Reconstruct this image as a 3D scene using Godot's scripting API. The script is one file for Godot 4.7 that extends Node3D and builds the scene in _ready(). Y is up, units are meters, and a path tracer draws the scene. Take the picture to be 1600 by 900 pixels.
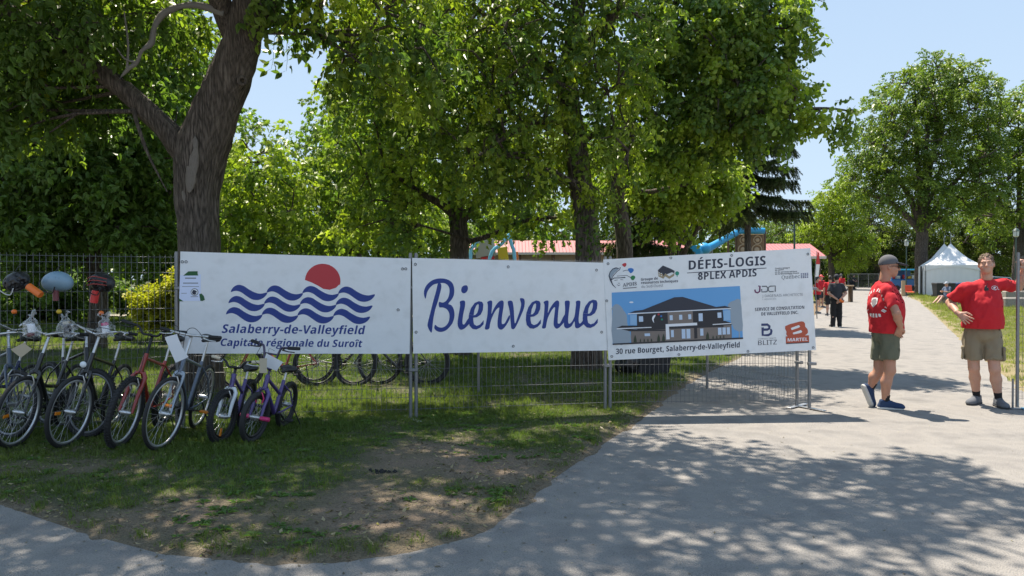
extends Node3D
# Park entrance with welcome banners on a temporary fence. Metres, y up, the photographer stands at the origin.

const EYE := 1.55
const HORIZON := 438.0
const FOCAL := 1200.0
var used_names := {}
var M := {}
var rng := RandomNumberGenerator.new()
var noise := FastNoiseLite.new()
var noise_fine := FastNoiseLite.new()

# ------------------------------------------------------------------ geometry collector
class Geo:
	var v := PackedVector3Array()
	var n := PackedVector3Array()
	var c := PackedColorArray()
	var ix := PackedInt32Array()
	var tint := Color(1, 1, 1)
	var coloured := false

	func put(p: Vector3, nn: Vector3) -> int:
		v.append(p)
		n.append(nn)
		if coloured:
			c.append(tint)
		return v.size() - 1

	func tri_i(a: int, b: int, d: int) -> void:
		# wound so that the front face looks along the vertex normals
		if (v[d] - v[a]).cross(v[b] - v[a]).dot(n[a] + n[b] + n[d]) >= 0.0:
			ix.append(a); ix.append(b); ix.append(d)
		else:
			ix.append(a); ix.append(d); ix.append(b)

	func face(pts: Array, facing: Vector3) -> void:
		var nn: Vector3 = (pts[1] - pts[0]).cross(pts[2] - pts[0]).normalized()
		if nn.dot(facing) < 0.0:
			nn = -nn
		var first := v.size()
		for p in pts:
			put(p, nn)
		for k in range(1, pts.size() - 1):
			tri_i(first, first + k, first + k + 1)

	func box(at: Vector3, size: Vector3, b := Basis.IDENTITY, bevel := 0.0) -> void:
		var h := size * 0.5
		var e: float = min(bevel, min(h.x, min(h.y, h.z)) * 0.9)
		for axis in 3:
			for s in [-1.0, 1.0]:
				var a1 := (axis + 1) % 3
				var a2 := (axis + 2) % 3
				var pts := []
				for q in [[-1, -1], [1, -1], [1, 1], [-1, 1]]:
					var p := Vector3.ZERO
					p[axis] = s * h[axis]
					p[a1] = q[0] * (h[a1] - e)
					p[a2] = q[1] * (h[a2] - e)
					pts.append(at + b * p)
				var f := Vector3.ZERO
				f[axis] = s
				face(pts, b * f)
		if e > 0.0:
			for axis in 3:
				var a1 := (axis + 1) % 3
				var a2 := (axis + 2) % 3
				for s1 in [-1.0, 1.0]:
					for s2 in [-1.0, 1.0]:
						var pts := []
						for q in [[-1, 0], [1, 0], [1, 1], [-1, 1]]:
							var p := Vector3.ZERO
							p[axis] = q[0] * (h[axis] - e)
							p[a1] = s1 * (h[a1] - (e if q[1] == 0 else 0.0))
							p[a2] = s2 * (h[a2] - (0.0 if q[1] == 0 else e))
							pts.append(at + b * p)
						var f := Vector3.ZERO
						f[a1] = s1
						f[a2] = s2
						face(pts, b * f)
			for sx in [-1.0, 1.0]:
				for sy in [-1.0, 1.0]:
					for sz in [-1.0, 1.0]:
						face([at + b * Vector3(sx * h.x, sy * (h.y - e), sz * (h.z - e)), at + b * Vector3(sx * (h.x - e), sy * h.y, sz * (h.z - e)), at + b * Vector3(sx * (h.x - e), sy * (h.y - e), sz * h.z)], b * Vector3(sx, sy, sz))

	func tube(pts: Array, radii: Array, sides := 8, caps := true) -> void:
		var side := Vector3.ZERO
		var rings := []
		var count := pts.size()
		for k in count:
			var t: Vector3 = (pts[min(k + 1, count - 1)] - pts[max(k - 1, 0)]).normalized()
			if k == 0:
				side = t.cross(Vector3.UP if abs(t.y) < 0.9 else Vector3.RIGHT).normalized()
			else:
				side = (side - t * side.dot(t)).normalized()
			var up := t.cross(side)
			var r: float = radii[k] if k < radii.size() else radii[radii.size() - 1]
			var first := v.size()
			for s in sides:
				var a := TAU * s / sides
				var d := side * cos(a) + up * sin(a)
				put(pts[k] + d * r, d)
			rings.append(first)
		for k in count - 1:
			for s in sides:
				var a: int = rings[k] + s
				var b: int = rings[k] + (s + 1) % sides
				var e: int = rings[k + 1] + s
				var f: int = rings[k + 1] + (s + 1) % sides
				tri_i(a, b, f)
				tri_i(a, f, e)
		if caps:
			for q in [0, count - 1]:
				var out: Vector3 = (pts[0] - pts[1]) if q == 0 else (pts[count - 1] - pts[count - 2])
				var poly := []
				for s in sides:
					poly.append(v[rings[q] + s])
				face(poly, out)

	func rod(a: Vector3, b: Vector3, r: float, sides := 8) -> void:
		tube([a, b], [r, r], sides)

	func ellipsoid(at: Vector3, r: Vector3, b := Basis.IDENTITY, seg := 14) -> void:
		var rows := int(seg / 2.0) + 1
		var first := v.size()
		for i in rows + 1:
			var la := PI * i / rows - PI / 2
			for j in seg:
				var lo := TAU * j / seg
				var d := Vector3(cos(la) * cos(lo), sin(la), cos(la) * sin(lo))
				put(at + b * (d * r), (b * Vector3(d.x / r.x, d.y / r.y, d.z / r.z)).normalized())
		for i in rows:
			for j in seg:
				var a := first + i * seg + j
				var q := first + i * seg + (j + 1) % seg
				if i > 0:
					tri_i(a, q, q + seg)
				if i < rows - 1:
					tri_i(a, q + seg, a + seg)
				elif i == 0:
					tri_i(a, q + seg, a + seg)

	func torus(at: Vector3, axis: Vector3, big: float, small: float, segs := 28, sides := 8, squash := 1.0) -> void:
		var x := axis.cross(Vector3.UP if abs(axis.y) < 0.9 else Vector3.RIGHT).normalized()
		var y := axis.cross(x).normalized()
		var first := v.size()
		for i in segs:
			var a := TAU * i / segs
			var out := x * cos(a) + y * sin(a)
			for j in sides:
				var q := TAU * j / sides
				var d := out * cos(q) + axis * sin(q)
				put(at + out * (big + cos(q) * small * squash) + axis * sin(q) * small, d)
		for i in segs:
			for j in sides:
				var a := first + i * sides + j
				var b := first + i * sides + (j + 1) % sides
				var e := first + ((i + 1) % segs) * sides + j
				var f := first + ((i + 1) % segs) * sides + (j + 1) % sides
				tri_i(a, b, f)
				tri_i(a, f, e)

	func lathe(at: Vector3, profile: Array, sides := 16, b := Basis.IDENTITY) -> void:
		# profile: [radius, height] from bottom to top, flat shaded across the joints
		for k in profile.size() - 1:
			var p0: Array = profile[k]
			var p1: Array = profile[k + 1]
			var slope := Vector2(p1[1] - p0[1], p0[0] - p1[0]).normalized()
			var first := v.size()
			for s in sides:
				var a := TAU * s / sides
				var d := Vector3(cos(a), 0, sin(a))
				var nn := b * (d * slope.x + Vector3.UP * slope.y)
				put(at + b * (d * p0[0] + Vector3.UP * p0[1]), nn)
				put(at + b * (d * p1[0] + Vector3.UP * p1[1]), nn)
			for s in sides:
				var a := first + s * 2
				var q := first + ((s + 1) % sides) * 2
				if p0[0] > 0.0:
					tri_i(a, q, q + 1)
				if p1[0] > 0.0:
					tri_i(a, q + 1, a + 1)
				elif p0[0] > 0.0:
					pass

	func prism(poly: PackedVector2Array, at: Vector3, ux: Vector3, uy: Vector3, depth: Vector3) -> void:
		# a flat outline at `at` (in ux, uy) thickened towards depth
		var t := Geometry2D.triangulate_polygon(poly)
		var nn := depth.normalized()
		for side in 2:
			var first := v.size()
			for p in poly:
				put(at + ux * p.x + uy * p.y + (depth if side == 1 else Vector3.ZERO), nn if side == 1 else -nn)
			for k in range(0, t.size(), 3):
				tri_i(first + t[k], first + t[k + 1], first + t[k + 2])
		var mid := Vector2.ZERO
		var cw := Geometry2D.is_polygon_clockwise(poly)
		for k in poly.size():
			var p := poly[k]
			var q := poly[(k + 1) % poly.size()]
			var o := Vector2((q - p).y, -(q - p).x) * (-1.0 if cw else 1.0)
			var a := at + ux * p.x + uy * p.y
			var b := at + ux * q.x + uy * q.y
			if (b - a).length() > 1e-5:
				face([a, b, b + depth, a + depth], ux * o.x + uy * o.y)

	func append(g: Geo, t: Transform3D) -> void:
		var first := v.size()
		for k in g.v.size():
			v.append(t * g.v[k])
			n.append((t.basis * g.n[k]).normalized())
			if coloured:
				c.append(tint)
		for k in g.ix:
			ix.append(first + k)

	func mesh(mat: Material, origin := Vector3.ZERO) -> ArrayMesh:
		var a := []
		a.resize(Mesh.ARRAY_MAX)
		if origin != Vector3.ZERO:
			for k in v.size():
				v[k] -= origin
		a[Mesh.ARRAY_VERTEX] = v
		a[Mesh.ARRAY_NORMAL] = n
		if coloured:
			a[Mesh.ARRAY_COLOR] = c
		a[Mesh.ARRAY_INDEX] = ix
		var m := ArrayMesh.new()
		m.add_surface_from_arrays(Mesh.PRIMITIVE_TRIANGLES, a)
		m.surface_set_material(0, mat)
		return m

# ------------------------------------------------------------------ signed distance field, meshed as surface nets
class Field:
	var lo: Vector3
	var cell: float
	var nx: int
	var ny: int
	var nz: int
	var f := PackedFloat32Array()
	var used := [99999, 0, 99999, 0, 99999, 0]

	func _init(a: Vector3, b: Vector3, size: float) -> void:
		lo = a
		cell = size
		nx = int(ceil((b.x - a.x) / size)) + 1
		ny = int(ceil((b.y - a.y) / size)) + 1
		nz = int(ceil((b.z - a.z) / size)) + 1
		f.resize(nx * ny * nz)
		f.fill(9.0)

	func span(a: Vector3, b: Vector3) -> Array:
		return [clampi(int((a.x - lo.x) / cell), 0, nx - 1), clampi(int((b.x - lo.x) / cell) + 1, 0, nx - 1),
			clampi(int((a.y - lo.y) / cell), 0, ny - 1), clampi(int((b.y - lo.y) / cell) + 1, 0, ny - 1),
			clampi(int((a.z - lo.z) / cell), 0, nz - 1), clampi(int((b.z - lo.z) / cell) + 1, 0, nz - 1)]

	func note(s: Array) -> void:
		for k in 3:
			used[k * 2] = min(used[k * 2], s[k * 2])
			used[k * 2 + 1] = max(used[k * 2 + 1], s[k * 2 + 1])

	func capsule(a: Vector3, b: Vector3, ra: float, rb: float, k := 0.03, clips := [], flat := Vector3.ONE) -> void:
		# a tapered bone; flat squeezes it about its axis (per world axis); clips are [point, outward normal]
		var m: float = max(ra, rb) * max(1.0, max(1.0 / flat.x, max(1.0 / flat.y, 1.0 / flat.z))) + k + cell * 2.0
		var s := span(Vector3(min(a.x, b.x), min(a.y, b.y), min(a.z, b.z)) - Vector3.ONE * m, Vector3(max(a.x, b.x), max(a.y, b.y), max(a.z, b.z)) + Vector3.ONE * m)
		note(s)
		var ab := b - a
		var inv: float = 1.0 / max(ab.length_squared(), 1e-9)
		var clipped := clips.size() > 0
		var even := flat == Vector3.ONE
		var ff := f
		f = PackedFloat32Array()
		for x in range(s[0], s[1] + 1):
			for y in range(s[2], s[3] + 1):
				var i: int = (x * ny + y) * nz + s[4]
				var p := lo + Vector3(x, y, s[4]) * cell - a
				for z in range(s[4], s[5] + 1):
					var t: float = clampf(p.dot(ab) * inv, 0.0, 1.0)
					var d: float = (p - ab * t).length() - ra - (rb - ra) * t if even else ((p - ab * t) * flat).length() - ra - (rb - ra) * t
					if clipped:
						for c in clips:
							d = maxf(d, (p + a - c[0]).dot(c[1]))
					var o := ff[i]
					var h := k - absf(o - d)
					if h > 0.0:
						ff[i] = minf(o, d) - h * h / k * 0.25
					elif d < o:
						ff[i] = d
					i += 1
					p.z += cell
		f = ff

	func ball(at: Vector3, r: Vector3, k := 0.02, b := Basis.IDENTITY, clips := []) -> void:
		var m: float = max(r.x, max(r.y, r.z)) + k + cell * 2.0
		var s := span(at - Vector3.ONE * m, at + Vector3.ONE * m)
		note(s)
		var inv := b.inverse()
		var least: float = min(r.x, min(r.y, r.z))
		var r2 := r * r
		var ff := f
		f = PackedFloat32Array()
		for x in range(s[0], s[1] + 1):
			for y in range(s[2], s[3] + 1):
				var i: int = (x * ny + y) * nz + s[4]
				var p := lo + Vector3(x, y, s[4]) * cell
				for z in range(s[4], s[5] + 1):
					var q := inv * (p - at)
					var e := (q / r).length()
					var g := (q / r2).length()
					var d: float = e * (e - 1.0) / g if g > 1e-6 else -least
					for c in clips:
						d = maxf(d, (p - c[0]).dot(c[1]))
					var o := ff[i]
					var h := k - absf(o - d)
					if h > 0.0:
						ff[i] = minf(o, d) - h * h / k * 0.25
					elif d < o:
						ff[i] = d
					i += 1
					p.z += cell
		f = ff

	func carve(at: Vector3, r: float, k := 0.01) -> void:
		var m := r + k + cell
		var s := span(at - Vector3.ONE * m, at + Vector3.ONE * m)
		for x in range(s[0], s[1] + 1):
			for y in range(s[2], s[3] + 1):
				for z in range(s[4], s[5] + 1):
					var p := lo + Vector3(x, y, z) * cell
					var q := (x * ny + y) * nz + z
					var d := r - (p - at).length()
					var h: float = max(k - abs(f[q] - d), 0.0) / k
					f[q] = max(f[q], d) + h * h * k * 0.25

	func cut(point: Vector3, out: Vector3) -> void:
		var ff := f
		f = PackedFloat32Array()
		for x in range(used[0], used[1] + 1):
			for y in range(used[2], used[3] + 1):
				var i: int = (x * ny + y) * nz + used[4]
				var d := (lo + Vector3(x, y, used[4]) * cell - point).dot(out)
				var step := out.z * cell
				for z in range(used[4], used[5] + 1):
					if d > ff[i]:
						ff[i] = d
					d += step
					i += 1
		f = ff

	func ruffle(fn: FastNoiseLite, scale: Vector3, amount: float) -> void:
		for x in range(used[0], used[1] + 1):
			for y in range(used[2], used[3] + 1):
				var i: int = (x * ny + y) * nz + used[4]
				for z in range(used[4], used[5] + 1):
					if absf(f[i]) < 0.045:
						f[i] += fn.get_noise_3dv((lo + Vector3(x, y, z) * cell) * scale) * amount
					i += 1

	func at(p: Vector3) -> float:
		var q := (p - lo) / cell
		var x := clampi(int(q.x), 0, nx - 2)
		var y := clampi(int(q.y), 0, ny - 2)
		var z := clampi(int(q.z), 0, nz - 2)
		var t := q - Vector3(x, y, z)
		var i := (x * ny + y) * nz + z
		var w := ny * nz
		var a := lerpf(lerpf(f[i], f[i + 1], t.z), lerpf(f[i + nz], f[i + nz + 1], t.z), t.y)
		var b := lerpf(lerpf(f[i + w], f[i + w + 1], t.z), lerpf(f[i + w + nz], f[i + w + nz + 1], t.z), t.y)
		return lerpf(a, b, t.x)

	func slope(p: Vector3) -> Vector3:
		var e := cell
		return Vector3(at(p + Vector3(e, 0, 0)) - at(p - Vector3(e, 0, 0)), at(p + Vector3(0, e, 0)) - at(p - Vector3(0, e, 0)), at(p + Vector3(0, 0, e)) - at(p - Vector3(0, 0, e))).normalized()

	func into(g: Geo) -> void:
		var made := {}
		var w := ny * nz
		var reach := cell * 1.8
		for x in range(used[0], mini(used[1] + 1, nx - 1)):
			for y in range(used[2], mini(used[3] + 1, ny - 1)):
				var row := (x * ny + y) * nz
				for z in range(used[4], mini(used[5] + 1, nz - 1)):
					var i := row + z
					if absf(f[i]) > reach:
						continue
					var q := [f[i], f[i + w], f[i + nz], f[i + nz + w], f[i + 1], f[i + w + 1], f[i + nz + 1], f[i + nz + w + 1]]
					var inside := 0
					for k in 8:
						if q[k] < 0.0:
							inside += 1
					if inside == 0 or inside == 8:
						continue
					var sum := Vector3.ZERO
					var cuts := 0
					for e in [[0, 1], [2, 3], [4, 5], [6, 7], [0, 2], [1, 3], [4, 6], [5, 7], [0, 4], [1, 5], [2, 6], [3, 7]]:
						var a: float = q[e[0]]
						var b: float = q[e[1]]
						if (a < 0.0) != (b < 0.0):
							var t := a / (a - b)
							var p0 := Vector3(e[0] & 1, (e[0] >> 1) & 1, (e[0] >> 2) & 1)
							var p1 := Vector3(e[1] & 1, (e[1] >> 1) & 1, (e[1] >> 2) & 1)
							sum += p0.lerp(p1, t)
							cuts += 1
					var p := lo + (Vector3(x, y, z) + sum / cuts) * cell
					made[i] = g.put(p, slope(p))
		for i in made:
			var z: int = i % nz
			var y: int = (i / nz) % ny
			var x: int = i / w
			var s: bool = f[i] < 0.0
			for e in [[w, nz, 1], [nz, w, 1], [1, w, nz]]:
				if s != (f[i + e[0]] < 0.0):
					var b: int = i - e[1]
					var d: int = i - e[2]
					var o: int = i - e[1] - e[2]
					if made.has(b) and made.has(d) and made.has(o):
						g.tri_i(made[i], made[b], made[o])
						g.tri_i(made[i], made[o], made[d])

# ------------------------------------------------------------------ naming and tagging
func numbered(called: String) -> String:
	if not used_names.has(called):
		used_names[called] = 0
		return called
	used_names[called] += 1
	return "%s_%03d" % [called, used_names[called]]

func thing(called: String, label: String, category: String, at := Vector3.ZERO, group := "") -> Node3D:
	var o := Node3D.new()
	o.name = numbered(called)
	o.position = at
	add_child(o)
	o.set_meta("label", label)
	o.set_meta("category", category)
	if group != "":
		o.set_meta("group", group)
	return o

func part(called: String, g: Geo, mat: Material, parent: Node3D, in_world := true) -> MeshInstance3D:
	# geometry given in world metres is moved to the thing's own base
	var o := MeshInstance3D.new()
	o.name = called
	var base := Vector3.ZERO
	if in_world:
		var q: Node = parent
		while q != self and q is Node3D:
			base += q.position
			q = q.get_parent()
	o.mesh = g.mesh(mat, base)
	parent.add_child(o, true)
	return o

func shared(called: String, m: Mesh, parent: Node3D, t := Transform3D.IDENTITY) -> MeshInstance3D:
	var o := MeshInstance3D.new()
	o.name = called
	o.mesh = m
	o.transform = t
	parent.add_child(o, true)
	return o

func structure(called: String, g: Geo, mat: Material, label: String) -> MeshInstance3D:
	var o := MeshInstance3D.new()
	o.name = called
	o.mesh = g.mesh(mat)
	add_child(o, true)
	o.set_meta("kind", "structure")
	o.set_meta("label", label)
	return o

# ------------------------------------------------------------------ places
func rise(d: float) -> float:
	var t: float = max(0.0, d - 20.0)
	return 0.008 * t * t / (t + 6.0) if t > 0.0 else 0.0

func P(px: float, py: float, d: float) -> Vector3:
	return Vector3((px - 800.0) / FOCAL * d, EYE - (py - HORIZON) / FOCAL * d, -d)

func stand(px: float, d: float) -> Vector3:
	return Vector3((px - 800.0) / FOCAL * d, rise(d), -d)

func ground_at(px: float, py: float) -> Vector3:
	var d := FOCAL * EYE / (py - HORIZON)
	for k in 12:
		d = FOCAL * (EYE - rise(d)) / (py - HORIZON)
		d = min(d, 140.0)
	return stand(px, d)

# ------------------------------------------------------------------ materials
func lin(r: float, g: float, b: float) -> Color:
	return Color(r, g, b).linear_to_srgb()

func mat(r: float, g: float, b: float, rough := 0.7, metal := 0.0) -> StandardMaterial3D:
	var m := StandardMaterial3D.new()
	m.albedo_color = lin(r, g, b)
	m.roughness = rough
	m.metallic = metal
	return m

func noise_tex(freq: float, ramp: Array, size := 512, octaves := 4, seed_ := 1, type := FastNoiseLite.TYPE_SIMPLEX_SMOOTH) -> NoiseTexture2D:
	# ramp: [offset, linear r, g, b]
	var f := FastNoiseLite.new()
	f.seed = seed_
	f.noise_type = type
	f.frequency = freq
	f.fractal_octaves = octaves
	var t := NoiseTexture2D.new()
	t.width = size
	t.height = size
	t.seamless = true
	t.noise = f
	if ramp.size():
		var g := Gradient.new()
		var offs := PackedFloat32Array()
		var cols := PackedColorArray()
		for q in ramp:
			offs.append(q[0])
			cols.append(lin(q[1], q[2], q[3]))
		g.offsets = offs
		g.colors = cols
		t.color_ramp = g
	return t

func triplanar(m: StandardMaterial3D, scale: Vector3, world := true) -> StandardMaterial3D:
	m.uv1_triplanar = true
	m.uv1_world_triplanar = world
	m.uv1_scale = scale
	return m

func leaf_mat(rough := 0.45) -> StandardMaterial3D:
	var m := mat(1, 1, 1, rough)
	m.vertex_color_use_as_albedo = true
	m.backlight_enabled = true
	m.backlight = lin(0.85, 1.0, 0.35)
	m.metallic_specular = 0.4
	return m

# ------------------------------------------------------------------ the setting
const ROAD := [[-30.0, -13.5], [-14.0, -9.0], [-8.0, -7.5], [-5.0, -6.2], [-3.52, -5.28], [-2.62, -4.69], [-1.98, -4.33], [-1.40, -4.21], [-0.98, -4.19], [-0.58, -4.36], [-0.23, -4.63], [0.0, -5.14], [0.24, -5.78], [0.54, -6.48], [0.92, -7.38], [1.41, -8.45], [1.99, -9.95], [2.63, -11.48], [3.4, -13.1], [4.4, -15.0], [8.5, -24.0], [13.5, -34.0], [19.0, -46.0], [25.5, -60.0], [32.5, -78.0], [36.0, -88.0], [20.0, -92.0], [-20.0, -95.0],
	[-20.0, -104.0], [75.0, -104.0], [60.0, -93.0], [45.0, -84.0], [35.0, -69.0], [26.0, -49.0], [18.3, -33.3], [11.8, -20.2], [7.13, -10.7], [6.6, -9.2], [7.2, -7.4], [10.0, -5.5], [20.0, -4.5], [40.0, -3.0], [40.0, 14.0], [-30.0, 14.0]]
var road_poly := PackedVector2Array()

func lawn_depth(x: float, z: float) -> float:
	# metres into the lawn from the edge of the asphalt (negative on the asphalt)
	var p := Vector2(x, z)
	var best := 1e9
	for k in road_poly.size():
		var a := road_poly[k]
		var ab := road_poly[(k + 1) % road_poly.size()] - a
		var t: float = clamp((p - a).dot(ab) / ab.length_squared(), 0.0, 1.0)
		best = min(best, (p - a - ab * t).length_squared())
	best = sqrt(best)
	return -best if Geometry2D.is_point_in_polygon(p, road_poly) else best

func blob(px: float, py: float, cx: float, cy: float, rx: float, ry: float) -> float:
	var q := Vector2((px - cx) / rx, (py - cy) / ry).length()
	return clamp(1.4 - q, 0.0, 1.0)

func bare(x: float, z: float) -> float:
	# 0 = turf, 1 = trodden earth: the worn corner of the lawn between the bikes and the asphalt
	if z < -14.0 or x > 5.0:
		return clamp(noise.get_noise_2d(x * 9.0, z * 9.0) * 1.2 - 0.25, 0.0, 0.6)
	var d := -z
	var px := 800.0 + FOCAL * x / d
	var py := HORIZON + FOCAL * EYE / d
	var b: float = max(blob(px, py, 600, 808, 260, 52), blob(px, py, 720, 738, 180, 38))
	b = max(b, blob(px, py, 190, 748, 150, 24) * 0.75)
	b = max(b, blob(px, py, 340, 815, 170, 36) * 0.8)
	b -= blob(px, py, 420, 728, 130, 44) * 1.3
	b -= blob(px, py, 120, 775, 120, 24) * 0.7
	b += noise.get_noise_2d(x * 14.0, z * 14.0) * 0.55 + noise.get_noise_2d(x * 45.0 + 90.0, z * 45.0) * 0.35
	return clamp(b, 0.0, 1.0)

func spread(from: float, to: float, fine_from: float, fine_to: float, fine: float, mid_to: float, mid: float) -> Array:
	# grid lines that are close together where the picture looks closely
	var out := []
	var x := from
	while x < to:
		out.append(x)
		if x >= fine_from and x < fine_to:
			x += fine
		elif x < fine_from:
			x = min(x + max(mid, (fine_from - x) * 0.12), fine_from)
		elif x < mid_to:
			x += mid
		else:
			x += max(mid, (x - mid_to) * 0.15)
	out.append(to)
	return out

func build_ground() -> void:
	for q in ROAD:
		road_poly.append(Vector2(q[0], q[1]))
	# ---- asphalt: one sheet that follows the rise of the land
	var a := Geo.new()
	var strips := [14.0, 3.0, -1.5, -3.0, -4.5, -6.0, -8.0, -10.0, -13.0, -16.0, -20.0, -24.0, -28.0, -33.0, -40.0, -48.0, -56.0, -66.0, -78.0, -90.0, -105.0]
	for k in strips.size() - 1:
		var band := PackedVector2Array([Vector2(-60, strips[k]), Vector2(120, strips[k]), Vector2(120, strips[k + 1]), Vector2(-60, strips[k + 1])])
		for piece in Geometry2D.intersect_polygons(road_poly, band):
			var t := Geometry2D.triangulate_polygon(piece)
			var first := a.v.size()
			for p in piece:
				a.put(Vector3(p.x, rise(-p.y), p.y), Vector3.UP)
			for j in range(0, t.size(), 3):
				a.tri_i(first + t[j], first + t[j + 1], first + t[j + 2])
	structure("asphalt_road", a, M.asphalt, "worn grey asphalt drive curving round the lawn into the park")
	# ---- lawn and earth
	var xs := spread(-170.0, 190.0, -6.4, 3.2, 0.1, 40.0, 0.45)
	var zs := spread(-3.4, 230.0, 3.9, 11.5, 0.1, 45.0, 0.45)
	var g := Geo.new()
	g.coloured = true
	var depth := {}
	var index := {}
	for i in xs.size():
		for j in zs.size():
			var x: float = xs[i]
			var z: float = -zs[j]
			var s := lawn_depth(x, z)
			depth[i * 4096 + j] = s
			if s < -1.5:
				continue
			var rough := noise.get_noise_2d(x * 30.0, z * 30.0)
			var h: float = clamp(s * 0.22 + rough * 0.022 + noise.get_noise_2d(x * 110.0, z * 110.0) * 0.012, -0.05, 0.035)
			if s > 0.2:
				h += noise.get_noise_2d(x * 4.0, z * 4.0) * 0.03 * clamp(s, 0.0, 1.0)
			var b := bare(x, z)
			var edge: float = clamp(1.0 - s / 0.25, 0.0, 1.0)
			b = max(b, edge * 0.85)
			var turf := Color(0.070, 0.082, 0.032)
			var earth := Color(0.225, 0.172, 0.120)
			var chips: float = clamp(1.3 - Vector2((x - 12.2) / 5.0, (z + 46.0) / 11.0).length(), 0.0, 1.0)
			var col := turf.lerp(earth, b).lerp(Color(0.30, 0.20, 0.12), min(1.0, chips * 2.0))
			if x > 6.0 and chips <= 0.0:
				col = Color(0.13, 0.135, 0.035).lerp(Color(0.30, 0.25, 0.13), clamp(1.2 - s / 0.8 + rough, 0.0, 1.0))
			g.tint = col
			var e := 0.06
			index[i * 4096 + j] = g.put(Vector3(x, rise(-z) + h, z), Vector3(-rough * 0.12, 1, -noise.get_noise_2d(x * 30.0 + 40.0, z * 30.0) * 0.12).normalized())
	for i in xs.size() - 1:
		for j in zs.size() - 1:
			var k := [i * 4096 + j, (i + 1) * 4096 + j, (i + 1) * 4096 + j + 1, i * 4096 + j + 1]
			if index.has(k[0]) and index.has(k[1]) and index.has(k[2]) and index.has(k[3]):
				if max(max(depth[k[0]], depth[k[1]]), max(depth[k[2]], depth[k[3]])) > -0.25:
					g.tri_i(index[k[0]], index[k[1]], index[k[2]])
					g.tri_i(index[k[0]], index[k[2]], index[k[3]])
	structure("ground", g, M.soil, "park lawn with a worn earth corner beside the drive")
	# ---- pale gravel walk crossing the lawn far behind the fence
	var w := Geo.new()
	var prev := []
	for k in 20:
		var x := -70.0 + k * 3.6
		var z := -31.5 - sin(k * 0.35) * 0.8
		var row := [w.put(Vector3(x, rise(-z) + 0.06, z + 1.3), Vector3.UP), w.put(Vector3(x, rise(-z) + 0.06, z - 1.3), Vector3.UP)]
		if k > 0:
			w.tri_i(prev[0], row[0], row[1])
			w.tri_i(prev[0], row[1], prev[1])
		prev = row
	structure("gravel_path", w, M.gravel, "pale gravel walk crossing the lawn behind the trees")

func tuft_mesh(seed_: int, blades: int, wide: float, tall: float) -> ArrayMesh:
	var r := RandomNumberGenerator.new()
	r.seed = seed_
	var g := Geo.new()
	for k in blades:
		var a := r.randf() * TAU
		var at := Vector3(cos(a), 0, sin(a)) * sqrt(r.randf()) * wide
		var lean := Vector3(r.randfn(0, 0.5), 0, r.randfn(0, 0.5))
		var h := tall * r.randf_range(0.5, 1.1)
		var b := r.randf() * TAU
		var side := Vector3(cos(b), 0, sin(b)) * 0.0028
		var mid := at + Vector3(0, h * 0.55, 0) + lean * h * 0.3
		var tip := at + Vector3(0, h * 0.92, 0) + lean * h * 0.9
		var nn := (Vector3(-sin(b), 0.6, cos(b))).normalized()
		var i := [g.put(at - side - Vector3(0, 0.01, 0), nn), g.put(at + side - Vector3(0, 0.01, 0), nn), g.put(mid + side * 0.9, nn), g.put(mid - side * 0.9, nn), g.put(tip, nn)]
		g.tri_i(i[0], i[1], i[2])
		g.tri_i(i[0], i[2], i[3])
		g.tri_i(i[3], i[2], i[4])
	return g.mesh(M.grass)

func scatter(called: String, label: String, m: Mesh, places: Array, tints: Array, parent: Node3D = self) -> MultiMeshInstance3D:
	var mm := MultiMesh.new()
	mm.transform_format = MultiMesh.TRANSFORM_3D
	mm.use_colors = true
	mm.mesh = m
	mm.instance_count = places.size()
	for k in places.size():
		mm.set_instance_transform(k, places[k])
		mm.set_instance_color(k, tints[k])
	var o := MultiMeshInstance3D.new()
	o.name = called
	o.multimesh = mm
	o.set_meta("kind", "stuff")
	if parent == self:
		o.set_meta("label", label)
		o.set_meta("category", called.get_slice("_", 0))
	parent.add_child(o, true)
	return o

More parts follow.
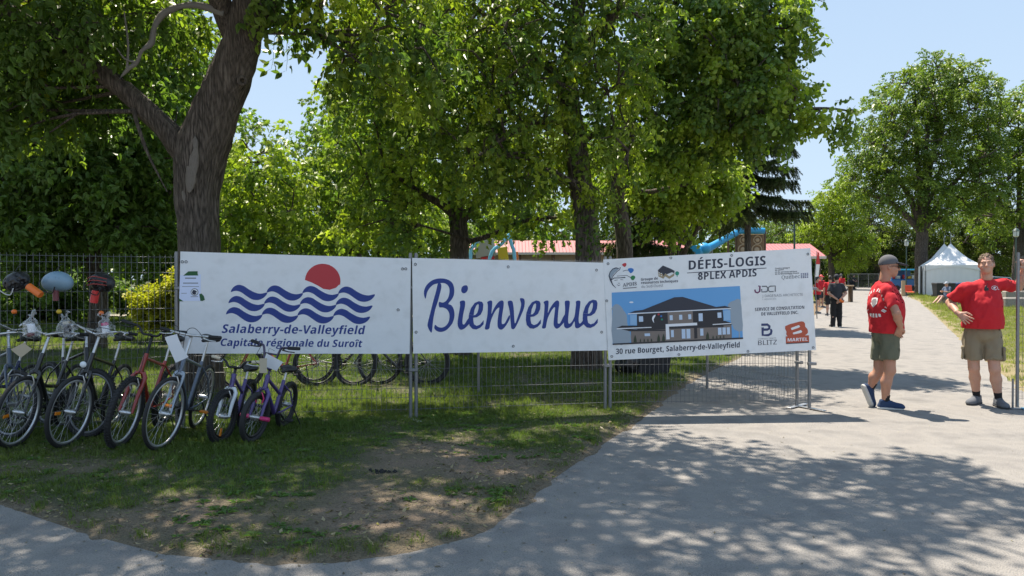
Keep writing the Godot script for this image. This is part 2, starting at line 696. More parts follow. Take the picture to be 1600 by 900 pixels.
func build_grass() -> void:
	var variants := [tuft_mesh(11, 22, 0.075, 0.062), tuft_mesh(12, 20, 0.085, 0.05), tuft_mesh(13, 16, 0.06, 0.085)]
	var places := [[], [], []]
	var tints := [[], [], []]
	# x from, x to, z from, z to, tries, scale
	for q in [[-6.4, 3.2, -4.0, -9.5, 24000, 0.85], [-9.0, 5.0, -9.5, -16.0, 9500, 1.35], [-16.0, 8.0, -16.0, -30.0, 7500, 2.0], [6.5, 24.0, -9.0, -40.0, 12000, 1.7], [20.0, 45.0, -34.0, -72.0, 7000, 2.6], [-34.0, -8.0, -18.0, -48.0, 6000, 2.6]]:
		for k in q[4]:
			var x := rng.randf_range(q[0], q[1])
			var z := rng.randf_range(q[2], q[3])
			if abs(x) > -z * 0.72 + 0.6:
				continue
			var s := lawn_depth(x, z)
			if s < 0.03:
				continue
			var b := bare(x, z)
			b = max(b, clamp(1.0 - s / 0.35, 0.0, 1.0) * 0.75)
			if rng.randf() < b * 1.25:
				continue
			if Vector2((x - 12.2) / 5.0, (z + 46.0) / 11.0).length() < 1.15 or (abs(z + 31.5) < 1.8 and x < -2.0):
				continue
			var size: float = q[5] * rng.randf_range(0.65, 1.25) * (1.0 - 0.35 * b)
			var n := rng.randi() % 3
			places[n].append(Transform3D(Basis(Vector3.UP, rng.randf() * TAU).scaled(Vector3(size, size * rng.randf_range(0.7, 1.1), size)), Vector3(x, rise(-z) + 0.02, z)))
			var dry: float = clamp(rng.randf() * 0.55 + noise.get_noise_2d(x * 5.0, z * 5.0) * 0.5, 0.0, 1.0)
			var c := Color(0.135, 0.205, 0.046).lerp(Color(0.27, 0.28, 0.085), dry * 0.7)
			if x > 6.0:
				c = c.lerp(Color(0.38, 0.37, 0.10), 0.35 + 0.3 * dry)
			tints[n].append(c * rng.randf_range(0.8, 1.15))
	for n in 3:
		scatter("grass", ["short mown green grass covering the park lawn", "flattened short grass scattered over the park lawn", "longer grass blades standing in the park lawn"][n], variants[n], places[n], tints[n])
	# ---- broad-leaved weeds in the earth
	var w := Geo.new()
	for k in 7:
		var a := TAU * k / 7.0 + 0.3 * (k % 3)
		var d := Vector3(cos(a), 0, sin(a))
		var s := Vector3(-sin(a), 0, cos(a)) * 0.019
		var l := 0.075 + 0.02 * (k % 3)
		var pts := [d * 0.008 + Vector3(0, 0.004, 0), d * l * 0.5 + s + Vector3(0, 0.03, 0), d * l + Vector3(0, 0.016, 0), d * l * 0.5 - s + Vector3(0, 0.03, 0)]
		w.face([pts[0], pts[1], pts[2]], Vector3.UP)
		w.face([pts[0], pts[2], pts[3]], Vector3.UP)
	var wp := []
	var wt := []
	for k in 1500:
		var x := rng.randf_range(-5.0, 2.2)
		var z := rng.randf_range(-4.1, -8.8)
		if lawn_depth(x, z) < 0.12 or noise.get_noise_2d(x * 22.0 + 300.0, z * 22.0) < 0.02 or rng.randf() < 0.3:
			continue
		var size := rng.randf_range(0.3, 0.8)
		wp.append(Transform3D(Basis(Vector3.UP, rng.randf() * TAU).scaled(Vector3.ONE * size), Vector3(x, 0.035, z)))
		wt.append(Color(0.13, 0.22, 0.06) * rng.randf_range(0.7, 1.2))
	scatter("weeds", "low broad-leaved weeds growing in the worn earth", w.mesh(M.leaf), wp, wt)
	# ---- dry leaves, chips and twigs
	var l := Geo.new()
	l.face([Vector3(-0.03, 0.006, 0), Vector3(0, 0.002, 0.014), Vector3(0.035, 0.012, 0.002)], Vector3.UP)
	l.face([Vector3(-0.03, 0.006, 0), Vector3(0.035, 0.012, 0.002), Vector3(0.004, 0.004, -0.015)], Vector3.UP)
	var lp := []
	var lt := []
	for k in 12000:
		var x := rng.randf_range(-5.2, 2.2)
		var z := rng.randf_range(-4.1, -9.0)
		var s := lawn_depth(x, z)
		if s < 0.0 or (rng.randf() > bare(x, z) + 0.12 and s > 0.3):
			continue
		var size := rng.randf_range(0.25, 0.9) if rng.randf() < 0.93 else rng.randf_range(0.8, 1.1)
		lp.append(Transform3D(Basis.from_euler(Vector3(rng.randfn(0, 0.25), rng.randf() * TAU, rng.randfn(0, 0.25))).scaled(Vector3(size, size, size * rng.randf_range(0.15, 0.8))), Vector3(x, clamp(s * 0.22, 0.0, 0.035) + 0.008, z)))
		var t := rng.randf()
		lt.append((Color(0.16, 0.12, 0.085) if t < 0.4 else Color(0.42, 0.35, 0.23) if t < 0.85 else Color(0.16, 0.22, 0.07)) * rng.randf_range(0.6, 1.3))
	scatter("litter", "dry leaf scraps and chips lying on the bare earth", l.mesh(M.leaf), lp, lt)
	# grit washed on to the edge of the asphalt
	var gp := []
	var gt := []
	for k in 5200:
		var x := rng.randf_range(-4.2, 5.5)
		var z := rng.randf_range(-3.6, -9.0)
		var s := lawn_depth(x, z)
		if s > 0.02 or s < -3.0 or rng.randf() > 0.9 * exp(s * 4.0) + 0.07:
			continue
		var size := rng.randf_range(0.12, 0.5)
		gp.append(Transform3D(Basis(Vector3.UP, rng.randf() * TAU).scaled(Vector3.ONE * size), Vector3(x, 0.003, z)))
		gt.append((Color(0.22, 0.18, 0.13) if rng.randf() < 0.75 else Color(0.5, 0.45, 0.36)) * rng.randf_range(0.6, 1.2))
	scatter("debris", "fine grit and leaf crumbs strewn along the asphalt edge", l.mesh(M.leaf), gp, gt)

# ------------------------------------------------------------------ trees
func smooth_path(pts: Array, radii: Array, per := 6) -> Array:
	var op := []
	var orr := []
	for k in pts.size() - 1:
		var p0: Vector3 = pts[max(k - 1, 0)]
		var p1: Vector3 = pts[k]
		var p2: Vector3 = pts[k + 1]
		var p3: Vector3 = pts[min(k + 2, pts.size() - 1)]
		for s in per:
			var t := float(s) / per
			op.append(p1.cubic_interpolate(p2, p0, p3, t))
			orr.append(lerpf(radii[k], radii[k + 1], t))
	op.append(pts[pts.size() - 1])
	orr.append(radii[radii.size() - 1])
	return [op, orr]

func limb(g: Geo, pts: Array, radii: Array, sides := 9, bumpy := 0.0, per := 6) -> Array:
	var s := smooth_path(pts, radii, per)
	var first := g.v.size()
	g.tube(s[0], s[1], sides, true)
	if bumpy > 0.0:
		for k in range(first, g.v.size()):
			var p := g.v[k]
			var q := noise.get_noise_3d(p.x * 60.0, p.y * 16.0, p.z * 60.0) + 0.6 * noise.get_noise_3d(p.x * 160.0, p.y * 30.0, p.z * 160.0)
			g.v[k] = p + g.n[k] * q * bumpy
			g.n[k] = (g.n[k] + Vector3(noise.get_noise_3d(p.x * 160.0 + 70.0, p.y * 30.0, p.z * 160.0), 0.0, noise.get_noise_3d(p.x * 160.0, p.y * 30.0, p.z * 160.0 + 70.0)) * 0.7).normalized()
	return s[0]

func leaf_outline(kind: String) -> Array:
	# half outlines as [across, along], mirrored about the midrib
	match kind:
		"maple":
			return [[0.16, 0.02], [0.42, 0.05], [0.30, 0.25], [0.52, 0.48], [0.24, 0.52], [0.20, 0.75], [0.0, 1.0]]
		"round":
			return [[0.28, -0.05], [0.45, 0.18], [0.43, 0.50], [0.25, 0.82], [0.0, 1.0]]
		_:
			return [[0.10, 0.05], [0.23, 0.30], [0.24, 0.50], [0.12, 0.80], [0.0, 1.0]]

func add_leaf(g: Geo, at: Vector3, along: Vector3, face_: Vector3, size: float, outline: Array) -> void:
	var side := along.cross(face_).normalized()
	var up := side.cross(along).normalized()
	for s in [-1.0, 1.0]:
		var nn: Vector3 = (up + side * s * 0.35).normalized()
		var a := g.put(at, nn)
		var prev := -1
		for q in outline:
			var p: Vector3 = at + along * q[1] * size + side * (s * q[0] * size) + up * size * (-0.28 * q[1] * q[1] + 0.22 * q[0])
			var i := g.put(p, nn)
			if prev >= 0:
				g.tri_i(a, prev, i)
			prev = i

func spray_mesh(kind: String, seed_: int, material: Material) -> ArrayMesh:
	# a leafy twig about 0.45 m long that grows along +z and hangs a little
	var r := RandomNumberGenerator.new()
	r.seed = seed_
	var g := Geo.new()
	var outline := leaf_outline(kind)
	var pts := []
	for k in 4:
		var t := k / 3.0
		pts.append(Vector3(r.randf_range(-0.02, 0.02), -0.10 * t * t, 0.42 * t))
	g.tube(pts, [0.004, 0.0035, 0.003, 0.002], 3, false)
	if kind == "compound":
		for k in 6:
			var t := 0.15 + 0.17 * k
			var base := Vector3(0, -0.10 * t * t, 0.42 * t)
			var s := -1.0 if k % 2 == 0 else 1.0
			var out := Vector3(s * r.randf_range(0.5, 0.9), r.randf_range(-0.35, 0.1), r.randf_range(0.2, 0.7)).normalized()
			var tip := base + out * 0.09
			g.tube([base, tip], [0.0018, 0.0015], 3, false)
			for j in 3:
				var d := (out + Vector3(r.randfn(0, 0.45), -0.45 - 0.4 * r.randf(), r.randfn(0, 0.45)) + out.cross(Vector3.UP) * (j - 1) * 0.75).normalized()
				add_leaf(g, tip - out * 0.015 * j, d, (Vector3.UP * 0.8 + Vector3(r.randfn(0, 0.8), r.randfn(0, 0.3), r.randfn(0, 0.8)) + out * 0.4).normalized(), r.randf_range(0.085, 0.125), outline)
	else:
		var count := 13 if kind == "maple" else 14
		for k in count:
			var t := 0.1 + 0.9 * k / (count - 1.0)
			var base := Vector3(0, -0.10 * t * t, 0.42 * t)
			var s := -1.0 if k % 2 == 0 else 1.0
			var out := Vector3(s * r.randf_range(0.4, 1.0), r.randf_range(-0.3, 0.3), r.randf_range(0.0, 0.7)).normalized()
			var tip := base + out * r.randf_range(0.03, 0.07)
			var d := (out * 0.8 + Vector3(r.randfn(0, 0.5), -0.15 - 0.6 * r.randf(), r.randfn(0, 0.5))).normalized()
			add_leaf(g, tip, d, (Vector3.UP * 0.8 + Vector3(r.randfn(0, 0.8), r.randfn(0, 0.3), r.randfn(0, 0.8)) + out * 0.3).normalized(), r.randf_range(0.075, 0.115), outline)
	return g.mesh(material)

var SPRAYS := {}

func crown(root: Node3D, wood: Geo, nodes: Array, lobes: Array, o: Dictionary) -> void:
	# lobes: [centre, radii]; clumps of sprays are strewn through them and tied to the nearest limb by thin boughs
	var r := RandomNumberGenerator.new()
	r.seed = o.get("seed", 1)
	var kind: String = o.get("leaf", "maple")
	var size: float = o.get("size", 1.0)
	var clump: float = o.get("clump", 0.6)
	var per: int = o.get("per", 24)
	var base: Color = o.get("tint", Color(0.11, 0.19, 0.035))
	var yellow: Color = o.get("tint2", Color(0.17, 0.24, 0.035))
	var weights := []
	var total := 0.0
	for q in lobes:
		total += q[1].x * q[1].y * q[1].z
		weights.append(total)
	var centres := []
	var tries := 0
	var want: int = o.get("clumps", 120)
	while centres.size() < want and tries < want * 30:
		tries += 1
		var pick := r.randf() * total
		var n := 0
		while weights[n] < pick:
			n += 1
		var u := Vector3(r.randfn(), r.randfn(), r.randfn()).normalized() * pow(r.randf(), 0.42) * (1.0 if r.randf() < 0.8 else r.randf_range(1.0, 1.3))
		var c: Vector3 = lobes[n][0] + u * lobes[n][1]
		var ok := true
		for e in centres:
			if e.distance_squared_to(c) < clump * clump * 0.8:
				ok = false
				break
		if ok:
			centres.append(c)
	var places := [[], []]
	var tints := [[], []]
	var thin: float = o.get("bough", 0.028)
	var reach := nodes.duplicate()
	for c in centres:
		var near: Vector3 = reach[0]
		var best := 1e9
		for p in reach:
			var d: float = p.distance_squared_to(c) + (4.0 if p.y > c.y + 0.5 else 0.0)
			if d < best:
				best = d
				near = p
		var mid: Vector3 = near.lerp(c, 0.55) + Vector3(r.randfn(0, 0.1), 0.12, r.randfn(0, 0.1)) * sqrt(best)
		wood.tube([near, mid, c], [thin * (0.7 + 0.25 * sqrt(best)), thin * 0.65, thin * 0.25], 5, false)
		if r.randf() < 0.5:
			reach.append(mid)
		var away: Vector3 = (c - near).normalized()
		var hue := pow(r.randf(), 1.7)
		var rad := clump * r.randf_range(0.6, 1.15)
		for k in per:
			var u := Vector3(r.randfn(), r.randfn() * 0.8, r.randfn()).normalized()
			var p: Vector3 = c + u * rad * pow(r.randf(), 0.5)
			var d := (u * 0.9 + away * 0.5 + Vector3(r.randfn(0, 0.3), -o.get("droop", 0.5) + r.randfn(0, 0.2), r.randfn(0, 0.3))).normalized()
			var x := Vector3.UP.cross(d)
			x = (x.normalized() if x.length() > 0.05 else Vector3.RIGHT)
			var y := d.cross(x)
			var roll := r.randfn(0, 0.5)
			var b := Basis(x * cos(roll) + y * sin(roll), y * cos(roll) - x * sin(roll), d)
			var sc := size * r.randf_range(0.75, 1.25)
			var n := r.randi() % 2
			places[n].append(Transform3D(b.scaled(Vector3.ONE * sc), p - d * 0.2 * sc - root.position))
			var col := base.lerp(yellow, clampf(hue + r.randfn(0, 0.2), 0.0, 1.0)) * r.randf_range(0.8, 1.2)
			col.a = 1.0
			tints[n].append(col)
	for n in 2:
		scatter("crown", "", SPRAYS[kind][n], places[n], tints[n], root)

func broadleaf(called: String, label: String, base: Vector3, trunk_r: float, fork_h: float, lobes: Array, o := {}) -> Node3D:
	# a plain tree: trunk with a few limbs into its lobes
	var root := thing(called, label, "tree", base, o.get("group", ""))
	var wood := Geo.new()
	var r := RandomNumberGenerator.new()
	r.seed = o.get("seed", 1) + 77
	var top: Vector3 = base + Vector3(r.randfn(0, 0.1), fork_h, r.randfn(0, 0.1))
	var nodes := limb(wood, [base - Vector3(0, 0.15, 0), base + Vector3(0, fork_h * 0.08, 0), base + Vector3(r.randfn(0, 0.06), fork_h * 0.5, 0), top], [trunk_r * 1.45, trunk_r * 1.08, trunk_r * 0.95, trunk_r * 0.85], 12, trunk_r * 0.12, 5)
	nodes = nodes.slice(nodes.size() - 3)
	for q in lobes:
		var c: Vector3 = q[0]
		var start := top - Vector3(0, r.randf() * fork_h * 0.12, 0)
		var m := start.lerp(c, 0.5) + Vector3(r.randfn(0, 0.2), 0.1 * start.distance_to(c), r.randfn(0, 0.2))
		var path := limb(wood, [start, m, c, c + (c - start).normalized() * q[1].y * 0.6], [trunk_r * 0.6, trunk_r * 0.36, trunk_r * 0.2, trunk_r * 0.06], 7, trunk_r * 0.04, 4)
		nodes.append_array(path.slice(2))
	crown(root, wood, nodes, lobes, o)
	part("trunk", wood, o.get("bark", M.bark), root)
	return root

func spruce(label: String, base: Vector3, height: float, wide: float, seed_: int, first_h := 0.8) -> Node3D:
	var root := thing("spruce_tree", label, "tree", base, "spruce trees")
	var r := RandomNumberGenerator.new()
	r.seed = seed_
	var wood := Geo.new()
	limb(wood, [base - Vector3(0, 0.1, 0), base + Vector3(0, height * 0.5, 0), base + Vector3(0, height, 0)], [height * 0.010, height * 0.007, 0.01], 8, 0.01, 5)
	var places := []
	var tints := []
	var h := first_h
	while h < height:
		var left := 1.0 - h / height
		for k in 6:
			var a := TAU * (k + r.randf() * 0.7) / 6.0 + h * 2.0
			var d := Vector3(cos(a), 0, sin(a))
			var l := wide * pow(left, 0.75) * r.randf_range(0.75, 1.1)
			var at := base + Vector3(0, h + r.randfn(0, 0.1), 0)
			var pts := []
			for s in 6:
				var t := s / 5.0
				pts.append(at + d * l * t + Vector3(0, -l * (0.42 * t - 0.24 * t * t), 0))
			wood.tube(pts, [0.03 * left + 0.012, 0.008], 4, false)
			var step := 0.10
			var s2 := 0.25
			while s2 < l:
				var t := s2 / l
				var p: Vector3 = at + d * l * t + Vector3(0, -l * (0.42 * t - 0.24 * t * t), 0)
				for side in 5:
					var out: Vector3 = (d * 0.35 + d.cross(Vector3.UP) * (side - 2) * 0.40 + Vector3(r.randfn(0, 0.2), -0.9, r.randfn(0, 0.2))).normalized()
					var x := Vector3.RIGHT if abs(out.y) > 0.97 else Vector3.UP.cross(out).normalized()
					var sc: float = r.randf_range(0.7, 1.3) * (0.5 + 0.5 * min(1.0, l))
					places.append(Transform3D(Basis(x, out.cross(x), out).scaled(Vector3.ONE * sc), p - base))
					tints.append(Color(0.075, 0.105, 0.060).lerp(Color(0.13, 0.155, 0.075), r.randf()) * r.randf_range(0.8, 1.2))
				s2 += step
		h += r.randf_range(0.45, 0.7)
	scatter("crown", "", SPRAYS["needle"][0], places, tints, root)
	part("trunk", wood, M.bark, root)
	return root

func needle_mesh() -> ArrayMesh:
	var r := RandomNumberGenerator.new()
	r.seed = 5
	var g := Geo.new()
	g.tube([Vector3.ZERO, Vector3(0, 0, 0.42)], [0.006, 0.003], 3, false)
	for k in 90:
		var z := 0.42 * k / 90.0
		var a := r.randf() * TAU
		var d := Vector3(cos(a), sin(a), 0.7).normalized()
		var l := 0.085 * (1.1 - 0.6 * z / 0.42)
		var s := d.cross(Vector3.BACK).normalized() * 0.010
		var b := Vector3(0, 0, z)
		var nn := d.cross(s).normalized()
		var i := [g.put(b - s, nn), g.put(b + s, nn), g.put(b + d * l, nn)]
		g.tri_i(i[0], i[1], i[2])
	return g.mesh(M.leaf)

func L(px: float, py: float, d: float, rpx: float, rpy: float, rz: float) -> Array:
	return [P(px, py, d), Vector3(rpx * d / FOCAL, rpy * d / FOCAL, rz)]

func build_trees() -> void:
	for kind in ["maple", "compound", "round"]:
		SPRAYS[kind] = [spray_mesh(kind, 3, M.leaf), spray_mesh(kind, 8, M.leaf)]
	SPRAYS["needle"] = [needle_mesh()]
	var deep := Color(0.145, 0.235, 0.058)
	var mid := Color(0.180, 0.275, 0.060)
	var fresh := Color(0.48, 0.56, 0.065)
	# ---- the old maple with the scarred trunk, behind the first banner
	var b := stand(312, 10.5)
	var root := thing("old_maple", "huge old maple with a forked, scarred grey-brown trunk behind the wave banner", "tree", b)
	var wood := Geo.new()
	var nodes := []
	var main := limb(wood, [b - Vector3(0, 0.2, 0), b + Vector3(0, 0.35, 0), P(313, 390, 10.5), P(308, 310, 10.5), P(314, 245, 10.5), P(338, 175, 10.45), P(366, 105, 10.35), P(384, 45, 10.2), P(396, -20, 10.0), P(400, -160, 9.8), P(420, -330, 9.4)], [0.44, 0.31, 0.27, 0.285, 0.35, 0.30, 0.27, 0.24, 0.21, 0.15, 0.08], 26, 0.04, 9)
	nodes.append_array(main.slice(60))
	for q in [[[P(308, 262, 10.5), P(262, 205, 10.4), P(205, 150, 10.3), P(150, 108, 10.2), P(70, 52, 10.0), P(-40, -20, 9.8), P(-160, -120, 9.6)], [0.21, 0.155, 0.13, 0.115, 0.10, 0.08, 0.05]],
			[[P(372, 60, 10.3), P(352, 20, 10.1), P(320, -60, 9.6), P(250, -190, 9.0)], [0.2, 0.15, 0.12, 0.06]],
			[[P(386, 60, 10.2), P(420, 5, 10.3), P(470, -80, 10.0), P(560, -180, 9.6), P(700, -240, 9.2)], [0.19, 0.16, 0.13, 0.10, 0.05]],
			[[P(396, -60, 10.0), P(480, -230, 9.0), P(640, -380, 8.4), P(860, -430, 8.4)], [0.16, 0.12, 0.09, 0.04]],
			[[P(398, -140, 9.9), P(300, -300, 9.0), P(160, -420, 8.2), P(0, -470, 8.0)], [0.15, 0.11, 0.08, 0.04]],
			[[P(205, 150, 10.3), P(215, 190, 10.2), P(232, 240, 10.1), P(262, 300, 10.0)], [0.035, 0.03, 0.02, 0.01]]]:
		nodes.append_array(limb(wood, q[0], q[1], 12, 0.012, 6).slice(4))
	part("trunk", wood, M.bark, root)
	var dead := Geo.new()
	limb(dead, [P(188, 124, 9.9), P(203, 108, 9.86), P(216, 98, 9.85), P(224, 80, 9.8), P(238, 68, 9.82), P(243, 44, 9.8), P(256, 24, 9.8), P(282, 12, 9.86), P(312, 10, 9.92), P(352, 22, 10.0)], [0.008, 0.020, 0.034, 0.026, 0.036, 0.030, 0.040, 0.034, 0.044, 0.05], 9, 0.016, 5)
	limb(dead, [P(212, 98, 9.85), P(196, 92, 9.8), P(184, 76, 9.75)], [0.02, 0.012, 0.005], 6, 0.0, 4)
	limb(dead, [P(200, 110, 9.85), P(202, 70, 9.8), P(196, 20, 9.7)], [0.018, 0.014, 0.008], 6, 0.0, 4)
	part("dead_branch", dead, M.dead_wood, root)
	var scar := Geo.new()
	scar.ellipsoid(P(301, 258, 10.172), Vector3(0.085, 0.38, 0.035), Basis(Vector3.UP, -0.25) * Basis(Vector3.BACK, -0.12), 18)
	for k in scar.v.size():
		scar.v[k] += scar.n[k] * noise_fine.get_noise_3dv(scar.v[k] * 26.0) * 0.03
	part("bark_scar", scar, M.scar, root)
	scar = Geo.new()
	scar.ellipsoid(P(290, 303, 10.278), Vector3(0.05, 0.14, 0.05), Basis(Vector3.UP, -0.45) * Basis(Vector3.BACK, 0.1), 14)
	part("bark_scar", scar, M.scar, root)
	var knot := Geo.new()
	knot.torus(P(380, 127, 10.185), Vector3(0.5, 0, 1).normalized(), 0.05, 0.024, 16, 6)
	part("knot", knot, M.bark, root)
	var w2 := Geo.new()
	crown(root, w2, nodes, [[Vector3(-2.0, 8.4, -8.9), Vector3(4.3, 2.6, 2.2)], [Vector3(-6.6, 7.4, -8.6), Vector3(3.2, 2.4, 2.4)], [Vector3(0.9, 7.6, -8.6), Vector3(2.0, 1.5, 1.4)], [Vector3(-3.6, 6.3, -7.6), Vector3(2.6, 0.9, 1.0)], [Vector3(-0.3, 6.1, -8.6), Vector3(1.6, 0.7, 0.8)], [Vector3(-1.2, 8.0, -6.9), Vector3(3.2, 1.2, 0.9)], [Vector3(-5.2, 7.2, -6.7), Vector3(2.6, 1.2, 1.0)]],
		{"seed": 4, "clumps": 275, "per": 11, "clump": 0.52, "leaf": "compound", "tint": mid, "tint2": fresh, "size": 1.15})
	crown(root, w2, nodes, [L(120, 20, 10.8, 190, 60, 1.0), L(30, 110, 10.8, 90, 100, 1.0), L(470, 20, 10.2, 70, 60, 0.8), L(590, 40, 10.3, 110, 90, 0.9), L(535, 105, 10.3, 45, 50, 0.5), L(640, 120, 10.4, 70, 70, 0.7), L(255, 40, 11.2, 90, 70, 0.5)],
		{"seed": 6, "clumps": 100, "per": 8, "clump": 0.42, "leaf": "compound", "tint": deep, "tint2": fresh, "droop": 0.9})
	crown(root, w2, nodes, [[Vector3(-6.4, 6.9, -8.9), Vector3(2.6, 1.2, 1.6)], [Vector3(-4.4, 7.0, -9.6), Vector3(2.0, 1.0, 1.2)]],
		{"seed": 8, "clumps": 70, "per": 12, "clump": 0.5, "leaf": "compound", "tint": deep, "tint2": mid, "size": 1.1})
	crown(root, w2, nodes, [L(70, 60, 9.7, 110, 50, 0.4), L(20, 150, 10.2, 60, 90, 0.5), L(140, 130, 11.3, 90, 70, 0.5)],
		{"seed": 9, "clumps": 46, "per": 10, "clump": 0.36, "leaf": "compound", "tint": deep, "tint2": mid, "size": 0.9, "droop": 0.9})
	part("boughs", w2, M.bark, root)
	# ---- the trees right behind the welcome banners
	b = stand(916, 13.0)
	root = thing("shade_maple", "leaning dark-barked maple rising behind the right end of the welcome banner", "tree", b)
	wood = Geo.new()
	nodes = limb(wood, [b - Vector3(0, 0.2, 0), P(918, 400, 13), P(912, 320, 13), P(898, 220, 13), P(885, 130, 13), P(896, 60, 12.9), P(905, -40, 12.8), P(900, -200, 12.6)], [0.30, 0.215, 0.195, 0.185, 0.19, 0.15, 0.11, 0.05], 16, 0.022, 7).slice(20)
	for q in [[[P(890, 110, 13), P(925, 60, 12.7), P(965, 15, 12.4), P(1010, -60, 12.2)], [0.12, 0.10, 0.08, 0.04]], [[P(888, 140, 13), P(850, 100, 12.7), P(800, 60, 12.3), P(740, 10, 12.0)], [0.11, 0.09, 0.06, 0.03]], [[P(895, 200, 13), P(840, 190, 12.4), P(790, 215, 12.0), P(740, 250, 11.8)], [0.07, 0.05, 0.035, 0.02]], [[P(900, 230, 13), P(950, 200, 12.6), P(990, 215, 12.4)], [0.06, 0.04, 0.02]]]:
		nodes.append_array(limb(wood, q[0], q[1], 9, 0.008, 5).slice(3))
	crown(root, wood, nodes, [L(830, 90, 12.3, 150, 130, 1.2), L(765, 200, 12.2, 90, 90, 0.9), L(930, 220, 12.6, 75, 110, 0.8), L(960, 70, 12.2, 80, 90, 0.9), L(850, 262, 12.7, 85, 50, 0.8), L(700, 130, 12.4, 80, 120, 0.9), L(880, -110, 12.8, 150, 90, 1.0)],
		{"seed": 12, "clumps": 235, "per": 8, "clump": 0.46, "leaf": "compound", "tint": deep, "tint2": fresh, "size": 0.84, "droop": 0.85})
	part("trunk", wood, M.bark, root)
	b = stand(718, 15.5)
	root = thing("forked_maple", "dark maple forking low behind the word on the welcome banner", "tree", b)
	wood = Geo.new()
	nodes = limb(wood, [b - Vector3(0, 0.2, 0), P(718, 400, 15.5), P(716, 350, 15.5), P(708, 290, 15.5), P(690, 200, 15.4), P(670, 80, 15.2), P(660, -60, 15)], [0.26, 0.19, 0.18, 0.15, 0.11, 0.08, 0.04], 14, 0.016, 6).slice(16)
	for q in [[[P(717, 345, 15.5), P(690, 320, 15.3), P(655, 300, 15.0), P(600, 260, 14.8)], [0.10, 0.08, 0.06, 0.03]], [[P(720, 350, 15.5), P(750, 310, 15.4), P(800, 290, 15.2), P(850, 300, 15)], [0.10, 0.08, 0.05, 0.03]], [[P(717, 380, 15.5), P(760, 370, 15.3), P(820, 345, 15), P(870, 340, 14.8)], [0.06, 0.05, 0.04, 0.02]]]:
		nodes.append_array(limb(wood, q[0], q[1], 8, 0.006, 5).slice(3))
	crown(root, wood, nodes, [L(620, 190, 15.0, 85, 160, 1.2), L(700, 245, 15.0, 110, 60, 1.0), L(825, 340, 15.2, 80, 30, 0.8), L(590, 320, 15.2, 60, 60, 0.9), L(700, 60, 15.2, 140, 130, 1.4), L(640, -90, 15.2, 120, 80, 1.0)],
		{"seed": 21, "clumps": 230, "per": 8, "clump": 0.55, "leaf": "maple", "tint": deep, "tint2": fresh, "droop": 0.7, "size": 0.95})
	part("trunk", wood, M.bark, root)
	b = stand(974, 16.5)
	root = thing("linden_tree", "large round-leaved linden with a long branch reaching out over the drive", "tree", b)
	wood = Geo.new()
	nodes = limb(wood, [b - Vector3(0, 0.2, 0), P(976, 400, 16.5), P(970, 340, 16.5), P(966, 270, 16.4), P(985, 180, 16), P(1020, 80, 15.5), P(1040, -60, 15)], [0.24, 0.175, 0.16, 0.15, 0.13, 0.10, 0.05], 14, 0.014, 6).slice(16)
	for q in [[[P(975, 240, 16.2), P(1050, 190, 15.2), P(1130, 180, 14.5), P(1210, 174, 13.8), P(1290, 170, 13.4), P(1335, 176, 13.3)], [0.10, 0.08, 0.06, 0.04, 0.025, 0.01]], [[P(985, 180, 16), P(1060, 110, 15.2), P(1140, 60, 14.6), P(1230, 0, 14.2)], [0.10, 0.08, 0.05, 0.03]], [[P(967, 290, 16.4), P(1010, 300, 15.8), P(1060, 290, 15.2), P(1110, 290, 15)], [0.07, 0.05, 0.035, 0.02]]]:
		nodes.append_array(limb(wood, q[0], q[1], 8, 0.006, 6).slice(3))
	crown(root, wood, nodes, [L(1090, 70, 14.6, 115, 90, 1.1), L(1165, 165, 14.0, 85, 62, 0.8), L(1060, 215, 14.6, 90, 60, 0.8), L(1195, 60, 14.2, 60, 75, 0.8), L(1240, 10, 14.2, 35, 30, 0.5), L(1262, 190, 13.5, 45, 20, 0.4), L(1315, 195, 13.35, 22, 30, 0.35), L(1080, -70, 14.8, 110, 60, 0.8)],
		{"seed": 31, "clumps": 225, "per": 11, "clump": 0.44, "leaf": "round", "tint": Color(0.155, 0.245, 0.065), "tint2": Color(0.40, 0.50, 0.065), "droop": 0.75, "size": 0.78})
	part("trunk", wood, M.bark, root)
	broadleaf("young_linden", "young linden with bright yellow-green leaves behind the building-plan banner", stand(1060, 19), 0.11, 1.9, [L(1065, 300, 18.5, 75, 32, 0.9), L(1030, 275, 18.5, 70, 35, 0.9), L(1115, 285, 18.2, 42, 35, 0.7), L(1048, 364, 18.2, 20, 11, 0.3)],
		{"seed": 41, "clumps": 75, "per": 14, "clump": 0.42, "leaf": "round", "tint": Color(0.26, 0.36, 0.06), "tint2": Color(0.45, 0.52, 0.07), "size": 0.85})
	# ---- spruces
	spruce("tall spruce with drooping branches beside the blue tunnel slide", stand(1168, 25), 12.5, 2.6, 7, 4.0)
	spruce("grey-green spruce with hanging branches behind the building-plan banner", stand(1010, 22), 10.0, 1.7, 9, 2.7)
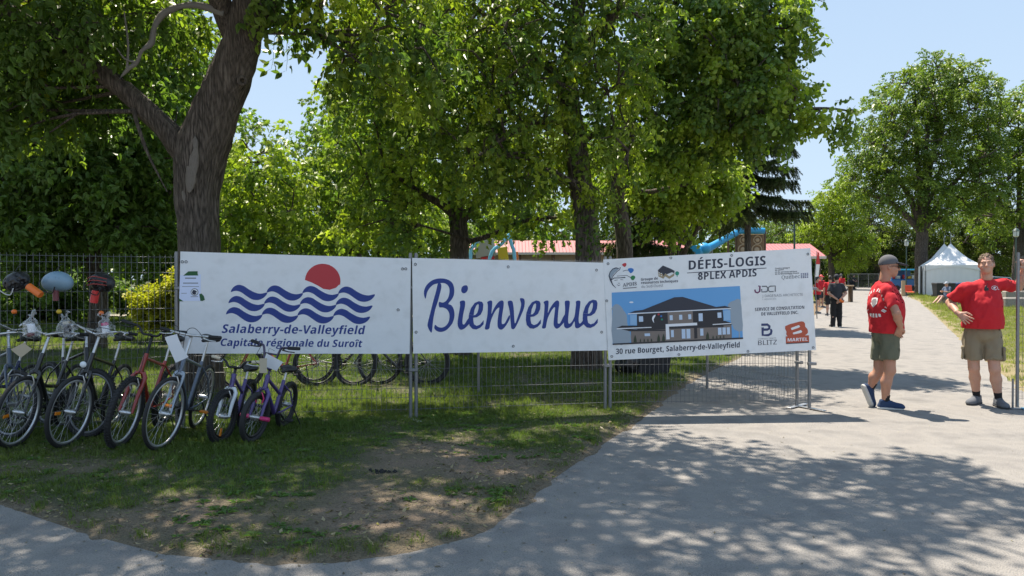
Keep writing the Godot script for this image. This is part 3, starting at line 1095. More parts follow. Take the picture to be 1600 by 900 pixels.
	# ---- the wood behind the bikes, tree by tree
	var wood_trees := [
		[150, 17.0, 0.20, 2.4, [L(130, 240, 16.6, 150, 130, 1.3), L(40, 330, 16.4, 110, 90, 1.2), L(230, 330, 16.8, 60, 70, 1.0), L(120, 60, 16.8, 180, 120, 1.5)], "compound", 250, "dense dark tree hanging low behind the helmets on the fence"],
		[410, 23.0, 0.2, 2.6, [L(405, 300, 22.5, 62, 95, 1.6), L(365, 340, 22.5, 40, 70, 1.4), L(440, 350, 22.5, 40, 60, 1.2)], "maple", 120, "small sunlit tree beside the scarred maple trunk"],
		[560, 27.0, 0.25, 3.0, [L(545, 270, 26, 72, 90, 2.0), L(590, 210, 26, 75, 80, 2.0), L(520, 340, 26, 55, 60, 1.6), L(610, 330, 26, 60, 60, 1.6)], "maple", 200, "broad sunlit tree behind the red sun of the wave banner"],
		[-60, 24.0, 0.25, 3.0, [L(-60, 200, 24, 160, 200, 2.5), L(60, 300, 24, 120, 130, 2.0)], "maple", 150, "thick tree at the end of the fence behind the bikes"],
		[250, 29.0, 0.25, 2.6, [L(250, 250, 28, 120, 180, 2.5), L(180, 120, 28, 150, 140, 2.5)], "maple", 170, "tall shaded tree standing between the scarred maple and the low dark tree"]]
	for q in wood_trees:
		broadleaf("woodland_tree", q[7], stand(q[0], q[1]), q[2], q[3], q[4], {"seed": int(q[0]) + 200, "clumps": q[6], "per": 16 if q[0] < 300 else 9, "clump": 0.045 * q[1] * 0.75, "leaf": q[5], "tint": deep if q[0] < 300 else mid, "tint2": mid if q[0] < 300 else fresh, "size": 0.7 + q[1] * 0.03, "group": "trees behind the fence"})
	# ---- trees at the back of the lawn: they close the view
	var k := 0
	for q in [[-250, 38, 12.0], [-90, 44, 13.5], [60, 40, 12.0], [190, 47, 13.0], [330, 42, 7.6], [470, 50, 7.5], [600, 46, 11.5], [700, 66, 15.0], [800, 63, 14.5], [900, 68, 15.0], [1000, 64, 14.0], [1090, 70, 13.0]]:
		var c := stand(q[0], q[1])
		var h: float = q[2]
		var lobes := []
		for j in 6:
			var a := TAU * j / 6.0 + k
			lobes.append([c + Vector3(cos(a) * h * 0.22, h * (0.30 + 0.11 * j), sin(a) * h * 0.16), Vector3(h * 0.24, h * 0.2, h * 0.22)])
		lobes.append([c + Vector3(0, h * 0.2, h * 0.1), Vector3(h * 0.36, h * 0.16, h * 0.2)])
		broadleaf("parkland_tree", "leafy green tree in the row closing the back of the lawn", c, 0.03 * h, h * 0.22, lobes, {"seed": 300 + k, "clumps": 95, "per": 13, "clump": h * 0.10, "leaf": "maple", "tint": mid, "tint2": fresh.lerp(mid, 0.4), "size": 2.3, "bough": 0.05, "group": "row of trees at the back of the lawn"})
		k += 1
	# ---- far trees on the other side of the drive
	var far_trees := [
		[1440, 68, 0.55, 6.0, [L(1430, 180, 68, 85, 80, 4.0), L(1490, 160, 68, 65, 70, 4.0), L(1380, 260, 68, 62, 65, 3.6), L(1460, 290, 68, 95, 70, 4.0), L(1530, 250, 68, 45, 80, 3.5), L(1455, 130, 68, 55, 42, 3.0), L(1350, 300, 68, 32, 40, 2.5)], 330, mid, "huge round-headed maple towering over the white tent"],
		[1590, 72, 0.5, 5.0, [L(1590, 230, 72, 60, 90, 4.0), L(1640, 200, 72, 70, 100, 4.0), L(1570, 330, 72, 70, 55, 3.5), L(1650, 340, 72, 60, 60, 3.5)], 220, mid, "tall maple at the edge of the lawn beyond the parked vehicle"],
		[1300, 88, 0.35, 4.0, [L(1300, 345, 88, 45, 48, 3.5), L(1330, 380, 88, 32, 40, 3.0), L(1272, 372, 88, 25, 28, 2.5), L(1320, 310, 90, 30, 25, 2.5)], 130, Color(0.32, 0.42, 0.06), "bright yellow-green tree behind the pavilion roof"],
		[1225, 98, 0.35, 4.0, [L(1225, 365, 98, 40, 30, 3.5), L(1190, 375, 98, 30, 25, 3.0), L(1255, 370, 98, 22, 28, 3.0)], 80, Color(0.20, 0.29, 0.10), "rounded grey-green tree far behind the lamp post"],
		[1370, 104, 0.5, 5.0, [L(1365, 370, 104, 50, 60, 4.0), L(1340, 400, 104, 40, 30, 3.5), L(1400, 390, 104, 40, 45, 4.0)], 150, Color(0.07, 0.11, 0.04), "dark dense tree at the far end of the drive"],
		[1450, 100, 0.5, 5.0, [L(1450, 370, 100, 60, 55, 4.0), L(1500, 390, 100, 50, 45, 4.0)], 140, Color(0.08, 0.125, 0.04), "dark tree standing straight behind the white tent"],
		[1545, 96, 0.5, 5.0, [L(1545, 370, 96, 50, 50, 4.0), L(1590, 380, 96, 50, 50, 4.0), L(1530, 330, 96, 40, 40, 3.5)], 140, Color(0.14, 0.20, 0.05), "mid-green tree behind the parked vehicle"],
		[1680, 90, 0.5, 5.0, [L(1680, 330, 90, 70, 90, 4.0), L(1640, 380, 90, 50, 50, 4.0)], 110, mid, "tall tree beyond the stone blocks"],
		[1290, 116, 0.5, 5.0, [L(1280, 395, 116, 55, 40, 4.0), L(1330, 370, 116, 40, 60, 4.0), L(1230, 395, 116, 40, 35, 4.0)], 120, Color(0.09, 0.14, 0.045), "dark tree closing the far end of the drive behind the pavilion"]]
	for q in far_trees:
		broadleaf("far_tree", q[7], stand(q[0], q[1]), q[2], q[3], q[4], {"seed": int(q[0]) + 500, "clumps": q[5], "per": 15, "clump": 1.05, "leaf": "maple", "tint": q[6] * 0.8, "tint2": q[6].lerp(fresh, 0.45), "size": 1.75, "bough": 0.07})
	# ---- the low edge of the wood at the far end of the drive
	k = 0
	for q in [[1215, 118], [1252, 110], [1290, 122], [1335, 112], [1372, 120], [1415, 114], [1455, 110], [1500, 118], [1540, 106], [1585, 112], [1640, 108], [1700, 112]]:
		var c := stand(q[0], q[1])
		broadleaf("thicket_tree", "low dark leafy tree in the thicket closing the far end of the drive", c, 0.15, 0.8, [[c + Vector3(0, 2.0, 0), Vector3(2.9, 2.0, 2.0)], [c + Vector3(0.8, 4.4, 0.4), Vector3(2.4, 2.0, 1.8)]], {"seed": 900 + k, "clumps": 46, "per": 15, "clump": 0.95, "leaf": "maple", "tint": Color(0.075, 0.115, 0.045), "tint2": Color(0.13, 0.18, 0.055), "size": 2.6, "droop": 0.1, "bough": 0.05, "group": "thicket at the far end of the drive"})
		k += 1
	# ---- clipped golden bush and low shrubs
	var bush := thing("golden_shrub", "rounded golden-yellow shrub glowing in the sun behind the fence", "shrub", stand(255, 19))
	var bw := Geo.new()
	var bb := stand(255, 19)
	bw.tube([bb - Vector3(0, 0.1, 0), bb + Vector3(0, 0.5, 0)], [0.05, 0.03], 6)
	crown(bush, bw, [bb + Vector3(0, 0.3, 0)], [L(250, 475, 19, 32, 34, 0.5), L(285, 465, 19, 30, 38, 0.5)], {"seed": 71, "clumps": 55, "per": 26, "clump": 0.22, "leaf": "round", "tint": Color(0.42, 0.42, 0.04), "tint2": Color(0.6, 0.56, 0.06), "droop": -0.3, "size": 0.65, "bough": 0.012})
	part("stem", bw, M.bark, bush)
	for q in [[480, 30, 1.3], [600, 33, 1.4], [680, 29, 1.5], [60, 27, 1.2], [130, 30, 1.3], [330, 28, 1.4]]:
		var c := stand(q[0], q[1])
		var s := thing("lawn_shrub", "low rounded green shrub under the trees behind the banners", "shrub", c, "shrubs under the trees")
		var sw := Geo.new()
		sw.tube([c - Vector3(0, 0.1, 0), c + Vector3(0, 0.6, 0)], [0.06, 0.03], 6)
		crown(s, sw, [c + Vector3(0, 0.4, 0)], [[c + Vector3(0, q[2] * 0.62, 0), Vector3(q[2] * 1.3, q[2] * 0.7, q[2])]], {"seed": int(q[0]), "clumps": 34, "per": 18, "clump": 0.4, "leaf": "maple", "tint": deep, "tint2": mid, "droop": 0.0, "size": 1.5, "bough": 0.015})
		part("stem", sw, M.bark, s)

# ------------------------------------------------------------------ temporary fence
const FENCE := [[-5.55, -6.85], [-3.47, -8.02], [-1.08, -8.40], [1.12, -8.99], [3.60, -9.21]]

func fence_panel(label: String, a: Vector3, b: Vector3, tall := 1.83, group := "mesh fence panels in the row") -> Node3D:
	var root := thing("fence_panel", label, "fence", a.lerp(b, 0.5), group)
	var along := (b - a).normalized()
	var out := along.cross(Vector3.UP).normalized()
	if out.z < 0.0:
		out = -out
	var p0 := a + along * 0.03
	var p1 := b - along * 0.03
	for p in [p0, p1]:
		var g := Geo.new()
		g.tube([p, p + Vector3(0, tall - 0.02, 0), p + Vector3(0, tall, 0)], [0.02, 0.02, 0.014], 10)
		part("post", g, M.galvanised, root)
	var w := Geo.new()
	var len := p0.distance_to(p1)
	var folds := [0.30, 1.06, 1.66]
	var count := int(len / 0.052)
	var rows := [0.12]
	for f in folds:
		rows.append_array([f - 0.05, f + 0.05])
	rows.append_array([0.56, 0.74, 0.90, 1.24, 1.42, tall - 0.06])
	for k in range(1, count):
		var at := p0 + along * (len * k / count)
		var pts := [at + Vector3(0, 0.10, 0)]
		for f in folds:
			pts.append_array([at + Vector3(0, f - 0.05, 0), at + Vector3(0, f, 0) + out * 0.035, at + Vector3(0, f + 0.05, 0)])
		pts.append(at + Vector3(0, tall - 0.035, 0))
		w.tube(pts, [0.0021], 4, false)
	for h in rows:
		w.tube([p0 + Vector3(0, h, 0) + out * 0.003, p1 + Vector3(0, h, 0) + out * 0.003], [0.0024], 4, false)
	part("wire_mesh", w, M.wire, root).set_meta("kind", "stuff")
	var foot := Geo.new()
	foot.box(b + Vector3(0, 0.016, 0) - along * 0.02, Vector3(0.055, 0.012, 0.46), Basis(along, Vector3.UP, along.cross(Vector3.UP)) * Basis(Vector3.UP, 0.35), 0.003)
	part("foot_plate", foot, M.bright_steel, root)
	for h in [0.55, 1.45]:
		var clamp_ := Geo.new()
		clamp_.box(b + Vector3(0, h, 0), Vector3(0.10, 0.035, 0.055), Basis(along, Vector3.UP, along.cross(Vector3.UP)), 0.006)
		part("clamp", clamp_, M.galvanised, root)
	return root

# ------------------------------------------------------------------ printed boards
var board_at: Vector3
var board_n: Vector3
var board_x: Vector3

func set_board(a: Vector3, b: Vector3, gap: float) -> void:
	board_x = (b - a).normalized()
	board_n = board_x.cross(Vector3.UP).normalized()
	if board_n.z < 0.0:
		board_n = -board_n
	board_at = a + board_n * gap

func on_board(px: float, py: float) -> Vector2:
	var eye := Vector3(0, EYE, 0)
	var d := P(px, py, 1.0) - eye
	var t := (board_at - eye).dot(board_n) / d.dot(board_n)
	var q := eye + d * t - board_at
	return Vector2(q.dot(board_x), q.y)

func outline(pts: Array, fx := 0.0, fy := 0.0, sc := 1.0) -> PackedVector2Array:
	var o := PackedVector2Array()
	for p in pts:
		o.append(on_board(fx + p[0] / sc, fy + p[1] / sc))
	return o

func rounded(poly: PackedVector2Array, per := 4) -> PackedVector2Array:
	var o := PackedVector2Array()
	var n := poly.size()
	for k in n:
		for s in per:
			o.append(poly[k].cubic_interpolate(poly[(k + 1) % n], poly[(k + n - 1) % n], poly[(k + 2) % n], float(s) / per))
	return o

func print_on(called: String, poly: PackedVector2Array, material: Material, parent: Node3D, layer := 1) -> MeshInstance3D:
	var g := Geo.new()
	g.prism(poly, board_at + board_n * (0.0005 + 0.0007 * layer), board_x, Vector3.UP, board_n * 0.0005)
	return part(called, g, material, parent)

func text_mesh(text: String, bold: bool, family: String) -> TextMesh:
	var f := SystemFont.new()
	f.font_names = PackedStringArray([family])
	f.font_weight = 700 if bold else 400
	var t := TextMesh.new()
	t.font = f
	t.font_size = 64
	t.pixel_size = 0.01
	t.depth = 0.02
	t.curve_step = 1.5
	t.text = text
	return t

func text_geo(text: String, bold: bool, family: String) -> Array:
	# [triangle corners in 2D with the baseline at 0, cap height, from x, to x]
	var a := text_mesh(text, bold, family).get_mesh_arrays()
	var h := text_mesh("H", bold, family).get_mesh_arrays()
	var lo := 1e9
	var hi := -1e9
	for p in h[Mesh.ARRAY_VERTEX]:
		lo = min(lo, p.y)
		hi = max(hi, p.y)
	var vs: PackedVector3Array = a[Mesh.ARRAY_VERTEX]
	var idx: PackedInt32Array = a[Mesh.ARRAY_INDEX] if a[Mesh.ARRAY_INDEX] != null else PackedInt32Array(range(vs.size()))
	var out := PackedVector2Array()
	var x0 := 1e9
	var x1 := -1e9
	for k in range(0, idx.size(), 3):
		if vs[idx[k]].z > 0.005 and vs[idx[k + 1]].z > 0.005 and vs[idx[k + 2]].z > 0.005:
			for j in 3:
				var p := vs[idx[k + j]]
				out.append(Vector2(p.x, p.y - lo))
				x0 = min(x0, p.x)
				x1 = max(x1, p.x)
	return [out, hi - lo, x0, x1]

func text_on(text: String, px0: float, py0: float, px1: float, py1: float, cap: float, material: Material, parent: Node3D, bold := true, slant := 0.0, family := "Droid Sans", layer := 2) -> void:
	var t := text_geo(text, bold, family)
	var a := on_board(px0, py0)
	var b := on_board(px1, py1)
	var top := on_board(px0, py0 - cap)
	var g := Geo.new()
	var ux: Vector2 = (b - a) / (t[3] - t[2])
	var uy: Vector2 = Vector2(0, 1) * (top - a).length() / t[1]
	var base := board_at + board_n * (0.0005 + 0.0007 * layer)
	var tri: PackedVector2Array = t[0]
	for k in range(0, tri.size(), 3):
		var pts := []
		for j in 3:
			var q := tri[k + j]
			var p: Vector2 = a + ux * (q.x - t[2] + slant * q.y) + uy * q.y
			pts.append(base + board_x * p.x + Vector3.UP * p.y)
		if (pts[1] - pts[0]).cross(pts[2] - pts[0]).length() > 1e-10:
			g.face(pts, board_n)
	part("lettering", g, material, parent)

func board(called: String, label: String, corners: Array, material: Material) -> Node3D:
	var poly := outline(corners)
	var mid := Vector2.ZERO
	for p in poly:
		mid += p / poly.size()
	var low := 1e9
	for p in poly:
		low = min(low, p.y)
	var root := thing(called, label, "banner", board_at + board_x * mid.x + Vector3.UP * low)
	var g := Geo.new()
	g.prism(poly, board_at - board_n * 0.004, board_x, Vector3.UP, board_n * 0.004)
	part("panel", g, material, root)
	return root

func stroke(pts: Array, widths: Array, fx: float, fy: float, sc: float) -> PackedVector2Array:
	# a pen line on the board, given in picture units
	var left := []
	var right := []
	for k in pts.size():
		var a := Vector2(pts[max(k - 1, 0)][0], pts[max(k - 1, 0)][1])
		var b := Vector2(pts[min(k + 1, pts.size() - 1)][0], pts[min(k + 1, pts.size() - 1)][1])
		var n: Vector2 = (b - a).normalized().orthogonal() * widths[min(k, widths.size() - 1)] * 0.5
		left.append([pts[k][0] + n.x, pts[k][1] + n.y])
		right.push_front([pts[k][0] - n.x, pts[k][1] - n.y])
	return outline(left + right, fx, fy, sc)

func disc(cx: float, cy: float, rx: float, ry: float, fx: float, fy: float, sc: float, n := 20) -> PackedVector2Array:
	var pts := []
	for k in n:
		pts.append([cx + cos(TAU * k / n) * rx, cy + sin(TAU * k / n) * ry])
	return outline(pts, fx, fy, sc)

func eyelets(spots: Array, parent: Node3D) -> void:
	for s in spots:
		var p := on_board(s[0], s[1])
		var g := Geo.new()
		var c := board_at + board_x * p.x + Vector3.UP * p.y
		g.torus(c + board_n * 0.003, board_n, 0.012, 0.004, 12, 5)
		part("eyelet", g, M.galvanised, parent)

func build_fence() -> void:
	var f := []
	for q in FENCE:
		f.append(Vector3(q[0], 0.02, q[1]))
	f[3].y = 0.0
	f[4].y = 0.0
	fence_panel("mesh fence panel hung with three bike helmets behind the parked bikes", f[0], f[1])
	fence_panel("mesh fence panel carrying the wave-logo banner", f[1], f[2])
	fence_panel("mesh fence panel carrying the blue-lettered welcome banner", f[2], f[3])
	fence_panel("mesh fence panel carrying the building-plan banner, standing on the asphalt", f[3], f[4])
	fence_panel("bare mesh fence panel angled back from the end post of the building-plan banner", Vector3(2.78, 0.0, -11.0), Vector3(3.50, 0.0, -9.36), 1.25, "")
	fence_panel("mesh fence panel that the man in khaki shorts leans on", Vector3(6.105, 0.0, -9.32), Vector3(8.4, 0.0, -8.6), 1.89, "")
	var sp := thing("short_post", "short steel stub post beside the leaning man's fence panel", "post", Vector3(6.04, 0, -9.25))
	var sg := Geo.new()
	sg.tube([Vector3(6.04, 0, -9.25), Vector3(6.04, 0.36, -9.25), Vector3(6.04, 0.365, -9.25)], [0.012, 0.012, 0.006], 8)
	part("post", sg, M.galvanised, sp)
	var fp := Geo.new()
	fp.box(Vector3(6.07, 0.006, -9.24), Vector3(0.16, 0.012, 0.1), Basis.IDENTITY, 0.003)
	part("foot_plate", fp, M.galvanised, sp)
	var tp := thing("blue_plate", "pale blue flat base plate lying under the leaning man's panel", "plate", Vector3(6.28, 0, -9.15))
	var tg := Geo.new()
	tg.box(Vector3(6.28, 0.012, -9.15), Vector3(0.34, 0.02, 0.12), Basis(Vector3.UP, -0.15), 0.006)
	part("plate", tg, M.sky_paint, tp)
	# the far brace that lies against the fence behind the first two banners
	var br := thing("brace_bar", "slanting steel brace bar behind the joint of the first two banners", "brace", Vector3(-0.7, 0, -10.0))
	var bg := Geo.new()
	bg.tube([Vector3(-1.12, 0.72, -8.9), Vector3(-0.45, 0.74, -10.3)], [0.018, 0.018], 8)
	bg.tube([Vector3(-0.45, 0.0, -10.3), Vector3(-0.45, 1.2, -10.3)], [0.018, 0.018], 8)
	part("bar", bg, M.galvanised, br)

func build_banners() -> void:
	var f := []
	for q in FENCE:
		f.append(Vector3(q[0], 0.0, q[1]))
	# ---- the town's wave banner
	set_board(f[1], f[2], 0.042)
	var one := board("wave_banner", "white banner with red sun, three rows of blue waves and italic blue town lettering", [[282, 393], [642, 404], [640, 553], [279, 552.5]], M.banner)
	var zx := 270.0
	var zy := 385.0
	var zs := 4.1026
	var unit := [[372, 292], [381, 270], [400, 253], [425, 246], [455, 254], [490, 277], [530, 297], [565, 303], [604, 296], [594, 318], [570, 336], [540, 344], [505, 338], [470, 316], [440, 295], [412, 285], [390, 287]]
	for row in 3:
		for k in 4:
			var pts := []
			for p in unit:
				pts.append([p[0] + k * 229.3 - row * 15.8 + (3.0 if k == 3 and p[0] > 560 else 0.0), p[1] + k * 3.7 + row * 71.5])
			print_on("wave", rounded(outline(pts, zx, zy, zs), 3), M.ink_blue, one)
	var sun_pts := []
	for k in 17:
		var a := PI * 1.02 + PI * 1.06 * k / 16.0
		sun_pts.append([961 + cos(a) * 114, 222 + sin(a) * 111])
	sun_pts.append_array([[1068, 243], [1046, 265], [1005, 278], [965, 272], [928, 250], [890, 231]])
	print_on("sun", outline(sun_pts, zx, zy, zs), M.ink_red, one)
	text_on("Salaberry-de-Valleyfield", zx + 312 / zs, zy + 554 / zs, zx + 1222 / zs, zy + 563 / zs, 54 / zs, M.ink_blue, one, true, 0.2)
	text_on("Capitale régionale du Suroît", zx + 302 / zs, zy + 638 / zs, zx + 1208 / zs, zy + 646 / zs, 47 / zs, M.ink_blue, one, true, 0.2)
	eyelets([[285, 409], [291, 409], [629, 420], [634, 420], [622, 484]], one)
	# ---- the notice taped to it
	zx = 275.0
	zy = 400.0
	zs = 11.257
	var sheet := on_board(280, 472)
	var notice := thing("paper_notice", "small white paper notice with a dog emblem taped to the wave banner", "notice", board_at + board_x * sheet.x + Vector3.UP * sheet.y)
	print_on("sheet", outline([[72, 340], [440, 325], [432, 790], [55, 790]], zx, zy, zs), M.notice_paper, notice, 2)
	for q in [[[130, 345], [220, 270], [383, 268], [382, 312], [395, 342]], [[410, 670], [450, 660], [490, 705], [507, 770], [470, 790], [428, 786]], [[55, 745], [132, 797], [50, 797]]]:
		print_on("tape", outline(q, zx, zy, zs), M.tape, notice, 4)
	print_on("emblem", disc(327, 635, 67, 66, zx, zy, zs), M.ink_dark, notice, 4)
	print_on("emblem", disc(327, 635, 58, 57, zx, zy, zs), M.paper, notice, 5)
	print_on("emblem", outline([[282, 640], [300, 597], [335, 600], [375, 632], [345, 648], [362, 668], [330, 682], [295, 672]], zx, zy, zs), M.ink_dark, notice, 6)
	for q in [[160, 355, 394, 14], [125, 390, 480, 12], [110, 405, 538, 6], [95, 190, 657, 6], [260, 390, 718, 7]]:
		print_on("print_line", outline([[q[0], q[2] - q[3]], [q[1], q[2] - q[3]], [q[1], q[2] + q[3] * 0.4], [q[0], q[2] + q[3] * 0.4]], zx, zy, zs), M.ink_grey, notice, 4)
	# ---- Bienvenue
	set_board(f[2], f[3], 0.042)
	var two := board("welcome_banner", "white banner reading Bienvenue in large blue brush script", [[644, 403], [948, 410.5], [953, 547.5], [645.5, 552.5]], M.banner_gloss)
	var e_out := [[430, 635], [428, 690], [385, 735], [330, 760], [280, 752], [240, 710], [227, 640], [232, 562]]
	var e_hole := [[295, 570], [320, 565], [345, 535], [362, 480], [365, 430], [352, 418], [330, 440], [305, 500], [295, 569]]
	var e_rest := [[232, 560], [262, 470], [310, 405], [365, 380], [410, 390], [425, 425], [418, 500], [390, 560], [340, 595], [290, 602], [290, 640], [300, 690], [335, 712], [380, 695]]
	var e_all := e_out + e_hole + e_rest
	var a_x := 655.0
	var b_x := 795.0
	zy = 425.0
	zs = 8.573
	var glyphs := [
		[a_x, [[250, 155], [272, 146], [290, 158], [297, 195], [285, 260], [250, 390], [215, 500], [190, 620], [178, 720], [165, 812], [135, 780], [112, 725], [115, 680], [150, 540], [185, 400], [225, 260]]],
		[a_x, [[84, 358], [64, 300], [68, 240], [100, 175], [160, 120], [230, 92], [310, 86], [390, 105], [445, 150], [468, 220], [465, 300], [440, 360], [390, 425], [430, 445], [462, 500], [472, 580], [455, 660], [420, 720], [360, 780], [290, 803], [235, 790], [205, 760], [203, 730], [215, 708], [250, 735], [300, 745], [350, 725], [390, 675], [405, 610], [400, 550], [370, 500], [320, 475], [268, 470], [265, 402], [310, 410], [350, 395], [385, 350], [403, 290], [405, 230], [385, 180], [340, 150], [290, 148], [240, 155], [190, 170], [140, 215], [105, 275]]],
		[a_x, [[543, 400], [575, 382], [605, 385], [615, 410], [610, 470], [590, 560], [578, 660], [585, 700], [610, 695], [660, 620], [690, 660], [672, 690], [620, 745], [575, 772], [540, 765], [517, 720], [515, 660], [530, 560], [548, 450]]],
		[a_x, [[562, 235], [575, 200], [605, 180], [640, 182], [653, 215], [643, 255], [615, 282], [585, 283], [567, 265]]],
		[a_x, [[910, 405], [945, 383], [970, 385], [978, 410], [972, 500], [968, 560], [1000, 490], [1050, 415], [1095, 382], [1125, 390], [1132, 430], [1122, 510], [1108, 600], [1105, 680], [1118, 698], [1150, 680], [1205, 580], [1212, 625], [1170, 705], [1125, 760], [1090, 772], [1058, 750], [1048, 690], [1058, 590], [1073, 490], [1060, 478], [1020, 520], [975, 610], [950, 690], [935, 760], [880, 765], [895, 680], [915, 560], [918, 440]]],
		[b_x, [[-15, 405], [15, 383], [45, 392], [57, 430], [67, 520], [80, 690], [120, 600], [150, 510], [165, 430], [148, 360], [175, 350], [205, 365], [213, 410], [200, 490], [160, 590], [110, 700], [75, 758], [50, 765], [32, 750], [25, 680], [10, 520]]],
		[b_x, [[465, 405], [500, 383], [525, 385], [533, 410], [527, 500], [523, 550], [550, 490], [600, 415], [640, 382], [668, 390], [675, 430], [665, 510], [657, 600], [655, 680], [668, 690], [690, 680], [745, 575], [760, 640], [700, 720], [655, 757], [625, 752], [602, 715], [602, 650], [612, 560], [620, 480], [605, 475], [570, 520], [525, 610], [505, 690], [492, 750], [445, 752], [457, 680], [472, 560], [478, 440]]],
		[b_x, [[750, 400], [780, 383], [810, 388], [817, 420], [805, 520], [795, 620], [797, 680], [815, 692], [845, 665], [880, 595], [893, 500], [900, 430], [898, 398], [925, 382], [955, 390], [958, 430], [945, 530], [935, 630], [940, 680], [955, 690], [985, 660], [1015, 600], [1025, 670], [960, 735], [915, 755], [888, 735], [880, 660], [840, 725], [785, 755], [750, 742], [738, 700], [742, 620], [755, 510]]]]
	var n := 0
	for q in glyphs:
		print_on("letter", rounded(outline(q[1], q[0], zy, zs), 3), M.ink_blue, two, 1 + n % 3)
		n += 1
	for q in [[a_x, 433.0, 10.0], [b_x, 0.0, 0.0], [b_x, 762.0, -10.0]]:
		var pts := []
		for p in e_all:
			pts.append([p[0] + q[1], p[1] + q[2]])
		print_on("letter", outline(pts, q[0], zy, zs), M.ink_blue, two, 4)
	eyelets([[649, 413], [794, 417], [932, 422], [650, 519], [802, 541], [940, 519]], two)
	# ---- the building-plan banner
	set_board(f[3], f[4], 0.055)
	var plan := board("plan_banner", "tilted white sign with a picture of a dark-roofed two-storey building and sponsor logos", [[942.5, 405.5], [1266, 387.5], [1275.5, 547], [951, 563]], M.banner)
	var ink: Material = M.ink_dark
	eyelets([[950, 412], [1048, 403], [1143, 399], [1262, 397], [956, 557], [1061, 554], [1169, 549], [1271, 543], [948, 470]], plan)
	# headings
	text_on("DÉFIS-LOGIS", 1076, 421.5, 1196, 414, 14.2, ink, plan)
	text_on("8PLEX APDIS", 1090.5, 437.5, 1182, 431.5, 11.4, ink, plan)
	print_on("rule", outline([[1073.5, 426], [1197.5, 418.3], [1197.5, 419.3], [1073.5, 427]]), ink, plan, 1)
	text_on("30 rue Bourget, Salaberry-de-Valleyfield", 962.5, 553.5, 1156, 542.8, 8.4, ink, plan)
	# the picture of the building, as printed
	zx = 945.0
	zy = 440.0
	zs = 7.2727
	print_on("picture_sky", outline([[78, 125], [1535, 50], [1572, 650], [90, 718]], zx, zy, zs), M.print_sky, plan, 1)
	print_on("picture_haze", rounded(outline([[85, 400], [90, 330], [75, 310], [110, 262], [150, 258], [190, 290], [215, 330], [250, 380], [255, 470], [280, 560], [290, 690], [92, 700]], zx, zy, zs), 2), M.print_haze, plan, 2)
	print_on("picture_haze", rounded(outline([[1400, 260], [1470, 215], [1540, 205], [1560, 400], [1566, 560], [1470, 540], [1420, 400]], zx, zy, zs), 2), M.print_haze, plan, 2)
	print_on("picture_tree_trunk", stroke([[1530, 640], [1528, 560], [1505, 500]], [14, 10, 6], zx, zy, zs), M.print_haze, plan, 3)
	print_on("picture_cloud", disc(302, 235, 24, 9, zx, zy, zs, 12), M.paper, plan, 2)
	print_on("picture_wall", outline([[295, 545], [1440, 485], [1445, 640], [300, 695]], zx, zy, zs), M.print_taupe, plan, 3)
	print_on("picture_upper_wall", outline([[365, 360], [1340, 320], [1350, 515], [368, 552]], zx, zy, zs), M.print_black, plan, 4)
	print_on("picture_lower_roof", outline([[132, 528], [195, 500], [520, 500], [530, 522], [290, 545], [690, 545], [690, 560], [290, 565]], zx, zy, zs), M.print_black, plan, 5)
	print_on("picture_lower_roof", outline([[1230, 480], [1360, 445], [1445, 470], [1440, 490], [1055, 522], [1055, 505]], zx, zy, zs), M.print_black, plan, 5)
	print_on("picture_centre_wall", outline([[712, 345], [998, 332], [1003, 470], [718, 480]], zx, zy, zs), M.print_taupe, plan, 5)
	print_on("picture_roof", outline([[275, 358], [340, 332], [430, 322], [790, 178], [885, 174], [1265, 288], [1365, 275], [1430, 295], [1430, 300]], zx, zy, zs), M.print_roof, plan, 6)
	print_on("picture_gutter", outline([[262, 362], [1432, 300], [1432, 310], [262, 372]], zx, zy, zs), M.paper, plan, 7)
	print_on("picture_gutter", outline([[135, 530], [530, 515], [530, 524], [135, 542]], zx, zy, zs), M.paper, plan, 7)
	print_on("picture_gutter", outline([[1225, 483], [1440, 470], [1440, 479], [1225, 492]], zx, zy, zs), M.paper, plan, 7)
	print_on("picture_porch", outline([[690, 484], [1048, 466], [1049, 496], [728, 512], [738, 655], [697, 658]], zx, zy, zs), M.paper, plan, 7)
	print_on("picture_porch_shade", outline([[1012, 500], [1048, 497], [1053, 645], [1018, 648]], zx, zy, zs), M.print_black, plan, 6)
	for q in [[385, 395, 48, 62], [735, 383, 34, 56], [842, 378, 36, 56], [946, 372, 34, 56], [1064, 362, 46, 88], [1278, 352, 44, 60], [450, 590, 62, 30], [750, 552, 32, 80], [872, 540, 98, 108], [1082, 535, 36, 80], [1284, 525, 40, 80], [1335, 522, 38, 80], [1384, 520, 36, 80]]:
		print_on("picture_window", outline([[q[0], q[1]], [q[0] + q[2], q[1] - 2], [q[0] + q[2] + 3, q[1] + q[3] - 2], [q[0] + 3, q[1] + q[3]]], zx, zy, zs), M.print_glass, plan, 8)
	print_on("picture_door_bar", outline([[914, 540], [926, 540], [929, 646], [917, 646]], zx, zy, zs), M.print_taupe, plan, 9)
	print_on("picture_balcony", outline([[285, 380], [362, 374], [364, 492], [288, 494]], zx, zy, zs), M.print_glass_blue, plan, 8)
	print_on("picture_balcony", outline([[1345, 330], [1425, 322], [1430, 440], [1352, 446]], zx, zy, zs), M.print_glass_blue, plan, 8)
	print_on("picture_ground", outline([[90, 704], [1570, 634], [1572, 652], [90, 720]], zx, zy, zs), M.print_black, plan, 8)
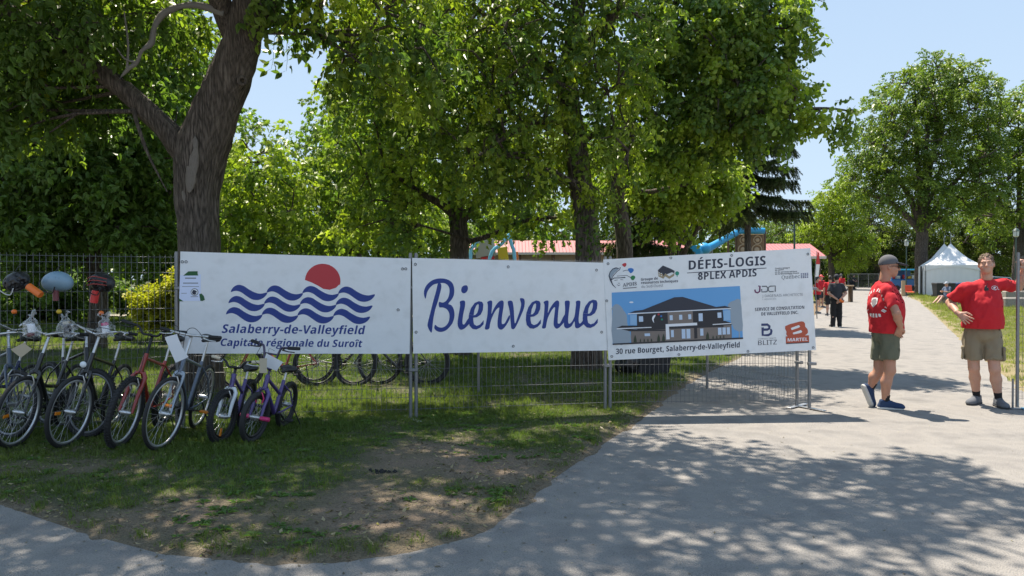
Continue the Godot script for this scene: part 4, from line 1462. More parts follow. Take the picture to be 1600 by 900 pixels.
	for q in [[345, 690, 18, 85], [612, 680, 17, 85], [668, 676, 18, 85], [1168, 656, 20, 88], [405, 686, 8, 40], [448, 684, 8, 40], [490, 682, 8, 40], [530, 680, 8, 38], [1230, 648, 8, 38], [1272, 646, 8, 38], [1312, 644, 8, 38], [1352, 642, 8, 38]]:
		print_on("picture_shrub", outline([[q[0] - q[2], q[1]], [q[0] + q[2], q[1] - 1], [q[0] + q[2] * 0.7, q[1] - q[3] * 0.55], [q[0], q[1] - q[3]], [q[0] - q[2] * 0.8, q[1] - q[3] * 0.5]], zx, zy, zs), M.print_green, plan, 9)
	print_on("picture_emblem", rounded(outline([[575, 375], [545, 392], [536, 430], [560, 472], [553, 430], [570, 400]], zx, zy, zs), 2), M.paper, plan, 9)
	for q in [[610, 372, M.ink_red], [640, 392, M.logo_blue], [648, 430, M.logo_teal]]:
		print_on("picture_emblem", disc(q[0], q[1], 12, 11, zx, zy, zs, 8), q[2], plan, 9)
	# the face-and-flowers emblem
	zx = 945.0
	zy = 405.0
	zs = 12.3077
	print_on("emblem", rounded(outline([[270, 182], [215, 160], [150, 185], [95, 255], [80, 320], [100, 385], [110, 390], [130, 340], [190, 260], [240, 215]], zx, zy, zs), 2), M.print_haze, plan, 1)
	for q in [[[[270, 180], [215, 165], [150, 190], [98, 255], [80, 320], [115, 410], [150, 490], [215, 555]], [14, 18, 16, 14, 18, 30, 18, 6]], [[[298, 155], [285, 200], [230, 240], [160, 320], [122, 385]], [16, 12, 12, 12, 12]], [[[352, 175], [350, 225], [320, 275], [230, 325], [270, 290], [345, 240]], [10, 12, 12, 12, 10, 10]], [[[350, 232], [400, 212], [450, 214]], [10, 10, 8]], [[[232, 325], [330, 318], [420, 310], [495, 352]], [10, 9, 9, 9]], [[[118, 400], [180, 362], [300, 358], [395, 350]], [18, 14, 14, 20]], [[[185, 410], [250, 398]], [10, 6]], [[[300, 392], [355, 398]], [10, 6]], [[[232, 488], [265, 506], [300, 492]], [6, 12, 6]], [[[250, 462], [290, 462]], [8, 8]]]:
		print_on("emblem", stroke(q[0], q[1], zx, zy, zs), ink, plan, 2)
	print_on("emblem", rounded(outline([[330, 105], [365, 78], [405, 75], [415, 110], [385, 150], [355, 135]], zx, zy, zs), 2), M.ink_red, plan, 3)
	print_on("emblem", rounded(outline([[440, 195], [480, 170], [540, 180], [555, 220], [500, 272], [470, 245]], zx, zy, zs), 2), M.logo_blue, plan, 3)
	print_on("emblem", rounded(outline([[495, 345], [530, 315], [570, 320], [585, 355], [545, 405], [505, 385]], zx, zy, zs), 2), M.logo_green, plan, 3)
	text_on("APDIS", zx + 345 / zs, zy + 530 / zs, zx + 612 / zs, zy + 500 / zs, 66 / zs, ink, plan, true, 0.0, "Droid Serif")
	print_on("rule", outline([[350, 552], [610, 532], [610, 550], [350, 572]], zx, zy, zs), M.ink_grey, plan, 2)
	# the technical resources group
	text_on("Groupe de", zx + 693 / zs, zy + 415 / zs, zx + 1020 / zs, zy + 390 / zs, 50 / zs, ink, plan)
	text_on("ressources techniques", zx + 698 / zs, zy + 478 / zs, zx + 1408 / zs, zy + 440 / zs, 50 / zs, ink, plan)
	text_on("du Sud-Ouest", zx + 702 / zs, zy + 553 / zs, zx + 1120 / zs, zy + 528 / zs, 52 / zs, M.ink_grey, plan, false)
	print_on("logo_house_wall", outline([[1022, 215], [1150, 260], [1170, 280], [1240, 330], [1340, 265], [1330, 320], [1240, 378], [1160, 330], [1125, 375], [1030, 330]], zx, zy, zs), M.logo_sand, plan, 2)
	print_on("logo_house_roof", outline([[1018, 212], [1115, 122], [1270, 185], [1340, 225], [1335, 270], [1290, 250], [1190, 290], [1160, 270], [1130, 330], [1105, 275], [1040, 255]], zx, zy, zs), M.print_roof, plan, 3)
	for q in [[1045, 262], [1085, 275], [1045, 302], [1085, 318]]:
		print_on("logo_window", disc(q[0], q[1], 12, 9, zx, zy, zs, 8), M.paper, plan, 4)
	print_on("logo_tree", disc(1390, 272, 38, 40, zx, zy, zs, 14), M.logo_teal, plan, 2)
	print_on("logo_tree", outline([[1384, 305], [1396, 305], [1396, 340], [1384, 340]], zx, zy, zs), M.logo_teal, plan, 3)
	# the column of sponsors
	zx = 1165.0
	zy = 405.0
	zs = 6.0
	var small := ["Centre intégré", "de santé", "et de services sociaux", "de la Montérégie-Ouest"]
	for k in 4:
		text_on(small[k], zx + 275 / zs, zy + (93 + k * 17.5) / zs, zx + [412, 355, 482, 500][k] / zs, zy + (86 + k * 16.5) / zs, 12.5 / zs, ink, plan)
	text_on("Québec", zx + 337 / zs, zy + 187 / zs, zx + 508 / zs, zy + 176 / zs, 33 / zs, M.ink_grey_dark, plan, false, 0.0, "Droid Serif")
	for q in [[517, 133], [554, 130], [517, 158], [554, 155]]:
		print_on("flag", outline([[q[0], q[1]], [q[0] + 32, q[1] - 2], [q[0] + 32, q[1] + 18], [q[0], q[1] + 20]], zx, zy, zs), M.ink_navy, plan, 2)
		print_on("flag_cross", outline([[q[0] + 13, q[1] - 1], [q[0] + 18, q[1] - 1], [q[0] + 18, q[1] + 19], [q[0] + 13, q[1] + 19]], zx, zy, zs), M.paper, plan, 3)
		print_on("flag_cross", outline([[q[0], q[1] + 7], [q[0] + 32, q[1] + 5], [q[0] + 32, q[1] + 10], [q[0], q[1] + 12]], zx, zy, zs), M.paper, plan, 4)
	print_on("logo_letter", stroke([[86, 285], [92, 308], [112, 315], [132, 302], [134, 252], [118, 252]], [14, 14, 14, 14, 14, 12], zx, zy, zs), M.logo_plum, plan, 2)
	print_on("logo_letter", stroke([[152, 255], [195, 254], [208, 272], [205, 298], [190, 306], [152, 307], [150, 280]], [10, 10, 10, 10, 10, 10, 10], zx, zy, zs), M.ink_grey_dark, plan, 2)
	print_on("logo_letter", stroke([[262, 303], [225, 305], [212, 290], [214, 264], [230, 253], [278, 251], [277, 304]], [9, 9, 9, 9, 9, 10, 10], zx, zy, zs), M.ink_grey_dark, plan, 3)
	text_on("J DAGENAIS ARCHITECTE", zx + 155 / zs, zy + 357 / zs, zx + 537 / zs, zy + 342 / zs, 24 / zs, M.ink_grey, plan, false)
	text_on("+ ASSOCIÉS", zx + 155 / zs, zy + 385 / zs, zx + 288 / zs, zy + 379 / zs, 17 / zs, M.ink_grey_light, plan, false)
	text_on("SERVICE DE CONSULTATION", zx + 88 / zs, zy + 486 / zs, zx + 550 / zs, zy + 464 / zs, 29 / zs, ink, plan)
	text_on("DE VALLEYFIELD INC.", zx + 148 / zs, zy + 528 / zs, zx + 494 / zs, zy + 513 / zs, 29 / zs, ink, plan)
	print_on("logo_letter", stroke([[148, 615], [205, 613], [225, 630], [222, 650], [205, 660], [165, 661]], [22, 22, 22, 22, 22, 22], zx, zy, zs), M.ink_navy, plan, 2)
	print_on("logo_letter", stroke([[160, 640], [161, 712], [215, 712], [238, 698], [243, 672], [236, 655]], [22, 22, 22, 22, 20, 16], zx, zy, zs), M.ink_navy, plan, 3)
	text_on("CONSULTANTS", zx + 117 / zs, zy + 755 / zs, zx + 288 / zs, zy + 748 / zs, 15 / zs, M.ink_grey, plan, false)
	text_on("BLITZ", zx + 118 / zs, zy + 806 / zs, zx + 294 / zs, zy + 798 / zs, 43 / zs, ink, plan, false)
	print_on("logo_letter", rounded(outline([[372, 628], [470, 595], [530, 582], [556, 600], [560, 632], [580, 655], [585, 690], [560, 712], [540, 722], [396, 724], [385, 680]], zx, zy, zs), 2), M.logo_brick, plan, 2)
	print_on("logo_counter", outline([[425, 645], [500, 617], [512, 632], [500, 642], [432, 665]], zx, zy, zs), M.banner, plan, 3)
	print_on("logo_counter", outline([[442, 690], [520, 664], [532, 680], [522, 690], [450, 706]], zx, zy, zs), M.banner, plan, 3)
	print_on("logo_bar", outline([[378, 724], [594, 713], [597, 778], [380, 792]], zx, zy, zs), M.logo_brick, plan, 3)
	text_on("MARTEL", zx + 395 / zs, zy + 772 / zs, zx + 583 / zs, zy + 764 / zs, 30 / zs, M.paper, plan, true, 0.0, "Droid Sans", 4)
	print_on("rule", outline([[380, 788], [596, 776], [596, 784], [380, 796]], zx, zy, zs), ink, plan, 4)

# ------------------------------------------------------------------ bicycles
var wheel_cache := {}

func wheel_meshes(r: float, fat: float, rim: Material, knobby: bool) -> Array:
	var key := "%s %s %s %s" % [r, fat, rim.get_instance_id(), knobby]
	if wheel_cache.has(key):
		return wheel_cache[key]
	var axis := Vector3.RIGHT
	var t := Geo.new()
	t.torus(Vector3.ZERO, axis, r - fat, fat, 44, 9)
	if knobby:
		for k in 60:
			var a := TAU * k / 60.0
			for s in [-0.5, 0.5]:
				var d := Vector3(0, cos(a + s * 0.05), sin(a + s * 0.05))
				t.box(d * (r - 0.002) + axis * s * fat * 0.9, Vector3(fat * 0.7, 0.012, 0.016), Basis(axis, d, axis.cross(d)))
	var m := Geo.new()
	m.torus(Vector3.ZERO, axis, r - fat * 2.0 - 0.008, 0.011, 44, 6, 1.2)
	var s := Geo.new()
	for k in 28:
		var a := TAU * k / 28.0
		var hub := a + (0.9 if k % 4 < 2 else -0.9)
		var side := 0.028 if k % 2 == 0 else -0.028
		s.tube([axis * side + Vector3(0, cos(hub), sin(hub)) * 0.022, Vector3(0, cos(a), sin(a)) * (r - fat * 2.0 - 0.01)], [0.0013], 3, false)
	var h := Geo.new()
	h.tube([axis * -0.055, axis * -0.03, axis * 0.03, axis * 0.055], [0.010, 0.024, 0.024, 0.010], 10)
	var out := [t.mesh(M.rubber), m.mesh(rim), s.mesh(M.bright_steel), h.mesh(M.bright_steel)]
	wheel_cache[key] = out
	return out

func add_wheel(root: Node3D, t: Transform3D, meshes: Array, reflector: Material = null, r := 0.3) -> void:
	var w := Node3D.new()
	w.name = "wheel"
	w.transform = t
	root.add_child(w, true)
	shared("tyre", meshes[0], w)
	shared("rim", meshes[1], w)
	shared("spokes", meshes[2], w)
	shared("hub", meshes[3], w)
	if reflector:
		var g := Geo.new()
		g.box(Vector3(0.012, r * 0.45, r * 0.38), Vector3(0.012, 0.075, 0.03), Basis(Vector3.RIGHT, 0.7), 0.004)
		part("reflector", g, reflector, w, false)

func local(called: String, g: Geo, material: Material, parent: Node3D, t := Transform3D.IDENTITY) -> MeshInstance3D:
	var o := part(called, g, material, parent, false)
	o.transform = t
	return o

func bicycle(label: String, contact: Vector3, yaw: float, lean: float, steer: float, o: Dictionary) -> Node3D:
	# local axes: +z is forward, the rear wheel stands at the origin; contact is where the front tyre meets the grass
	var r: float = o.get("r", 0.335)
	var fat: float = o.get("fat", 0.018)
	var kid: bool = o.get("kid", false)
	var wb: float = o.get("wb", 1.03 if not kid else 0.76)
	var s: float = 1.0 if not kid else 0.70
	var paint: Material = o.get("paint", M.paint_black)
	var fork_paint: Material = o.get("fork", paint)
	var basis_ := Basis(Vector3.UP, yaw) * Basis(Vector3.BACK, lean)
	var root := thing("bicycle", label, "bicycle", contact - basis_ * Vector3(0, 0, wb), o.get("group", "bikes parked along the fence"))
	root.basis = basis_
	var bb := Vector3(0, r - 0.055 * s, 0.44 * s)
	var seat_top := Vector3(0, r + 0.40 * s, 0.27 * s)
	var head_lo := Vector3(0, r + (0.37 if not kid else 0.36) * s + (0.02 if kid else 0.0), wb - 0.155 * s)
	var head_hi := head_lo + Vector3(0, 0.15, -0.05) * s
	var axis := (head_hi - head_lo).normalized()
	var turned := Transform3D(Basis(axis, steer), Vector3.ZERO)
	var st := Transform3D(turned.basis, head_lo - turned.basis * head_lo)
	var rear := Vector3(0, r, 0)
	var front := Vector3(0, r, wb)
	# frame
	var f := Geo.new()
	var tr := 0.017 if not kid else 0.019
	if o.get("step", false):
		limb(f, [head_lo.lerp(head_hi, 0.4), bb.lerp(head_lo, 0.6) + Vector3(0, 0.02, 0), bb.lerp(seat_top, 0.45)], [tr, tr, tr], 8)
	else:
		f.tube([head_lo.lerp(head_hi, 0.8), seat_top - Vector3(0, 0.05 if not kid else 0.16, 0)], [tr * 0.9, tr * 0.9], 9)
	f.tube([head_lo.lerp(head_hi, 0.15), bb], [tr * 1.15, tr * 1.15], 9)
	f.tube([bb, seat_top], [tr, tr], 9)
	f.tube([head_lo - axis * 0.01, head_hi + axis * 0.01], [tr * 1.25, tr * 1.25], 10)
	for x in [-1.0, 1.0]:
		var drop := rear + Vector3(x * 0.062, 0, 0)
		f.tube([bb + Vector3(x * 0.02, 0, -0.02), bb.lerp(drop, 0.35) + Vector3(x * 0.025, 0, 0), drop], [0.010, 0.010, 0.008], 6)
		f.tube([seat_top + Vector3(x * 0.012, -0.05, 0), seat_top.lerp(drop, 0.45) + Vector3(x * 0.03, 0, 0), drop], [0.008, 0.008, 0.007], 6)
	local("frame", f, paint, root)
	if o.has("second"):
		var d2 := Geo.new()
		d2.tube([head_lo.lerp(bb, 0.3), head_lo.lerp(bb, 0.62)], [tr * 1.19, tr * 1.19], 9, false)
		local("frame_decal", d2, o.second, root)
	# fork
	var k := Geo.new()
	for x in [-1.0, 1.0]:
		var top := head_lo + Vector3(x * 0.045, -0.035, 0.012) * Vector3(1, 1, 1)
		if o.get("bulky", false):
			k.tube([head_lo + Vector3(x * 0.03, -0.01, 0.0), top + Vector3(x * 0.012, -0.02, 0.0), top.lerp(front, 0.55) + Vector3(x * 0.035, 0, 0.0), front + Vector3(x * 0.06, 0, 0)], [0.016, 0.021, 0.018, 0.012], 8)
		else:
			limb(k, [head_lo + Vector3(x * 0.014, 0, 0), top, top.lerp(front, 0.6) + Vector3(x * 0.018, 0, -0.015), front + Vector3(x * 0.055, 0, 0)], [0.012, 0.013, 0.010, 0.007], 7, 0.0, 4)
	k.tube([head_lo + Vector3(-0.045, -0.028, 0.006), head_lo + Vector3(0, -0.01, 0), head_lo + Vector3(0.045, -0.028, 0.006)], [0.014, 0.019, 0.014], 8)
	var fork := local("fork", k, fork_paint, root, st)
	# brakes
	var br := Geo.new()
	var bh := Vector3(0, r + (r - fat) + 0.008, 0)
	var rim_top := front + (head_lo - front).normalized() * (r - fat * 2.0)
	for x in [-1.0, 1.0]:
		br.tube([rim_top + Vector3(x * 0.028, -0.05, 0.03), rim_top + Vector3(x * 0.045, 0.0, 0.035), rim_top + Vector3(x * 0.02, 0.055, 0.04)], [0.007, 0.008, 0.006], 6)
	br.tube([rim_top + Vector3(-0.02, 0.055, 0.04), rim_top + Vector3(0.02, 0.055, 0.04)], [0.004, 0.004], 5)
	local("brake", br, o.get("brake", M.bright_steel), fork)
	# handlebar, all of it turning with the fork
	var stem_top := head_hi + axis * (0.19 if not kid else 0.07)
	var clampp := stem_top + Vector3(0, 0.01, 0.06 if not kid else 0.03)
	var hb := Geo.new()
	hb.tube([head_hi, stem_top], [0.014, 0.014], 8)
	hb.tube([stem_top - axis * 0.01, clampp], [0.015, 0.015], 8)
	var style: String = o.get("bar", "swept")
	var half: Array
	match style:
		"flat": half = [clampp, clampp + Vector3(0.10, 0.005, 0), clampp + Vector3(0.29, 0.015, -0.04)]
		"rise": half = [clampp, clampp + Vector3(0.07, 0.0, 0), clampp + Vector3(0.13, 0.06, -0.01), clampp + Vector3(0.30, 0.075, -0.06)]
		"bmx": half = [clampp, clampp + Vector3(0.05, 0.02, 0), clampp + Vector3(0.10, 0.20, -0.02), clampp + Vector3(0.15, 0.225, -0.03), clampp + Vector3(0.29, 0.235, -0.08)]
		_: half = [clampp, clampp + Vector3(0.08, 0.02, 0.01), clampp + Vector3(0.19, 0.05, -0.01), clampp + Vector3(0.27, 0.045, -0.08), clampp + Vector3(0.29, 0.035, -0.17)]
	if kid:
		for q in half.size():
			half[q] = clampp + (half[q] - clampp) * Vector3(0.86, 0.95, 0.9)
	var bar := []
	for q in range(half.size() - 1, 0, -1):
		bar.append(Vector3(-half[q].x, half[q].y, half[q].z))
	bar.append_array(half)
	var path := limb(hb, bar, [0.0115], 8, 0.0, 4) if false else []
	var radii := []
	for q in bar.size():
		radii.append(0.0115)
	path = limb(hb, bar, radii, 8, 0.0, 4)
	if style == "bmx":
		hb.tube([half[2].lerp(half[1], 0.3), Vector3(-half[2].lerp(half[1], 0.3).x, half[2].lerp(half[1], 0.3).y, half[2].z)], [0.008, 0.008], 6)
	var handle := local("handlebar", hb, o.get("bar_paint", M.bright_steel), root, st)
	for x in [0, 1]:
		var e: Vector3 = bar[0] if x == 0 else bar[bar.size() - 1]
		var i: Vector3 = bar[1] if x == 0 else bar[bar.size() - 2]
		var d := (e - i).normalized()
		var g := Geo.new()
		g.tube([e - d * 0.105, e - d * 0.10, e + d * 0.005, e + d * 0.012], [0.014, 0.0165, 0.0165, 0.012], 9)
		local("grip", g, o.get("grip", M.rubber), handle)
		var lv := Geo.new()
		var side := -1.0 if x == 0 else 1.0
		var root_ := e - d * 0.135
		lv.tube([root_, root_ + Vector3(0, -0.018, 0.03), root_ + d * 0.06 + Vector3(0, -0.03, 0.05), root_ + d * 0.12 + Vector3(0, -0.035, 0.045)], [0.012, 0.009, 0.006, 0.006], 6)
		local("brake_lever", lv, o.get("lever", M.bright_steel), handle)
		var cb := Geo.new()
		limb(cb, [root_ + Vector3(-side * 0.02, 0, 0.02), clampp + Vector3(side * 0.10, 0.08, 0.10), clampp + Vector3(side * 0.03, 0.02, 0.11), head_lo + Vector3(side * 0.03, 0.05, 0.07), rim_top + Vector3(0.0, 0.07, 0.045)], [0.0028, 0.0028, 0.0028, 0.0028, 0.0028], 4, 0.0, 4)
		local("cable", cb, M.rubber, handle)
	# saddle
	var sp := Geo.new()
	var sad := seat_top + Vector3(0, 0.20 if not kid else 0.08, -0.04 * s)
	sp.tube([seat_top - Vector3(0, 0.03, 0), sad], [0.0125, 0.0125], 8)
	local("seat_post", sp, M.bright_steel, root)
	var sd := Field.new(sad + Vector3(-0.13, -0.07, -0.18), sad + Vector3(0.13, 0.09, 0.2), 0.011)
	sd.capsule(sad + Vector3(0, 0.02, 0.15 * s), sad + Vector3(0, 0.025, -0.02), 0.020, 0.036, 0.03, [], Vector3(1, 1.3, 1))
	sd.ball(sad + Vector3(-0.045 * s, 0.03, -0.09 * s), Vector3(0.055, 0.032, 0.075), 0.03)
	sd.ball(sad + Vector3(0.045 * s, 0.03, -0.09 * s), Vector3(0.055, 0.032, 0.075), 0.03)
	var sg := Geo.new()
	sd.into(sg)
	local("saddle", sg, o.get("saddle", M.vinyl), root)
	# crank, chainring, pedals
	var cr := Geo.new()
	cr.tube([bb + Vector3(-0.06, 0, 0), bb + Vector3(0.06, 0, 0)], [0.016, 0.016], 8)
	var ca: float = o.get("crank", 0.6)
	var arm := Vector3(0, sin(ca), cos(ca)) * 0.165 * s
	cr.tube([bb + Vector3(-0.07, 0, 0), bb + Vector3(-0.075, 0, 0) + arm], [0.011, 0.008], 6)
	cr.tube([bb + Vector3(0.07, 0, 0), bb + Vector3(0.075, 0, 0) - arm], [0.011, 0.008], 6)
	var crank := local("crank", cr, M.dark_steel, root)
	var ch := Geo.new()
	ch.torus(bb + Vector3(-0.05, 0, 0), Vector3.RIGHT, 0.085 * s, 0.007, 24, 5)
	ch.torus(bb + Vector3(-0.05, 0, 0), Vector3.RIGHT, 0.055 * s, 0.005, 20, 5)
	for q in 5:
		var a := TAU * q / 5.0
		ch.tube([bb + Vector3(-0.05, 0, 0), bb + Vector3(-0.05, sin(a) * 0.085 * s, cos(a) * 0.085 * s)], [0.006, 0.006], 4)
	local("chainring", ch, M.dark_steel, crank)
	var cn := Geo.new()
	cn.tube([bb + Vector3(-0.05, 0.085 * s, 0), rear + Vector3(-0.045, 0.04, 0)], [0.004, 0.004], 4)
	cn.tube([bb + Vector3(-0.05, -0.085 * s, 0), rear + Vector3(-0.045, -0.05, 0.02)], [0.004, 0.004], 4)
	cn.torus(rear + Vector3(-0.045, 0, 0), Vector3.RIGHT, 0.04, 0.008, 16, 5)
	local("chain", cn, M.dark_steel, root)
	for x in [-1.0, 1.0]:
		var pd := Geo.new()
		pd.box(bb + Vector3(x * 0.125, 0, 0) - arm * x, Vector3(0.085, 0.022, 0.065), Basis.IDENTITY, 0.006)
		local("pedal", pd, o.get("pedal", M.rubber), crank)
	# stand, wheels
	var ks := Geo.new()
	if not kid:
		ks.tube([rear.lerp(bb, 0.35) + Vector3(0.05, 0, 0), rear.lerp(bb, 0.35) + Vector3(0.17, -r + 0.075, -0.03)], [0.008, 0.007], 6)
	else:
		ks.tube([rear + Vector3(0.06, 0, 0), rear + Vector3(0.16, -r + 0.055, -0.05)], [0.008, 0.007], 6)
	local("kickstand", ks, M.dark_steel, root)
	var rim: Material = o.get("rim", M.rim_alloy)
	var wm := wheel_meshes(r, fat, rim, o.get("knobby", false))
	add_wheel(root, Transform3D(Basis(Vector3.RIGHT, 0.3), rear), wm, null, r)
	add_wheel(root, st * Transform3D(Basis(Vector3.RIGHT, o.get("roll", 0.0)), front), wm, M.amber if o.get("reflector", false) else null, r)
	if o.get("pegs", false):
		for x in [-1.0, 1.0]:
			var pg := Geo.new()
			pg.tube([front + Vector3(x * 0.055, 0, 0), front + Vector3(x * 0.06, 0, 0), front + Vector3(x * 0.145, 0, 0), front + Vector3(x * 0.15, 0, 0)], [0.016, 0.021, 0.021, 0.016], 10)
			local("peg", pg, M.pink, fork)
	if o.get("lamp", false):
		var lg := Geo.new()
		lg.ellipsoid(head_lo + Vector3(0.0, 0.06, 0.075), Vector3(0.032, 0.03, 0.02))
		local("front_reflector", lg, M.bright_plastic, root, st)
	return root

func paper_tag(label: String, corners: Array, d: float, material: Material, bend := 0.02) -> void:
	# a sheet hung on a handlebar, gently curled
	var q := []
	for c in corners:
		q.append(P(c[0], c[1], d + c[2]))
	var low: Vector3 = q[0]
	for p in q:
		if p.y < low.y:
			low = p
	var root := thing("paper_tag", label, "paper", low, "paper tags on the bikes")
	var g := Geo.new()
	var rows := []
	var nn: Vector3 = (q[1] - q[0]).cross(q[3] - q[0]).normalized()
	if nn.z < 0.0:
		nn = -nn
	for side in [0.0, -0.0008]:
		for i in 7:
			var row := []
			for j in 5:
				var s := i / 6.0
				var t := j / 4.0
				var p: Vector3 = q[0].lerp(q[1], s).lerp(q[3].lerp(q[2], s), t) + nn * (bend * sin(PI * t) * (0.4 + s) + side)
				row.append(g.put(p, nn if side == 0.0 else -nn))
			rows.append(row)
	for i in 6:
		for j in 4:
			for o in [0, 7]:
				g.tri_i(rows[o + i][j], rows[o + i + 1][j], rows[o + i + 1][j + 1])
				g.tri_i(rows[o + i][j], rows[o + i + 1][j + 1], rows[o + i][j + 1])
	part("sheet", g, material, root)
	var tie := Geo.new()
	limb(tie, [q[0].lerp(q[1], 0.15) + nn * 0.004, q[0].lerp(q[1], 0.1) + Vector3(0.01, 0.05, 0.0), q[0].lerp(q[1], 0.3) + Vector3(0.02, 0.045, -0.03)], [0.0015, 0.0015, 0.0015], 4, 0.0, 4)
	part("tie", tie, M.rubber, root)

func build_bikes() -> void:
	var L1 := deg_to_rad(-12.0)
	# front row, from the end of the fence towards the banner
	bicycle("dark blue step-through bike with yellow striping, half hidden at the end of the row", Vector3(-5.02, 0.02, -6.95), 0.12, L1, -0.15, {"paint": M.paint_blue, "step": true, "second": M.yellow_paint, "saddle": M.vinyl, "bar": "swept"})
	bicycle("black step-through bike with swept chrome bars and a beige card on it", Vector3(-4.56, 0.02, -6.98), 0.12, L1, -0.12, {"paint": M.paint_black, "step": true, "bar": "swept", "reflector": true, "fat": 0.019, "crank": -0.7, "roll": 0.9})
	bicycle("black city bike with chrome bars, white-walled front rim and a clear reflector", Vector3(-4.10, 0.02, -7.0), 0.10, L1, -0.18, {"paint": M.paint_black, "bar": "swept", "reflector": true, "lamp": true, "fat": 0.020, "crank": -0.8, "roll": 0.8})
	bicycle("red mountain bike with knobby tyres and red fork legs", Vector3(-3.60, 0.02, -7.0), 0.08, L1, -0.06, {"paint": M.paint_red, "fork": M.paint_red, "bulky": true, "r": 0.33, "fat": 0.026, "knobby": true, "bar": "rise", "bar_paint": M.dark_steel, "lever": M.dark_steel, "crank": 0.8})
	bicycle("steel-blue road bike with a white paper tag on its handlebar", Vector3(-3.19, 0.02, -6.9), 0.08, L1, -0.20, {"paint": M.paint_slate, "fork": M.paint_silver, "bar": "flat", "rim": M.rim_alloy, "fat": 0.017, "crank": 0.2, "pedal": M.amber, "roll": 0.3})
	bicycle("children's purple-and-white bike with a white fork and cream grips", Vector3(-2.76, 0.02, -7.22), 0.05, deg_to_rad(-9), -0.20, {"kid": true, "r": 0.252, "fat": 0.027, "paint": M.paint_violet, "fork": M.paint_white, "bulky": true, "second": M.paint_white, "grip": M.cream, "bar": "rise", "bar_paint": M.dark_steel, "rim": M.dark_steel, "reflector": true, "knobby": true, "saddle": M.vinyl, "roll": 2.2, "lever": M.bright_steel})
	bicycle("children's violet trick bike with pink brakes and pink foot pegs", Vector3(-2.46, 0.02, -7.22), -0.10, deg_to_rad(-10), -0.12, {"kid": true, "r": 0.245, "fat": 0.026, "paint": M.paint_violet, "fork": M.paint_violet, "bulky": true, "brake": M.pink, "pegs": true, "bar": "bmx", "bar_paint": M.paint_violet_dark, "rim": M.dark_steel, "saddle": M.vinyl, "lever": M.dark_steel})
	# a second row pushed against the fence
	bicycle("slate-coloured bike with chrome bars standing close to the fence below the black helmet", Vector3(-4.85, 0.02, -7.38), 0.95, deg_to_rad(-6), 0.25, {"paint": M.paint_slate, "bar": "swept", "fat": 0.02, "wb": 1.0, "rim": M.galvanised, "group": "bikes in the second row"})
	bicycle("black knobby-tyred bike standing close to the fence below the pale blue helmet", Vector3(-4.15, 0.02, -7.45), 0.9, deg_to_rad(-7), 0.3, {"paint": M.paint_black, "rim": M.galvanised, "bar": "flat", "fat": 0.022, "knobby": true, "wb": 1.0, "group": "bikes in the second row"})
	# behind the wave banner
	bicycle("black bike parked behind the wave banner with its wheels showing below it", Vector3(-1.95, 0.02, -11.2), 1.35, deg_to_rad(-8), 0.2, {"paint": M.paint_black, "bar": "swept", "rim": M.dark_steel, "group": "bikes behind the banner"})
	bicycle("black mountain bike parked behind the wave banner near the fence joint", Vector3(-2.25, 0.02, -11.0), -1.45, deg_to_rad(8), -0.3, {"paint": M.paint_black, "bar": "rise", "fat": 0.026, "rim": M.dark_steel, "group": "bikes behind the banner"})
	bicycle("dark red bike parked behind the wave banner beside the children's bikes", Vector3(-3.75, 0.02, -10.6), -1.2, deg_to_rad(8), -0.3, {"paint": M.paint_red, "bar": "rise", "fat": 0.024, "rim": M.dark_steel, "group": "bikes behind the banner"})
	paper_tag("white paper tag hanging from the steel-blue road bike", [[257, 527, 0.0], [276, 522, 0.0], [294, 558, 0.03], [274, 567, 0.03]], 6.72, M.paper, 0.015)
	paper_tag("beige folded card on the bars of the black step-through bike", [[16, 546, 0.0], [38, 535, 0.0], [50, 545, 0.02], [32, 559, 0.02]], 6.65, M.card, 0.01)
	paper_tag("white paper tag hanging from the violet trick bike", [[416, 552, 0.0], [442, 566, 0.0], [432, 580, 0.02], [410, 571, 0.02]], 7.15, M.paper, 0.012)
	paper_tag("small cream card tied to the bars of the violet trick bike", [[405, 560, 0.0], [417, 560, 0.0], [417, 583, 0.0], [405, 583, 0.0]], 7.05, M.card, 0.006)

